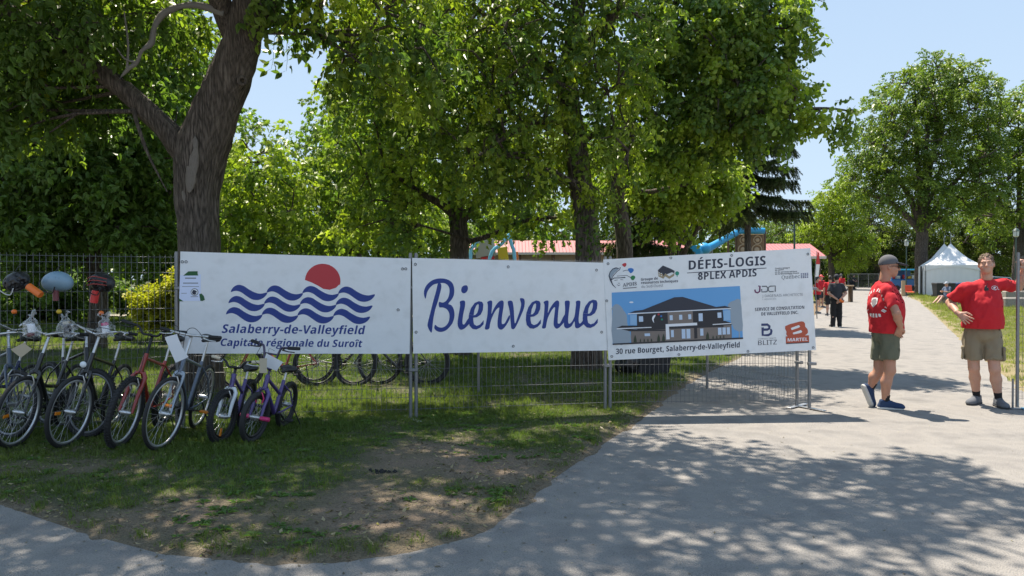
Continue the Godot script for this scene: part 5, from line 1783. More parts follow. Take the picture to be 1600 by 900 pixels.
func build_helmets() -> void:
	var spots := [
		[P(26, 440, 7.02), "black bike helmet with pale straps hanging on the fence", M.helmet_black, true, 0.4],
		[P(90, 438, 7.16), "pale blue rounded skate helmet hanging on the fence", M.helmet_blue, false, 0.0],
		[P(160, 441, 7.34), "black-and-red vented bike helmet hanging on the fence", M.helmet_black, true, -0.3]]
	var n := 0
	for q in spots:
		var c: Vector3 = q[0]
		var root := thing("bike_helmet", q[1], "helmet", c - Vector3(0, 0.1, 0), "helmets on the fence")
		var f := Field.new(c - Vector3.ONE * 0.2, c + Vector3.ONE * 0.2, 0.009)
		if q[3]:
			var b := Basis(Vector3.BACK, q[4]) * Basis(Vector3.RIGHT, 0.3)
			f.ball(c, Vector3(0.116, 0.088, 0.105), 0.0, b)
			for i in [-2, -1, 0, 1, 2]:
				for j in 3:
					f.carve(c + b * Vector3(-0.075 + 0.075 * j, 0.02 + 0.042 * i * 0.9, 0.108 - 0.02 * abs(i) - 0.03 * abs(j - 1)), 0.021, 0.005)
					f.carve(c + b * Vector3(-0.045 + 0.075 * j, 0.02 + 0.042 * i * 0.9, 0.108 - 0.02 * abs(i) - 0.03 * abs(j - 1)), 0.017, 0.005)
		else:
			f.ball(c, Vector3(0.116, 0.086, 0.105), 0.0)
			f.capsule(c - Vector3(0.075, 0.03, 0), c + Vector3(0.075, -0.03, 0), 0.066, 0.066, 0.04)
			for i in 5:
				f.carve(c + Vector3(-0.06 + 0.03 * i, 0.035 - 0.01 * abs(i - 2), 0.098 - 0.008 * abs(i - 2)), 0.007, 0.003)
			for h in [-0.015, -0.045]:
				f.carve(c + Vector3(0, h, 0.11), 0.007, 0.003)
		var g := Geo.new()
		f.into(g)
		part("shell", g, q[2], root)
		var st := Geo.new()
		limb(st, [c + Vector3(-0.09, 0.02, 0.09), c + Vector3(-0.11, -0.04, 0.11), c + Vector3(-0.06, -0.10, 0.10), c + Vector3(0.0, -0.12, 0.09), c + Vector3(0.04, -0.06, 0.11)], [0.005, 0.005, 0.005, 0.005, 0.005], 5, 0.0, 4)
		part("strap", st, M.strap if n == 0 else M.rubber, root)
		if n == 2:
			var rd := Geo.new()
			for i in 3:
				limb(rd, [c + Vector3(-0.10, -0.03 + i * 0.03, 0.085), c + Vector3(-0.02, -0.015 + i * 0.035, 0.12), c + Vector3(0.09, -0.03 + i * 0.03, 0.09)], [0.004, 0.006, 0.004], 5, 0.0, 4)
			part("stripe", rd, M.paint_red, root)
		var hook := Geo.new()
		limb(hook, [c + Vector3(0, 0.08, 0.03), c + Vector3(0.01, 0.14, -0.02), c + Vector3(0, 0.15, -0.08)], [0.004, 0.004, 0.004], 5, 0.0, 4)
		part("hook", hook, M.rubber, root)
		n += 1
	var tubes := [
		[P(44, 447, 6.98), P(64, 461, 6.96), M.orange, "orange tube hanging from the black helmet", 0.034],
		[P(87, 452, 7.14), P(87, 470, 7.14), M.maroon, "dull red sleeve hanging below the pale blue helmet", 0.026],
		[P(150, 454, 7.3), P(146, 473, 7.3), M.bright_red, "bright red tube hanging below the black-and-red helmet", 0.037]]
	for q in tubes:
		var d: Vector3 = (q[1] - q[0]).normalized()
		var root := thing("drink_bottle", q[3], "bottle", q[1])
		var g := Geo.new()
		g.tube([q[0], q[0] + d * 0.006, q[1] - d * 0.012, q[1]], [q[4] * 0.8, q[4], q[4], q[4] * 0.85], 14)
		part("body", g, q[2], root)
		var cap := Geo.new()
		cap.tube([q[0] - d * 0.03, q[0] - d * 0.025, q[0]], [q[4] * 0.35, q[4] * 0.5, q[4] * 0.55], 10)
		part("cap", cap, M.rubber, root)
	var balls := [[P(22, 487, 7.0), M.orange, "small orange bell on the handlebar below the black helmet"], [P(92, 487, 7.15), M.yellow_paint, "small yellow bell below the pale blue helmet"], [P(158, 489, 7.3), M.orange, "small orange bell below the black-and-red helmet"]]
	for q in balls:
		var root := thing("handlebar_bell", q[2], "bell", q[0] - Vector3(0, 0.025, 0))
		var g := Geo.new()
		g.ellipsoid(q[0], Vector3(0.024, 0.022, 0.022))
		part("dome", g, q[1], root)
		var c := Geo.new()
		c.tube([q[0], q[0] - Vector3(0, 0.03, 0.012)], [0.01, 0.014], 8)
		part("clamp", c, M.rubber, root)
	var bags := [[P(48, 508, 6.92), "clear plastic bag with a white-and-red packet hanging below the black helmet", M.paper], [P(104, 508, 7.08), "clear plastic bag hanging below the pale blue helmet", M.card], [P(164, 510, 7.22), "clear plastic bag with a pink-topped packet below the black-and-red helmet", M.pink]]
	var k := 0
	for q in bags:
		var c: Vector3 = q[0]
		var root := thing("plastic_bag", q[1], "bag", c - Vector3(0, 0.11, 0), "plastic bags on the bikes")
		var f := Field.new(c - Vector3(0.17, 0.16, 0.13), c + Vector3(0.17, 0.2, 0.13), 0.011)
		f.ball(c - Vector3(0, 0.03, 0), Vector3(0.075, 0.08, 0.06), 0.02)
		f.capsule(c + Vector3(0.03, -0.06, 0), c + Vector3(0.075, -0.085, 0.01), 0.03, 0.012, 0.03)
		f.capsule(c + Vector3(0, 0.03, 0), c + Vector3(0, 0.08, 0), 0.045, 0.012, 0.03)
		f.capsule(c + Vector3(0, 0.085, 0), c + Vector3(0.03, 0.115, 0.01), 0.010, 0.022, 0.02, [], Vector3(1, 1, 2.4))
		f.capsule(c + Vector3(0, 0.085, 0), c + Vector3(-0.045, 0.10, 0.0), 0.010, 0.014, 0.02, [], Vector3(1, 1, 2.4))
		f.ruffle(noise, Vector3(260, 170, 260), 0.035)
		f.ruffle(noise_fine, Vector3(60, 40, 60), 0.012)
		var g := Geo.new()
		f.into(g)
		part("bag", g, M.plastic_film, root)
		var p := Geo.new()
		p.box(c + Vector3(0.005, -0.03, 0), Vector3(0.06, 0.085, 0.04), Basis(Vector3.BACK, 0.15), 0.008)
		part("packet", p, M.paper if k != 1 else M.dark_steel, root)
		var b := Geo.new()
		b.box(c + Vector3(0.0, -0.085 if k == 0 else 0.02, 0.004), Vector3(0.055, 0.03, 0.042), Basis(Vector3.BACK, 0.15), 0.006)
		part("packet_top", b, M.maroon if k == 0 else q[2], root)
		k += 1

# ------------------------------------------------------------------ people
func heading(yaw: float) -> Vector3:
	return Vector3(sin(yaw), 0, cos(yaw))

func hand_into(g: Geo, wrist: Vector3, dir: Vector3, palm: Vector3, thumb: Vector3, curl: float, cell := 0.0045, size := 1.0, open_ := 0.0) -> void:
	# dir: along the fingers, palm: out of the palm, thumb: the side where the thumb leaves
	dir = dir.normalized()
	thumb = (thumb - dir * thumb.dot(dir)).normalized()
	palm = (palm - dir * palm.dot(dir) - thumb * palm.dot(thumb)).normalized()
	var f := Field.new(wrist - Vector3.ONE * 0.2 * size, wrist + Vector3.ONE * 0.2 * size, cell)
	var s := size
	f.capsule(wrist - dir * 0.03 * s, wrist + dir * 0.02 * s, 0.027 * s, 0.026 * s, 0.01)
	for k in 4:
		var off := thumb * (0.030 - 0.020 * k) * s
		f.capsule(wrist + dir * 0.02 * s + off * 0.6, wrist + dir * 0.088 * s + off, 0.0155 * s, 0.0125 * s, 0.012)
		var len: float = [0.072, 0.080, 0.074, 0.058][k] * s
		var p := wrist + dir * (0.09 - 0.004 * k) * s + off
		var d := (dir + thumb * open_ * (1.5 - k) * 0.25).normalized()
		var pv := palm
		for j in 3:
			var a := curl * (0.75 if j == 0 else 1.0)
			var bent := d * cos(a) + pv * sin(a)
			pv = pv * cos(a) - d * sin(a)
			d = bent.normalized()
			var q: Vector3 = p + d * len * [0.42, 0.32, 0.26][j]
			f.capsule(p, q, (0.0100 - 0.0008 * j) * s, (0.0094 - 0.001 * j) * s, 0.004)
			p = q
	var tp := wrist + dir * 0.028 * s + thumb * 0.026 * s
	var t1 := tp + (dir * 0.6 + thumb * 0.7 + palm * 0.25).normalized() * 0.042 * s
	var t2 := t1 + (dir * 0.85 + thumb * (0.3 - curl * 0.3) + palm * (0.2 + curl * 0.4)).normalized() * 0.034 * s
	var t3 := t2 + (dir * 0.9 + thumb * (0.05 - curl * 0.4) + palm * (0.2 + curl * 0.5)).normalized() * 0.026 * s
	f.capsule(tp, t1, 0.0165 * s, 0.0125 * s, 0.012)
	f.capsule(t1, t2, 0.0120 * s, 0.0105 * s, 0.004)
	f.capsule(t2, t3, 0.0105 * s, 0.0088 * s, 0.004)
	f.into(g)

func head_into(g: Geo, at: Vector3, b: Basis, cell: float, s := 1.0, wide := 1.0) -> void:
	# at: middle of the head; b: columns right, up, forward
	var f := Field.new(at - Vector3.ONE * 0.19 * s, at + Vector3.ONE * 0.19 * s, cell)
	var q := func(x: float, y: float, z: float) -> Vector3: return at + b * Vector3(x, y, z) * s
	f.ball(q.call(0, 0.030, -0.012), Vector3(0.076 * wide, 0.090, 0.098) * s, 0.01, b)
	f.ball(q.call(0, -0.030, 0.022), Vector3(0.066 * wide, 0.075, 0.070) * s, 0.03, b)
	f.ball(q.call(0, -0.082, 0.048), Vector3(0.036 * wide, 0.028, 0.034) * s, 0.03, b)
	f.capsule(q.call(0, -0.03, -0.03), q.call(0, -0.15, -0.045), 0.058 * s, 0.060 * s, 0.03)
	if cell < 0.012:
		for x in [-1.0, 1.0]:
			f.carve(q.call(x * 0.031, 0.006, 0.100), 0.019 * s, 0.014)
			f.ball(q.call(x * 0.031, 0.003, 0.080), Vector3(0.012, 0.010, 0.010) * s, 0.004, b)
			f.capsule(q.call(x * 0.012, 0.026, 0.088), q.call(x * 0.046, 0.026, 0.074), 0.008 * s, 0.007 * s, 0.012)
			f.ball(q.call(x * 0.044, -0.030, 0.066), Vector3(0.020, 0.017, 0.016) * s, 0.02, b)
			f.ball(q.call(x * 0.078 * wide, -0.005, -0.012), Vector3(0.009, 0.032, 0.020) * s, 0.006, b)
			f.carve(q.call(x * 0.089 * wide, 0.0, -0.008), 0.010 * s, 0.006)
		f.capsule(q.call(0, 0.014, 0.086), q.call(0, -0.026, 0.106), 0.009 * s, 0.014 * s, 0.010)
		f.ball(q.call(0.013, -0.028, 0.094), Vector3(0.010, 0.008, 0.010) * s, 0.006, b)
		f.ball(q.call(-0.013, -0.028, 0.094), Vector3(0.010, 0.008, 0.010) * s, 0.006, b)
		f.capsule(q.call(-0.018, -0.056, 0.082), q.call(0.018, -0.056, 0.082), 0.008 * s, 0.008 * s, 0.008)
		f.capsule(q.call(-0.016, -0.068, 0.080), q.call(0.016, -0.068, 0.080), 0.008 * s, 0.008 * s, 0.008)
	f.into(g)

func mid_of(a: Vector3, b: Vector3, t: float) -> Vector3:
	return a.lerp(b, t)

func person(label: String, base: Vector3, j: Dictionary, o: Dictionary, group := "") -> Node3D:
	var root := thing("person", label, "person", base, group)
	var s: float = o.get("s", 1.0)
	var cell: float = o.get("cell", 0.013)
	var fatness: float = o.get("girth", 1.0)
	var yaw: float = j.yaw
	var fwd := heading(yaw)
	var right := Vector3.UP.cross(fwd)
	var tb := Basis(right, Vector3.UP, fwd)
	var lo: Vector3 = j.pelvis
	var hi: Vector3 = j.pelvis
	for k in j:
		if j[k] is Vector3 and not k.begins_with("t") and not k.begins_with("u"):
			lo = Vector3(min(lo.x, j[k].x), min(lo.y, j[k].y), min(lo.z, j[k].z))
			hi = Vector3(max(hi.x, j[k].x), max(hi.y, j[k].y), max(hi.z, j[k].z))
	lo -= Vector3.ONE * 0.25 * s
	hi += Vector3.ONE * 0.25 * s
	# ---- the body itself, one surface
	var f := Field.new(lo, hi, cell)
	f.ball(j.pelvis, Vector3(0.135 * fatness, 0.11, 0.10 * fatness) * s, 0.03, tb)
	f.ball(j.chest, Vector3(0.130 * fatness, 0.17, 0.085 * fatness) * s, 0.04, tb)
	f.capsule(j.chest, j.neck, 0.06 * s, 0.054 * s, 0.03)
	for q in ["L", "R"]:
		var sh: Vector3 = j["s" + q]
		var el: Vector3 = j["e" + q]
		var wr: Vector3 = j["w" + q]
		f.capsule(j.neck - Vector3(0, 0.085 * s, 0), sh - Vector3(0, 0.02 * s, 0), 0.036 * s, 0.036 * s, 0.03)
		f.capsule(sh - Vector3(0, 0.015 * s, 0), sh.lerp(el, 0.6), 0.038 * s, 0.046 * s, 0.01)
		f.capsule(sh.lerp(el, 0.6), el, 0.047 * s, 0.044 * s, 0.02)
		f.capsule(el, el.lerp(wr, 0.35), 0.043 * s, 0.046 * s, 0.02)
		f.capsule(el.lerp(wr, 0.35), wr, 0.045 * s, 0.028 * s, 0.02)
		var hp: Vector3 = j["h" + q]
		var kn: Vector3 = j["k" + q]
		var an: Vector3 = j["a" + q]
		f.capsule(hp, kn, 0.078 * s, 0.062 * s, 0.02)
		f.ball(kn + fwd * 0.012 * s, Vector3(0.055, 0.058, 0.055) * s, 0.02, tb)
		var back: Vector3 = (an - kn).cross(right).normalized()
		if back.dot(fwd) > 0.0:
			back = -back
		f.capsule(kn, kn.lerp(an, 0.36) + back * 0.022 * s, 0.054 * s, 0.062 * s, 0.02)
		f.capsule(kn.lerp(an, 0.36) + back * 0.022 * s, an, 0.061 * s, 0.036 * s, 0.02)
	var g := Geo.new()
	f.into(g)
	var hb: Basis = j.head_basis
	head_into(g, j.head, hb, o.get("head_cell", cell * 0.5), s * 1.02, o.get("face_wide", 1.0))
	for h in o.get("hands", []):
		hand_into(g, h[0], h[1], h[2], h[3], h[4], o.get("hand_cell", 0.0048), s * 1.05, h[5] if h.size() > 5 else 0.0)
	part("body", g, o.get("skin", M.skin), root)
	# ---- shirt
	var hem: float = o.hem
	var w := Field.new(lo, hi, cell)
	var ease: float = o.get("ease", 0.022)
	w.ball(j.chest + Vector3(0, 0.0, 0), Vector3(0.168 * fatness + ease, 0.215, 0.112 * fatness + ease) * s, 0.05, tb)
	var belly: Vector3 = j.get("belly", j.pelvis.lerp(j.chest, 0.45) + fwd * 0.02)
	w.ball(belly, Vector3(0.172 * fatness + ease, 0.27, 0.122 * fatness + ease + o.get("paunch", 0.0)) * s, 0.10, tb)
	w.ball(j.pelvis + Vector3(0, 0.02, 0), Vector3(0.175 * fatness + ease, 0.17, 0.135 * fatness + ease) * s, 0.08, tb)
	w.capsule(j.chest + Vector3(0, 0.10, 0) * s, j.neck - Vector3(0, 0.045, 0) * s, 0.11 * s, 0.066 * s, 0.05)
	var sleeve: float = o.get("sleeve", 0.62)
	for q in ["L", "R"]:
		var sh: Vector3 = j["s" + q]
		var el: Vector3 = j["e" + q]
		var d := (el - sh).normalized()
		var end := sh.lerp(el, sleeve)
		w.capsule(j.neck - Vector3(0, 0.072 * s, 0), sh - Vector3(0, 0.012 * s, 0), 0.056 * s, 0.060 * s, 0.04)
		w.capsule(sh - Vector3(0, 0.01 * s, 0), end + d * 0.05 * s, 0.064 * s, 0.076 * s, 0.03, [[end, d]])
	w.ruffle(noise, Vector3(110, 75, 110), 0.020 * o.get("creases", 1.0))
	w.ruffle(noise, Vector3(330, 170, 330), 0.008 * o.get("creases", 1.0))
	w.cut(Vector3(0, hem, 0), Vector3.DOWN)
	w.carve(j.neck + Vector3(0, 0.045, 0) * s + fwd * 0.03 * s, 0.082 * s, 0.012)
	var wg := Geo.new()
	w.into(wg)
	var shirt := part("shirt", wg, o.shirt, root)
	o["shirt_field"] = w
	o["shirt_node"] = shirt
	# ---- shorts or trousers
	var t := Field.new(lo, hi, cell)
	t.ball(j.pelvis - Vector3(0, 0.02, 0), Vector3(0.172 * fatness, 0.15, 0.135 * fatness) * s, 0.05, tb)
	var cuff: float = o.get("cuff", 0.85)
	for q in ["L", "R"]:
		var hp: Vector3 = j["h" + q]
		var kn: Vector3 = j["k" + q]
		var an: Vector3 = j["a" + q]
		if cuff <= 1.0:
			var end := hp.lerp(kn, cuff)
			var d := (kn - hp).normalized()
			t.capsule(hp + Vector3(0, 0.02, 0) * s, end + d * 0.06 * s, 0.102 * s * sqrt(fatness), 0.104 * s, 0.018, [[end, d]])
		else:
			t.capsule(hp, kn, 0.112 * s, 0.096 * s, 0.03)
			t.capsule(kn, an - Vector3(0, 0.03, 0) * s, 0.096 * s, 0.080 * s, 0.03)
	t.ruffle(noise, Vector3(150, 60, 150), 0.020)
	t.ruffle(noise, Vector3(330, 170, 330), 0.008)
	t.cut(Vector3(0, hem + 0.16 * s, 0), Vector3.UP)
	var tg := Geo.new()
	t.into(tg)
	var low := part(o.get("low_name", "shorts"), tg, o.low, root)
	if o.get("pockets", false):
		for q in ["L", "R"]:
			var side := 1.0 if q == "L" else -1.0
			var pc: Vector3 = j["h" + q].lerp(j["k" + q], 0.52) + right * side * 0.108 * s
			var pg := Geo.new()
			pg.box(pc, Vector3(0.03, 0.15, 0.13) * s, tb * Basis(Vector3.BACK, 0.06 * side), 0.012)
			pg.box(pc + Vector3(0, 0.062, 0) * s, Vector3(0.038, 0.05, 0.14) * s, tb * Basis(Vector3.BACK, 0.06 * side), 0.012)
			part("pocket", pg, o.low, low)
	# ---- socks and shoes
	for q in ["L", "R"]:
		var an: Vector3 = j["a" + q]
		var kn: Vector3 = j["k" + q]
		var d := (kn - an).normalized()
		if o.has("sock"):
			var k := Geo.new()
			k.tube([an - d * 0.05 * s, an, an + d * 0.035 * s, an + d * 0.085 * s, an + d * 0.09 * s], [0.045 * s, 0.042 * s, 0.041 * s, 0.046 * s, 0.040 * s], 14)
			part("sock", k, o.sock, root)
		var toe: Vector3 = j["t" + q].normalized()
		var up: Vector3 = j.get("u" + q, Vector3.UP)
		var sx := up.cross(toe).normalized()
		up = toe.cross(sx)
		var fb := Basis(sx, up, toe)
		var sole_at := an - up * 0.088 * s
		var fs := Field.new(Vector3(-0.09, -0.03, -0.12) * s, Vector3(0.09, 0.16, 0.26) * s, max(0.009, cell * 0.6))
		fs.capsule(Vector3(0, 0.035, -0.045) * s, Vector3(0, 0.032, 0.16) * s, 0.042 * s, 0.043 * s, 0.02)
		fs.capsule(Vector3(0, 0.09, -0.02) * s, Vector3(0.0, 0.04, 0.12) * s, 0.046 * s, 0.038 * s, 0.03)
		fs.ball(Vector3(0, 0.03, 0.15) * s, Vector3(0.048, 0.034, 0.06) * s, 0.03)
		fs.cut(Vector3(0, 0.022 * s, 0), Vector3.DOWN)
		fs.cut(Vector3(0, 0.115 * s, 0), Vector3.UP)
		var sg := Geo.new()
		fs.into(sg)
		var ug := Geo.new()
		ug.append(sg, Transform3D(fb, sole_at))
		var shoe := part("shoe", ug, o.shoe, root)
		var fo := Field.new(Vector3(-0.09, -0.03, -0.13) * s, Vector3(0.09, 0.08, 0.26) * s, max(0.008, cell * 0.5))
		fo.capsule(Vector3(0, 0.02, -0.045) * s, Vector3(0, 0.02, 0.155) * s, 0.045 * s, 0.047 * s, 0.02)
		fo.cut(Vector3(0, 0.026 * s, 0), Vector3.UP)
		fo.cut(Vector3(0, 0.0, 0), Vector3.DOWN)
		var og := Geo.new()
		fo.into(og)
		var lg := Geo.new()
		lg.append(og, Transform3D(fb, sole_at))
		part("sole", lg, o.get("sole", M.sole), shoe)
		if o.get("laces", false):
			var la := Geo.new()
			for k in 4:
				var z := (0.045 + 0.024 * k) * s
				var y := (0.118 - 0.017 * k) * s
				var a := sole_at + fb * Vector3(-0.024 * s, y - 0.008, z)
				var b := sole_at + fb * Vector3(0.0, y + 0.002, z + 0.004)
				var c := sole_at + fb * Vector3(0.024 * s, y - 0.008, z)
				la.tube([a, b, c], [0.0032, 0.0036, 0.0032], 5)
			part("laces", la, M.rubber, shoe)
	# ---- hair or cap
	var at: Vector3 = j.head
	var hc: float = o.get("head_cell", cell * 0.5)
	if o.has("hair"):
		var hf := Field.new(at - Vector3.ONE * 0.2 * s, at + Vector3.ONE * 0.2 * s, hc)
		hf.ball(at + hb * Vector3(0, 0.034, -0.014) * s, Vector3(0.082, 0.097, 0.103) * s, 0.0, hb, [[at + hb * Vector3(0, 0.070, 0.070) * s, (hb * Vector3(0, -0.35, 0.94)).normalized()], [at + hb * Vector3(0, 0.012, 0.045) * s, (hb * Vector3(0, -0.75, 0.66)).normalized()]])
		hf.ball(at + hb * Vector3(0, -0.012, -0.05) * s, Vector3(0.074, 0.07, 0.068) * s, 0.02, hb)
		if o.get("long_hair", false):
			hf.capsule(at + hb * Vector3(0, 0.0, -0.07) * s, at + hb * Vector3(0, -0.2, -0.09) * s, 0.07 * s, 0.045 * s, 0.04)
		hf.ruffle(noise, Vector3(700, 500, 700), 0.016)
		hf.ruffle(noise_fine, Vector3(260, 260, 260), 0.007)
		var hg := Geo.new()
		hf.into(hg)
		part("hair", hg, o.hair, root)
	if o.has("cap"):
		var cf := Field.new(at - Vector3.ONE * 0.24 * s, at + Vector3.ONE * 0.24 * s, hc)
		cf.ball(at + hb * Vector3(0, 0.040, -0.012) * s, Vector3(0.088, 0.104, 0.108) * s, 0.0, hb, [[at + hb * Vector3(0, 0.030, 0) * s, hb * Vector3(0, -1, 0.12).normalized()]])
		var cg := Geo.new()
		cf.into(cg)
		var cap := part("cap", cg, o.cap, root)
		var bf := Field.new(at - Vector3.ONE * 0.26 * s, at + Vector3.ONE * 0.26 * s, hc)
		bf.ball(at + hb * Vector3(0, 0.040, 0.105) * s, Vector3(0.080, 0.013, 0.105) * s, 0.0, hb * Basis(Vector3.RIGHT, 0.22))
		var bg := Geo.new()
		bf.into(bg)
		part("brim", bg, o.get("brim", o.cap), cap)
	if o.get("face", false):
		for x in [-1.0, 1.0]:
			var e := Geo.new()
			e.ellipsoid(at + hb * Vector3(x * 0.031, 0.003, 0.0835) * s, Vector3(0.011, 0.0055, 0.007) * s, hb, 10)
			part("eye", e, M.eye, root)
			var w2 := Geo.new()
			w2.tube([at + hb * Vector3(x * 0.013, 0.024, 0.097) * s, at + hb * Vector3(x * 0.030, 0.030, 0.092) * s, at + hb * Vector3(x * 0.049, 0.024, 0.076) * s], [0.0042, 0.0048, 0.003], 6)
			part("eyebrow", w2, M.brow, root)
		var l := Geo.new()
		l.tube([at + hb * Vector3(-0.024, -0.064, 0.079) * s, at + hb * Vector3(0, -0.061, 0.0895) * s, at + hb * Vector3(0.024, -0.064, 0.079) * s], [0.002, 0.0045, 0.002], 6)
		part("mouth", l, M.lips, root)
	return root

func on_cloth(f: Field, from: Vector3, dir: Vector3) -> Array:
	var p := from
	for k in 160:
		var d := f.at(p)
		if d < 0.001:
			return [p, f.slope(p)]
		p += dir * clampf(d * 0.7, 0.002, 0.02)
	return []

func mark(g: Geo, f: Field, from: Vector3, dir: Vector3, poly: Array, ux: Vector3, uy: Vector3, lift := 0.004) -> void:
	var pts := []
	for q in poly:
		var h := on_cloth(f, from + ux * q[0] + uy * q[1], dir)
		if h.is_empty():
			return
		pts.append(h[0] + h[1] * lift)
	g.face(pts, -dir)

func build_two_men() -> void:
	# ---- the man in khaki shorts leaning on the fence panel, facing the drive
	var d := 9.42
	var base := Vector3(5.80, 0, -9.48)
	var j := {"yaw": -0.50, "pelvis": P(1535, 515, 9.46), "chest": P(1535, 466, 9.45), "neck": P(1541, 434, 9.43), "head": P(1541, 413, 9.38),
		"belly": P(1535, 492, 9.40),
		"sR": P(1505, 450, 9.46), "eR": P(1484, 473, 9.62), "wR": P(1498, 490, 9.36), "sL": P(1567, 443, 9.44), "eL": P(1592, 449, 9.52), "wL": P(1599, 421, 9.42),
		"hR": P(1520, 527, 9.50), "kR": P(1522.5, 575, 9.50), "hL": P(1550, 527, 9.44), "kL": P(1555, 577, 9.36)}
	var ar := stand(1527, 9.62)
	var al := stand(1561.5, 9.40)
	j["aR"] = ar + Vector3(0, 0.088, 0)
	j["aL"] = al + Vector3(0, 0.088, 0)
	j["tR"] = Vector3(-0.82, 0, 0.57)
	j["tL"] = Vector3(-0.15, 0, 1.0)
	j["head_basis"] = Basis(Vector3.UP, -0.52) * Basis(Vector3.BACK, 0.04) * Basis(Vector3.RIGHT, -0.05)
	var o := {"s": 1.03, "cell": 0.013, "head_cell": 0.0058, "girth": 1.13, "hem": P(0, 513, 9.45).y, "shirt": M.shirt_red, "sleeve": 0.70, "low": M.khaki, "cuff": 0.74, "pockets": true, "sock": M.sock, "shoe": M.shoe_grey, "sole": M.sole_dark, "hair": M.hair_brown, "face": true, "laces": true, "paunch": 0.02,
		"hands": [[j.wR, P(1514, 502, 9.25) - j.wR, Vector3(0.2, -0.3, -1), Vector3(0.3, 0.9, 0.1), 0.22, 0.8], [j.wL, Vector3(-0.25, 0.9, 0.35), Vector3(-0.65, -0.2, -0.75), Vector3(-0.9, 0.1, 0.5), 0.85]]}
	var man := person("man in red T-shirt and khaki cargo shorts leaning on a fence post, hand on hip", base, j, o)
	var cloth: Field = o.shirt_field
	var m := Geo.new()
	# the small round chest emblem
	var c := P(1554, 450, 9.30) + heading(-0.5) * 0.2
	var inward := -heading(-0.50)
	var side := Vector3.UP.cross(-inward)
	for k in 14:
		var a := TAU * k / 14.0
		var e := TAU * (k + 0.8) / 14.0
		mark(m, cloth, c, inward, [[cos(a) * 0.034, sin(a) * 0.026], [cos(e) * 0.034, sin(e) * 0.026], [cos(e) * 0.027, sin(e) * 0.02], [cos(a) * 0.027, sin(a) * 0.02]], side, Vector3.UP)
	mark(m, cloth, c, inward, [[-0.018, -0.006], [0.002, -0.012], [0.014, 0.01], [-0.006, 0.012]], side, Vector3.UP)
	mark(m, cloth, c, inward, [[0.0, -0.030], [0.045, -0.024], [0.045, -0.014], [0.0, -0.018]], side, Vector3.UP)
	part("chest_emblem", m, M.print_white, o.shirt_node)
	var gl := Geo.new()
	var gp := on_cloth(cloth, P(1540.5, 450, 9.32) + heading(-0.5) * 0.2, -heading(-0.5))
	for x in [-1.0, 1.0]:
		gl.ellipsoid(gp[0] + gp[1] * 0.012 + Vector3(0.010 * x, -0.012 * x - 0.02, 0), Vector3(0.017, 0.036, 0.008), Basis(Vector3.BACK, -0.25), 10)
	gl.tube([gp[0] + Vector3(0, 0.0, 0.012), gp[0] + Vector3(0.012, 0.055, 0.012)], [0.003, 0.003], 6)
	var sg := thing("sunglasses", "dark sunglasses hooked in the collar of the man in khaki shorts", "sunglasses", gp[0])
	part("frame", gl, M.black_gloss, sg)
	var wb := Geo.new()
	wb.torus(j.wR.lerp(j.eR, 0.12), (j.wR - j.eR).normalized(), 0.033, 0.007, 18, 6)
	part("wristband", wb, M.lime, man)
	# ---- the man in the grey cap, seen from behind
	base = Vector3(4.50, 0, -9.25)
	j = {"yaw": 1.58, "pelvis": P(1385, 517, 9.25), "chest": P(1380, 467, 9.27), "neck": P(1383, 436, 9.24), "head": P(1389.5, 417, 9.2), "belly": P(1385.5, 487, 9.22),
		"sR": P(1387, 454, 9.04), "eR": P(1401, 490, 8.88), "wR": P(1407, 511, 8.98), "sL": P(1370, 452, 9.46), "eL": P(1384, 488, 9.56), "wL": P(1399, 508, 9.46),
		"hR": P(1390, 529, 9.16), "kR": P(1391, 579, 9.14), "hL": P(1377, 529, 9.36), "kL": P(1374, 580, 9.36), "aL": P(1361, 608, 9.42)}
	j["aR"] = stand(1384, 9.22) + Vector3(0, 0.09, 0)
	j["tR"] = Vector3(0.93, 0, 0.36)
	j["tL"] = Vector3(0.36, -0.92, 0.10)
	j["uL"] = Vector3(0.90, 0.40, -0.18)
	j["head_basis"] = Basis(Vector3.UP, 1.28) * Basis(Vector3.RIGHT, 0.02)
	o = {"s": 1.02, "cell": 0.013, "head_cell": 0.0058, "girth": 1.12, "hem": P(0, 520, 9.25).y, "shirt": M.shirt_red, "sleeve": 0.72, "low": M.olive, "cuff": 0.66, "sock": M.sock, "shoe": M.shoe_navy, "sole": M.sole, "cap": M.cap_grey, "brim": M.cap_dark, "paunch": 0.035, "laces": true, "skin": M.skin_tan, "face": true,
		"hands": [[j.wR, Vector3(0.0, -1, -0.55), Vector3(-0.2, 0.0, -1), Vector3(0.9, -0.2, 0.0), 0.3], [j.wL, Vector3(0.3, -1, 0), Vector3(0, 0, 1), Vector3(1, 0, 0), 0.3]]}
	man = person("heavyset man in red T-shirt, olive shorts and grey cap walking away across the drive", base, j, o)
	cloth = o.shirt_field
	m = Geo.new()
	var back := -heading(1.58)
	var bx := Vector3.UP.cross(back).normalized()
	c = P(1381, 473, 9.16) + back * 0.5
	# ring of printed letters and a crest in the middle
	for k in 15:
		var a := deg_to_rad(-38.0 + 256.0 * k / 14.0)
		var e := Vector2(cos(a), sin(a))
		var n := Vector2(-e.y, e.x)
		var w := 0.011
		for q in ([[0.0, 0.0]] if k % 3 else [[-0.008, 0.0], [0.008, 0.0]]):
			var mid: Vector2 = e * 0.150 + n * q[0]
			var pts := []
			for u in [[-w * 0.6, -0.019], [w * 0.6, -0.019], [w * 0.6, 0.019], [-w * 0.6, 0.019]]:
				pts.append([mid.x + n.x * u[0] + e.x * u[1], mid.y + n.y * u[0] + e.y * u[1]])
			mark(m, cloth, c, -back, pts, bx, Vector3.UP)
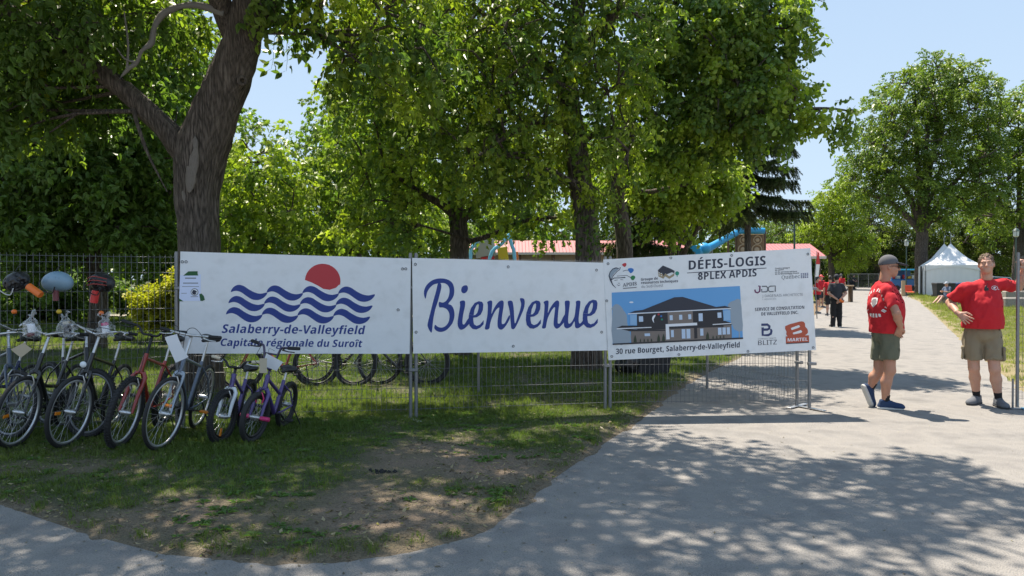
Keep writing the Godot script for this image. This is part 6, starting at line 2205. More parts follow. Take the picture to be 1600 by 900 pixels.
	for k in 5:
		var x := -0.075 + 0.034 * k
		mark(m, cloth, c, -back, [[x, -0.165 - 0.012 * sin(k * 0.8)], [x + 0.02, -0.165 - 0.012 * sin(k * 0.8)], [x + 0.02, -0.128], [x, -0.128]], bx, Vector3.UP)
	part("back_lettering", m, M.print_white, o.shirt_node)
	var cr := Geo.new()
	mark(cr, cloth, c, -back, [[-0.04, 0.055], [0.0, 0.064], [0.04, 0.055], [0.04, -0.01], [0.0, -0.058], [-0.04, -0.01]], bx, Vector3.UP)
	part("back_crest", cr, M.print_white, o.shirt_node)
	cr = Geo.new()
	mark(cr, cloth, c, -back, [[-0.03, 0.02], [-0.018, 0.045], [0.018, 0.045], [0.03, 0.02], [0.018, -0.025], [0.0, -0.04], [-0.018, -0.025]], bx, Vector3.UP, 0.006)
	part("back_crest", cr, M.print_grey, o.shirt_node)
	# sunglasses on the cap wearer
	var hb: Basis = j.head_basis
	gl = Geo.new()
	for x in [-1.0, 1.0]:
		gl.ellipsoid(j.head + hb * Vector3(x * 0.034, 0.002, 0.098), Vector3(0.028, 0.019, 0.006), hb, 10)
		gl.tube([j.head + hb * Vector3(x * 0.06, 0.008, 0.09), j.head + hb * Vector3(x * 0.082, 0.01, 0.04), j.head + hb * Vector3(x * 0.085, 0.006, -0.02)], [0.004, 0.004, 0.003], 6)
	sg = thing("sunglasses", "dark sunglasses worn by the man in the grey cap", "sunglasses", j.head)
	part("frame", gl, M.black_gloss, sg)

func bystander(label: String, px: float, d: float, tall: float, yaw: float, o: Dictionary, pose := {}) -> Node3D:
	var base := stand(px, d)
	var s := tall / 1.8
	var fwd := heading(yaw)
	var right := Vector3.UP.cross(fwd)
	var at := func(x: float, y: float, z: float) -> Vector3: return base + (right * x + Vector3.UP * y + fwd * z) * s
	var j := {"yaw": yaw, "pelvis": at.call(0, 0.95, 0), "chest": at.call(0, 1.28, 0), "neck": at.call(0, 1.53, 0), "head": at.call(0, 1.68, 0.01),
		"sL": at.call(0.19, 1.45, 0), "sR": at.call(-0.19, 1.45, 0), "eL": at.call(0.25, 1.17, -0.03), "eR": at.call(-0.25, 1.17, -0.03), "wL": at.call(0.24, 0.93, 0.06), "wR": at.call(-0.24, 0.93, 0.06),
		"hL": at.call(0.09, 0.90, 0), "hR": at.call(-0.09, 0.90, 0), "kL": at.call(0.10, 0.49, 0.02), "kR": at.call(-0.10, 0.49, 0.02), "aL": at.call(0.11, 0.09, 0), "aR": at.call(-0.11, 0.09, 0),
		"tL": fwd + right * 0.25, "tR": fwd - right * 0.25}
	for k in pose:
		j[k] = at.call(pose[k][0], pose[k][1], pose[k][2])
	j["head_basis"] = Basis(Vector3.UP, yaw)
	o["s"] = s
	o["cell"] = o.get("cell", 0.022)
	o["head_cell"] = 0.014
	o["hand_cell"] = 0.009
	o["creases"] = 0.7
	o["hem"] = base.y + o.get("hem_h", 0.93) * s
	var hands := []
	for q in ["L", "R"]:
		var dir: Vector3 = (j["w" + q] - j["e" + q]).normalized()
		hands.append([j["w" + q], dir, fwd.rotated(Vector3.UP, 0.3) if q == "L" else fwd, right * (-1.0 if q == "L" else 1.0) + fwd, 0.4])
	o["hands"] = hands
	return person(label, base, j, o, o.get("group", ""))

func build_bystanders() -> void:
	var behind := {"eL": [0.29, 1.16, -0.08], "eR": [-0.29, 1.16, -0.08], "wL": [0.04, 0.96, -0.17], "wR": [-0.05, 0.94, -0.19], "hL": [0.08, 0.9, 0], "hR": [-0.08, 0.9, 0]}
	bystander("man in dark shirt, black trousers and cap holding something orange behind his back", 1307, 25.2, 1.72, 3.05, {"shirt": M.cloth_charcoal, "low": M.cloth_black, "cuff": 2.0, "low_name": "trousers", "shoe": M.sole_dark, "cap": M.cap_dark, "sleeve": 0.8, "hem_h": 0.96, "girth": 1.02, "hair": M.hair_dark}, behind)
	var q := stand(1307, 25.2)
	var it := thing("orange_bottle", "bright orange bottle held behind the back of the man in black", "bottle", q + Vector3(0.06, 0.80, 0.24))
	var g := Geo.new()
	g.tube([q + Vector3(0.0, 0.90, 0.24), q + Vector3(0.01, 0.895, 0.24), q + Vector3(0.12, 0.83, 0.24), q + Vector3(0.13, 0.825, 0.24)], [0.03, 0.042, 0.042, 0.03], 12)
	part("body", g, M.orange, it)
	bystander("woman in red polo shirt and black shorts looking down at her hands", 1276.5, 34.0, 1.62, 1.2, {"shirt": M.shirt_red, "low": M.cloth_black, "cuff": 0.55, "shoe": M.shoe_grey, "hair": M.hair_dark, "long_hair": true, "girth": 1.1, "sleeve": 0.6}, {"wL": [0.08, 1.12, 0.28], "wR": [-0.06, 1.10, 0.28], "eL": [0.24, 1.14, 0.03], "eR": [-0.24, 1.14, 0.03]})
	bystander("dark-haired person in red T-shirt with white back print and long black shorts", 1297, 32.0, 1.68, 2.8, {"shirt": M.shirt_red, "low": M.cloth_black, "cuff": 0.95, "sock": M.sock, "shoe": M.sole_dark, "hair": M.hair_dark, "sleeve": 0.65})
	bystander("person in red cap and red T-shirt standing behind the woman in the polo", 1283, 40.0, 1.70, 0.4, {"shirt": M.shirt_red, "low": M.cloth_charcoal, "cuff": 0.9, "shoe": M.shoe_grey, "cap": M.bright_red, "sleeve": 0.65})
	bystander("grey-haired man in red T-shirt at the wooden counter behind the man in black", 1314, 50.0, 1.78, 2.6, {"shirt": M.shirt_red, "low": M.khaki, "cuff": 0.9, "shoe": M.shoe_grey, "hair": M.cap_grey, "sleeve": 0.65, "girth": 1.15}, {"eL": [0.3, 1.2, 0.05], "wL": [0.22, 1.1, 0.28]})
	bystander("person in dark clothes pushing a stroller far down the drive", 1334, 86.0, 1.68, 0.5, {"shirt": M.cloth_charcoal, "low": M.cloth_black, "cuff": 2.0, "low_name": "trousers", "shoe": M.shoe_grey, "hair": M.cap_grey, "cell": 0.03}, {"wL": [0.2, 1.0, 0.4], "wR": [-0.2, 1.0, 0.4], "eL": [0.26, 1.15, 0.1], "eR": [-0.26, 1.15, 0.1]})
	# seated on the concrete block by the tent, reading
	bystander("person in grey-blue shirt and pale cap sitting on a concrete block near the tent", 1480, 43.5, 1.74, -1.25, {"shirt": M.cloth_denim, "low": M.cloth_slate, "cuff": 0.8, "shoe": M.sole_dark, "cap": M.cloth_pale, "sleeve": 0.7, "hem_h": 0.42, "cell": 0.026},
		{"pelvis": [0, 0.52, 0], "chest": [0, 0.84, -0.02], "neck": [0, 1.09, 0.02], "head": [0, 1.23, 0.06], "sL": [0.19, 1.02, 0.0], "sR": [-0.19, 1.02, 0.0], "eL": [0.25, 0.76, 0.12], "eR": [-0.25, 0.76, 0.12], "wL": [0.08, 0.80, 0.36], "wR": [-0.08, 0.80, 0.36], "hL": [0.10, 0.50, 0.05], "hR": [-0.10, 0.50, 0.05], "kL": [0.11, 0.50, 0.48], "kR": [-0.11, 0.48, 0.50], "aL": [0.12, 0.10, 0.92], "aR": [-0.08, 0.10, 1.0]})

# ------------------------------------------------------------------ things farther off
func lamp_post(label: String, px: float, d: float, top: float) -> void:
	var b := stand(px, d)
	var root := thing("street_lamp", label, "street lamp", b, "green park lamps")
	var g := Geo.new()
	g.lathe(b, [[0.13, -0.05], [0.13, 0.12], [0.09, 0.2], [0.075, 0.75], [0.06, 0.8], [0.05, 1.2], [0.042, top - 0.75], [0.07, top - 0.72], [0.07, top - 0.68]], 12)
	part("post", g, M.lamp_green, root)
	var l := Geo.new()
	l.lathe(b + Vector3(0, top - 0.68, 0), [[0.08, 0.0], [0.15, 0.06], [0.17, 0.36], [0.0, 0.36]], 12)
	var lantern := part("lantern", l, M.frosted, root)
	var c := Geo.new()
	c.lathe(b + Vector3(0, top - 0.32, 0), [[0.21, 0.0], [0.20, 0.03], [0.12, 0.14], [0.03, 0.2], [0.025, 0.30], [0.0, 0.32]], 12)
	part("lamp_cap", c, M.lamp_green, lantern)
	var r := Geo.new()
	for k in 4:
		var a := TAU * k / 4.0 + 0.4
		r.tube([b + Vector3(cos(a) * 0.15, top - 0.62, sin(a) * 0.15), b + Vector3(cos(a) * 0.175, top - 0.31, sin(a) * 0.175)], [0.012, 0.012], 4)
	part("lantern_bar", r, M.lamp_green, lantern)

func build_tent() -> void:
	var d := 61.0
	var a := stand(1446, d)
	var w := 3.75
	var root := thing("party_tent", "white peaked party tent with closed side walls on the sunny lawn", "tent", a + Vector3(w * 0.5, 0, -1.9))
	var eave := 2.45
	var right := Vector3(0.905, 0, 0.425)
	var back := Vector3(0.425, 0, -0.905)
	var c := [a, a + right * w, a + right * w + back * w, a + back * w]
	for k in 4:
		var g := Geo.new()
		g.tube([c[k] - Vector3(0, 0.1, 0), c[k] + Vector3(0, eave, 0)], [0.05, 0.05], 8)
		part("pole", g, M.galvanised, root)
	for k in 4:
		var p: Vector3 = c[k]
		var q: Vector3 = c[(k + 1) % 4]
		var g := Geo.new()
		var out: Vector3 = (q - p).cross(Vector3.UP).normalized()
		if out.dot(p.lerp(q, 0.5) - a - right * w * 0.5 - back * w * 0.5) < 0.0:
			out = -out
		var rows := []
		for i in 29:
			var t := i / 28.0
			var bend := out * (0.025 * sin(i * 1.9) - 0.03)
			rows.append([g.put(p.lerp(q, t) + bend + Vector3(0, 0.03, 0), (out + (q - p).normalized() * cos(i * 1.9) * 0.25).normalized()), g.put(p.lerp(q, t) + bend * 0.5 + Vector3(0, eave, 0), (out + (q - p).normalized() * cos(i * 1.9) * 0.12).normalized())])
		for i in 28:
			g.tri_i(rows[i][0], rows[i + 1][0], rows[i + 1][1])
			g.tri_i(rows[i][0], rows[i + 1][1], rows[i][1])
		part("side_wall", g, M.canvas, root)
		var v := Geo.new()
		for i in 16:
			var t := i / 16.0
			var u := (i + 1) / 16.0
			var drop := func(x: float) -> float: return 0.16 + 0.28 * pow(abs(2.0 * x - 1.0), 2.2)
			v.face([p.lerp(q, t) + Vector3(0, eave + 0.03, 0) + out * 0.06, p.lerp(q, u) + Vector3(0, eave + 0.03, 0) + out * 0.06, p.lerp(q, u) + Vector3(0, eave - drop.call(u), 0) + out * 0.06, p.lerp(q, t) + Vector3(0, eave - drop.call(t), 0) + out * 0.06], out)
		part("valance", v, M.canvas, root)
	var m: Vector3 = a + right * w * 0.5 + back * w * 0.5
	var peak := m + Vector3(0, 4.25, 0)
	var r := Geo.new()
	for k in 4:
		var p: Vector3 = c[k] + Vector3(0, eave + 0.03, 0) + (c[k] - m) * Vector3(0.035, 0, 0.035)
		var q: Vector3 = c[(k + 1) % 4] + Vector3(0, eave + 0.03, 0) + (c[(k + 1) % 4] - m) * Vector3(0.035, 0, 0.035)
		var rows := []
		for i in 11:
			var t := i / 10.0
			var row := []
			for n in 9:
				var u := n / 8.0
				var e := p.lerp(q, u)
				var flat := Vector3(lerpf(e.x, peak.x, t), 0, lerpf(e.z, peak.z, t))
				var h: float = lerpf(e.y, peak.y, t * (0.52 + 0.48 * t)) - 0.05 * sin(PI * u) * (1.0 - t)
				row.append(Vector3(flat.x, h, flat.z))
			rows.append(row)
		var ids := []
		for i in 11:
			var row := []
			for n in 9:
				var du: Vector3 = rows[i][min(n + 1, 8)] - rows[i][max(n - 1, 0)]
				var dt: Vector3 = rows[min(i + 1, 10)][n] - rows[max(i - 1, 0)][n]
				var nn := du.cross(dt).normalized()
				if i == 10 or nn.length() < 0.5:
					nn = (p.lerp(q, 0.5) - m).normalized() * 0.8 + Vector3.UP * 0.5
				row.append(r.put(rows[i][n], nn if nn.y > 0.0 else -nn))
			ids.append(row)
		for i in 10:
			for n in 8:
				r.tri_i(ids[i][n], ids[i][n + 1], ids[i + 1][n + 1])
				r.tri_i(ids[i][n], ids[i + 1][n + 1], ids[i + 1][n])
	var roof := part("roof", r, M.canvas, root)
	var f := Geo.new()
	f.tube([peak - Vector3(0, 0.1, 0), peak + Vector3(0, 0.12, 0), peak + Vector3(0, 0.9, 0)], [0.06, 0.03, 0.015], 6)
	part("finial", f, M.galvanised, roof)
	# the second peak behind it
	var t2 := thing("party_tent", "second white peaked tent half hidden behind the closed one", "tent", a + back * 5.0)
	var g2 := Geo.new()
	var o := a + back * 4.1 - right * 0.15
	var cc := [o, o + right * w, o + right * w + back * w, o + back * w]
	var pk := o + right * w * 0.5 + back * w * 0.5 + Vector3(0, 4.4, 0)
	for k in 4:
		var p: Vector3 = cc[k] + Vector3(0, eave, 0)
		var q: Vector3 = cc[(k + 1) % 4] + Vector3(0, eave, 0)
		var m1 := p.lerp(pk, 0.5) - Vector3(0, 0.28, 0)
		var m2 := q.lerp(pk, 0.5) - Vector3(0, 0.28, 0)
		g2.face([p, q, m2, m1], Vector3.UP)
		g2.face([m1, m2, pk], Vector3.UP)
	part("roof", g2, M.canvas, t2)
	for k in 4:
		var pg := Geo.new()
		pg.tube([cc[k] - Vector3(0, 0.1, 0), cc[k] + Vector3(0, eave, 0)], [0.05, 0.05], 8)
		part("pole", pg, M.galvanised, t2)
	var fl := Geo.new()
	fl.tube([pk, pk + Vector3(0, 0.9, 0)], [0.03, 0.015], 6)
	part("finial", fl, M.galvanised, t2)
	var sw := Geo.new()
	sw.face([cc[0], cc[3], cc[3] + Vector3(0, eave, 0), cc[0] + Vector3(0, eave, 0)], -right)
	part("side_wall", sw, M.canvas, t2)
	# wheeled bins in front
	var n := 0
	for q in [[1466, 57.5, M.bin_black, "black wheeled bin at the corner of the white tent"], [1482, 57.7, M.bin_black, "black wheeled bin between the other two by the white tent"], [1499, 57.9, M.bin_blue, "blue wheeled recycling bin beside the white tent"]]:
		wheeled_bin(q[3], stand(q[0], q[1]), q[2], 1.12)
		n += 1

func wheeled_bin(label: String, b: Vector3, material: Material, tall: float) -> void:
	var root := thing("wheeled_bin", label, "bin", b)
	var g := Geo.new()
	var lo := [Vector3(-0.24, 0.06, 0.25), Vector3(0.24, 0.06, 0.25), Vector3(0.24, 0.06, -0.25), Vector3(-0.24, 0.06, -0.25)]
	var hi := [Vector3(-0.31, tall - 0.08, 0.36), Vector3(0.31, tall - 0.08, 0.36), Vector3(0.31, tall - 0.08, -0.34), Vector3(-0.31, tall - 0.08, -0.34)]
	for k in 4:
		g.face([b + lo[k], b + lo[(k + 1) % 4], b + hi[(k + 1) % 4], b + hi[k]], (lo[k] + lo[(k + 1) % 4]) * Vector3(1, 0, 1))
	g.box(b + Vector3(0, tall - 0.1, 0.01), Vector3(0.68, 0.06, 0.76), Basis.IDENTITY, 0.015)
	part("body", g, material, root)
	var l := Geo.new()
	l.box(b + Vector3(0, tall - 0.045, 0.01), Vector3(0.66, 0.06, 0.74), Basis(Vector3.RIGHT, 0.04), 0.025)
	part("lid", l, material, root)
	for x in [-0.27, 0.27]:
		var w := Geo.new()
		w.tube([b + Vector3(x - 0.03, 0.12, -0.30), b + Vector3(x + 0.03, 0.12, -0.30)], [0.12, 0.12], 14)
		part("wheel", w, M.rubber, root)

func pavilion(label: String, px0: float, px1: float, d: float, ridge_py: float, eave_py: float, walled: bool) -> void:
	var a := stand(px0, d)
	var b := stand(px1, d)
	var w := b.x - a.x
	var ridge := P(0, ridge_py, d + 2.5).y
	var eave := P(0, eave_py, d).y
	var root := thing("pavilion", label, "building", a.lerp(b, 0.5) + Vector3(0, 0, -2.5))
	var c := a.lerp(b, 0.5)
	var gy: float = c.y
	var deep := 5.0
	# corrugated roof: ribs are real folds
	for side in 2:
		var g := Geo.new()
		var n := int(w / 0.22)
		var z0 := c.z + (0.0 if side == 0 else -deep)
		for k in n:
			var x0 := a.x + w * k / n
			var x1 := a.x + w * (k + 0.8) / n
			var x2 := a.x + w * (k + 0.9) / n
			var x3 := a.x + w * (k + 1) / n
			var up := Vector3(0, 0.035, 0)
			var zr := c.z - deep * 0.5
			g.face([Vector3(x0, eave, z0), Vector3(x1, eave, z0), Vector3(x1, ridge, zr), Vector3(x0, ridge, zr)], Vector3.UP)
			g.face([Vector3(x1, eave, z0), Vector3(x2, eave, z0) + up, Vector3(x2, ridge, zr) + up, Vector3(x1, ridge, zr)], Vector3(-1, 1, 0))
			g.face([Vector3(x2, eave, z0) + up, Vector3(x3, eave, z0), Vector3(x3, ridge, zr), Vector3(x2, ridge, zr) + up], Vector3(1, 1, 0))
		part("roof", g, M.roof_red, root)
	var f := Geo.new()
	f.box(Vector3(c.x, eave - 0.09, c.z + 0.02), Vector3(w + 0.06, 0.16, 0.05), Basis.IDENTITY, 0.01)
	part("fascia", f, M.fascia, root)
	for x in [a.x + 0.02, b.x - 0.02]:
		var e := Geo.new()
		e.face([Vector3(x, eave - 0.05, c.z), Vector3(x, eave - 0.05, c.z - deep), Vector3(x, ridge - 0.05, c.z - deep * 0.5)], Vector3(1, 0, 0))
		part("gable", e, M.fascia, root)
	var posts := int(w / 2.6) + 2
	for k in posts:
		var x := a.x + 0.3 + (w - 0.6) * k / (posts - 1)
		for z in [c.z - 0.35, c.z - deep + 0.35]:
			var g := Geo.new()
			g.box(Vector3(x, (gy + eave) * 0.5 - 0.1, z), Vector3(0.2, eave - gy - 0.1, 0.2), Basis.IDENTITY, 0.015)
			part("post", g, M.timber, root)
	if walled:
		var g := Geo.new()
		g.box(Vector3(c.x, (gy + eave) * 0.5 - 0.1, c.z - 1.0), Vector3(w - 0.8, eave - gy - 0.1, 0.15))
		part("wall", g, M.wall_beige, root)
		for k in 5:
			var x := a.x + w * (0.12 + 0.19 * k)
			var v := Geo.new()
			v.box(Vector3(x, gy + 1.5, c.z - 0.91), Vector3(0.9, 0.9, 0.05), Basis.IDENTITY, 0.01)
			var win := part("window", v, M.fascia, root)
			var p := Geo.new()
			p.box(Vector3(x, gy + 1.5, c.z - 0.88), Vector3(0.76, 0.76, 0.03))
			part("pane", p, M.dark_glass, win)

func build_playground() -> void:
	var d := 38.0
	var b := stand(1172, d)
	var root := thing("slide_tower", "play tower with brown printed panels and a bright blue tunnel slide", "playground", b)
	var k := d / FOCAL
	for x in [1150.0, 1195.0]:
		for z in [0.0, -1.4]:
			var g := Geo.new()
			var p := P(x, 360, d) + Vector3(0, 0, z)
			g.tube([Vector3(p.x, b.y - 0.1, p.z), p], [0.06, 0.06], 8)
			part("post", g, M.timber, root)
	for q in [[1152.0, 1171.0], [1173.0, 1193.0]]:
		var g := Geo.new()
		var p := P(q[0], 366, d - 0.08)
		var r := P(q[1], 402, d - 0.08)
		g.box((p + r) * 0.5, Vector3(r.x - p.x, p.y - r.y, 0.06), Basis.IDENTITY, 0.02)
		var panel := part("panel", g, M.play_brown, root)
		for e in [[0.5, 0.75, 0.19, 0.14], [0.45, 0.33, 0.24, 0.17]]:
			var v := Geo.new()
			var c := Vector3(lerpf(p.x, r.x, e[0]), lerpf(r.y, p.y, e[1]), p.z + 0.035)
			v.torus(c, Vector3.BACK, e[2], 0.03, 20, 6)
			v.ellipsoid(c, Vector3(e[2] * 0.55, e[3] * 0.7, 0.025), Basis.IDENTITY, 12)
			part("relief", v, M.play_tan, panel)
	var deck := Geo.new()
	deck.box(P(1172, 404, d - 0.7), Vector3(1.5, 0.08, 1.5), Basis.IDENTITY, 0.02)
	part("deck", deck, M.timber, root)
	var rf := Geo.new()
	limb(rf, [P(1146, 368, d - 0.3), P(1152, 361.5, d - 0.3), P(1165, 360, d - 0.3), P(1194, 361, d - 0.3)], [0.13, 0.17, 0.17, 0.15], 12)
	part("canopy", rf, M.play_blue, root)
	var sl := Geo.new()
	limb(sl, [P(1150, 364, d - 0.35), P(1135, 372, d - 0.8), P(1112, 385, d - 1.4), P(1095, 392, d - 1.8), P(1085, 394, d - 2.2)], [0.16, 0.16, 0.18, 0.30, 0.32], 14)
	sl.ellipsoid(P(1099, 389, d - 1.9), Vector3(0.36, 0.30, 0.4), Basis.IDENTITY, 16)
	part("tunnel_slide", sl, M.play_blue, root)
	var ts := Geo.new()
	for q in [[1085.0, 394.0, 2.2], [1112.0, 385.0, 1.4]]:
		var p := P(q[0], q[1], d - q[2])
		ts.tube([Vector3(p.x, b.y - 0.1, p.z), p], [0.05, 0.05], 8)
	part("support", ts, M.galvanised, root)
	# the climbing frame seen through the leaves behind the welcome banner
	d = 34.0
	b = stand(770, d)
	root = thing("climbing_frame", "climbing frame with pale blue poles and yellow and red panels behind the welcome banner", "playground", b)
	for q in [[[735, 402], [741, 383], [752, 372], [764, 371]], [[765, 404], [785, 380], [800, 362]], [[804, 404], [800, 384], [797, 374]]]:
		var g := Geo.new()
		var pts := []
		for p in q[0].size() if false else q.size():
			pts.append(P(q[p][0], q[p][1], d))
		var first: Vector3 = pts[0]
		pts.push_front(Vector3(first.x, b.y - 0.05, first.z))
		var radii := []
		for p in pts.size():
			radii.append(0.085)
		limb(g, pts, radii, 10, 0.0, 4)
		part("pole", g, M.sky_paint, root)
	for q in [[786, 398, 0.45, 0.7, M.yellow_paint], [762, 404, 0.6, 0.25, M.bright_red], [758, 388, 0.9, 0.8, M.wall_beige], [806, 402, 0.25, 0.5, M.orange]]:
		var g := Geo.new()
		g.box(P(q[0], q[1], d + 0.3), Vector3(q[2], q[3], 0.06), Basis(Vector3.BACK, 0.12), 0.015)
		part("panel", g, q[4], root)
	var fr := Geo.new()
	for q in [[758, 388], [786, 398]]:
		var p := P(q[0], q[1], d + 0.34)
		fr.tube([Vector3(p.x, b.y - 0.05, p.z), p], [0.05, 0.05], 8)
	part("support", fr, M.galvanised, root)

func simple_car(label: String, at: Vector3, yaw: float, paint: Material, tall := 1.5) -> void:
	var root := thing("parked_car", label, "car", at)
	root.basis = Basis(Vector3.UP, yaw)
	var g := Geo.new()
	var prof := PackedVector2Array([Vector2(-2.1, 0.35), Vector2(2.1, 0.35), Vector2(2.15, 0.75), Vector2(1.3, 0.92), Vector2(0.75, tall * 0.94), Vector2(-1.2, tall), Vector2(-2.0, tall * 0.66), Vector2(-2.15, 0.8)])
	g.prism(prof, Vector3(0, 0, -0.85), Vector3.RIGHT, Vector3.UP, Vector3(0, 0, 1.7))
	local("body", g, paint, root)
	for z in [-0.86, 0.86]:
		var w := Geo.new()
		w.prism(PackedVector2Array([Vector2(-1.75, tall * 0.68), Vector2(1.1, tall * 0.66), Vector2(0.7, tall * 0.90), Vector2(-1.15, tall * 0.95)]), Vector3(0, 0, z), Vector3.RIGHT, Vector3.UP, Vector3(0, 0, 0.006 * sign(z)))
		local("window", w, M.dark_glass, root)
		for x in [-1.3, 1.35]:
			var t := Geo.new()
			t.tube([Vector3(x, 0.33, z - 0.1), Vector3(x, 0.33, z + 0.02)], [0.33, 0.33], 18)
			var wheel := local("wheel", t, M.rubber, root)
			var r := Geo.new()
			r.tube([Vector3(x, 0.33, z - 0.02), Vector3(x, 0.33, z + 0.03 * sign(z) + 0.01)], [0.2, 0.2], 14)
			local("rim", r, M.bright_steel, wheel)
	for z in [-0.6, 0.6]:
		var h := Geo.new()
		h.box(Vector3(2.12, 0.68, z), Vector3(0.06, 0.14, 0.32), Basis.IDENTITY, 0.02)
		local("headlight", h, M.bright_plastic, root)

func build_far_things() -> void:
	lamp_post("green lamp post rising behind the building-plan banner in front of the pavilion roof", 1241, 35.0, 4.95)
	lamp_post("green lamp post at the bend of the drive beside the white tent", 1416, 62.0, 4.7)
	lamp_post("green lamp post behind the leaning man's raised hand", 1587, 48.0, 4.75)
	build_tent()
	pavilion("open pavilion with red metal roof at the edge of the drive", 1195, 1290, 46.0, 381.0, 400.0, false)
	pavilion("low beige park building with pale red metal roof behind the trees", 700, 1082, 50.0, 376.0, 394.0, true)
	build_playground()
	# flag on the pavilion corner: red over white
	var fb := stand(1277, 30.0)
	var flag := thing("feather_flag", "narrow red-and-white feather flag beside the building-plan banner", "flag", fb)
	var g := Geo.new()
	g.tube([Vector3(fb.x, fb.y - 0.1, fb.z), P(1273, 430, 30), P(1276, 392, 30)], [0.02, 0.015, 0.01], 6)
	part("pole", g, M.galvanised, flag)
	g = Geo.new()
	g.prism(PackedVector2Array([Vector2(0.0, 0.0), Vector2(0.12, 0.03), Vector2(0.17, 0.5), Vector2(0.03, 0.5)]), P(1273.5, 433, 30) + Vector3(0.01, 0, 0), Vector3.RIGHT, Vector3.UP, Vector3(0, 0, 0.01))
	part("cloth", g, M.canvas, flag)
	g = Geo.new()
	g.prism(PackedVector2Array([Vector2(0.03, 0.5), Vector2(0.17, 0.5), Vector2(0.14, 0.95), Vector2(0.08, 1.0)]), P(1273.5, 433, 30) + Vector3(0.01, 0, 0), Vector3.RIGHT, Vector3.UP, Vector3(0, 0, 0.01))
	part("cloth", g, M.bright_red, flag)
	# the counter by the playground
	var cb := stand(1308, 48.5)
	var counter := thing("wooden_counter", "pale wooden counter where the grey-haired man in red stands", "counter", cb)
	g = Geo.new()
	g.box(cb + Vector3(0, 1.02, 0), Vector3(1.9, 0.07, 0.6), Basis.IDENTITY, 0.01)
	part("top", g, M.timber_pale, counter)
	for x in [-0.85, 0.85]:
		g = Geo.new()
		g.box(cb + Vector3(x, 0.49, 0), Vector3(0.1, 0.99, 0.5), Basis.IDENTITY, 0.01)
		part("leg", g, M.timber, counter)
	# stroller
	var sb := stand(1330.5, 84.5)
	var st := thing("stroller", "black baby stroller far down the drive", "stroller", sb)
	g = Geo.new()
	g.ellipsoid(sb + Vector3(0, 0.85, -0.05), Vector3(0.3, 0.28, 0.35), Basis(Vector3.RIGHT, 0.3), 14)
	part("hood", g, M.cloth_black, st)
	g = Geo.new()
	g.box(sb + Vector3(0, 0.5, 0.1), Vector3(0.46, 0.3, 0.6), Basis(Vector3.RIGHT, 0.2), 0.06)
	part("seat", g, M.cloth_charcoal, st)
	g = Geo.new()
	for x in [-0.27, 0.27]:
		g.tube([sb + Vector3(x, 0.12, 0.42), sb + Vector3(x, 0.6, -0.1), sb + Vector3(x, 1.02, -0.5)], [0.018, 0.018, 0.018], 6)
		g.tube([sb + Vector3(x, 0.12, -0.38), sb + Vector3(x, 0.6, 0.05)], [0.018, 0.018], 6)
	g.tube([sb + Vector3(-0.27, 1.02, -0.5), sb + Vector3(0.27, 1.02, -0.5)], [0.02, 0.02], 6)
	part("frame", g, M.dark_steel, st)
	for x in [-0.29, 0.29]:
		for z in [0.42, -0.38]:
			g = Geo.new()
			g.torus(sb + Vector3(x, 0.13, z), Vector3.RIGHT, 0.105, 0.025, 16, 6)
			part("wheel", g, M.rubber, st)
	# blue refreshment trailer at the bend
	var tb := stand(1408, 80.0)
	var tr := thing("blue_trailer", "blue refreshment trailer with an open serving hatch beyond the lamp post", "trailer", tb)
	g = Geo.new()
	g.box(tb + Vector3(0, 0.75, 0), Vector3(2.9, 0.95, 1.9), Basis.IDENTITY, 0.06)
	part("body", g, M.trailer_blue, tr)
	g = Geo.new()
	g.box(tb + Vector3(0, 2.2, 0), Vector3(3.1, 0.16, 2.2), Basis.IDENTITY, 0.05)
	part("roof", g, M.play_blue, tr)
	for x in [-1.4, 0.0, 1.4]:
		g = Geo.new()
		g.box(tb + Vector3(x, 1.68, 0.85), Vector3(0.1, 0.9, 0.1))
		part("pillar", g, M.trailer_blue, tr)
	g = Geo.new()
	g.box(tb + Vector3(0, 1.68, -0.88), Vector3(2.8, 0.9, 0.08))
	part("back_wall", g, M.trailer_blue, tr)
	for q in [[-1.05, M.bright_red, 0.5], [-0.5, M.canvas, 0.35], [0.2, M.bright_red, 0.45], [0.65, M.yellow_paint, 0.3], [1.1, M.canvas, 0.4]]:
		g = Geo.new()
		g.box(tb + Vector3(q[0], 1.25 + q[2] * 0.5, 0.3), Vector3(0.4, q[2], 0.3), Basis.IDENTITY, 0.03)
		part("goods", g, q[1], tr)
	for x in [-0.9, 0.9]:
		g = Geo.new()
		g.tube([tb + Vector3(x, 0.3, 0.8), tb + Vector3(x, 0.3, 1.0)], [0.3, 0.3], 16)
		part("wheel", g, M.rubber, tr)
	# wooden bollard at the lamp
	var wbp := stand(1411.5, 61.0)
	var wbn := thing("wooden_bollard", "stout pale wooden bollard at the foot of the lamp post by the tent", "bollard", wbp)
	g = Geo.new()
	g.tube([wbp - Vector3(0, 0.1, 0), wbp + Vector3(0, 1.2, 0), wbp + Vector3(0, 1.26, 0)], [0.15, 0.15, 0.11], 12)
	part("post", g, M.timber_pale, wbn)
	# folding chair
	var fc := stand(1422, 57.5)
	var chair := thing("folding_chair", "small red-orange folding camp chair on the grass by the tent", "chair", fc)
	g = Geo.new()
	g.box(fc + Vector3(0, 0.42, 0), Vector3(0.5, 0.04, 0.45), Basis(Vector3.RIGHT, 0.1), 0.01)
	part("seat", g, M.chair_red, chair)
	g = Geo.new()
	g.box(fc + Vector3(0, 0.68, -0.22), Vector3(0.52, 0.5, 0.03), Basis(Vector3.RIGHT, -0.2), 0.01)
	part("backrest", g, M.chair_red, chair)
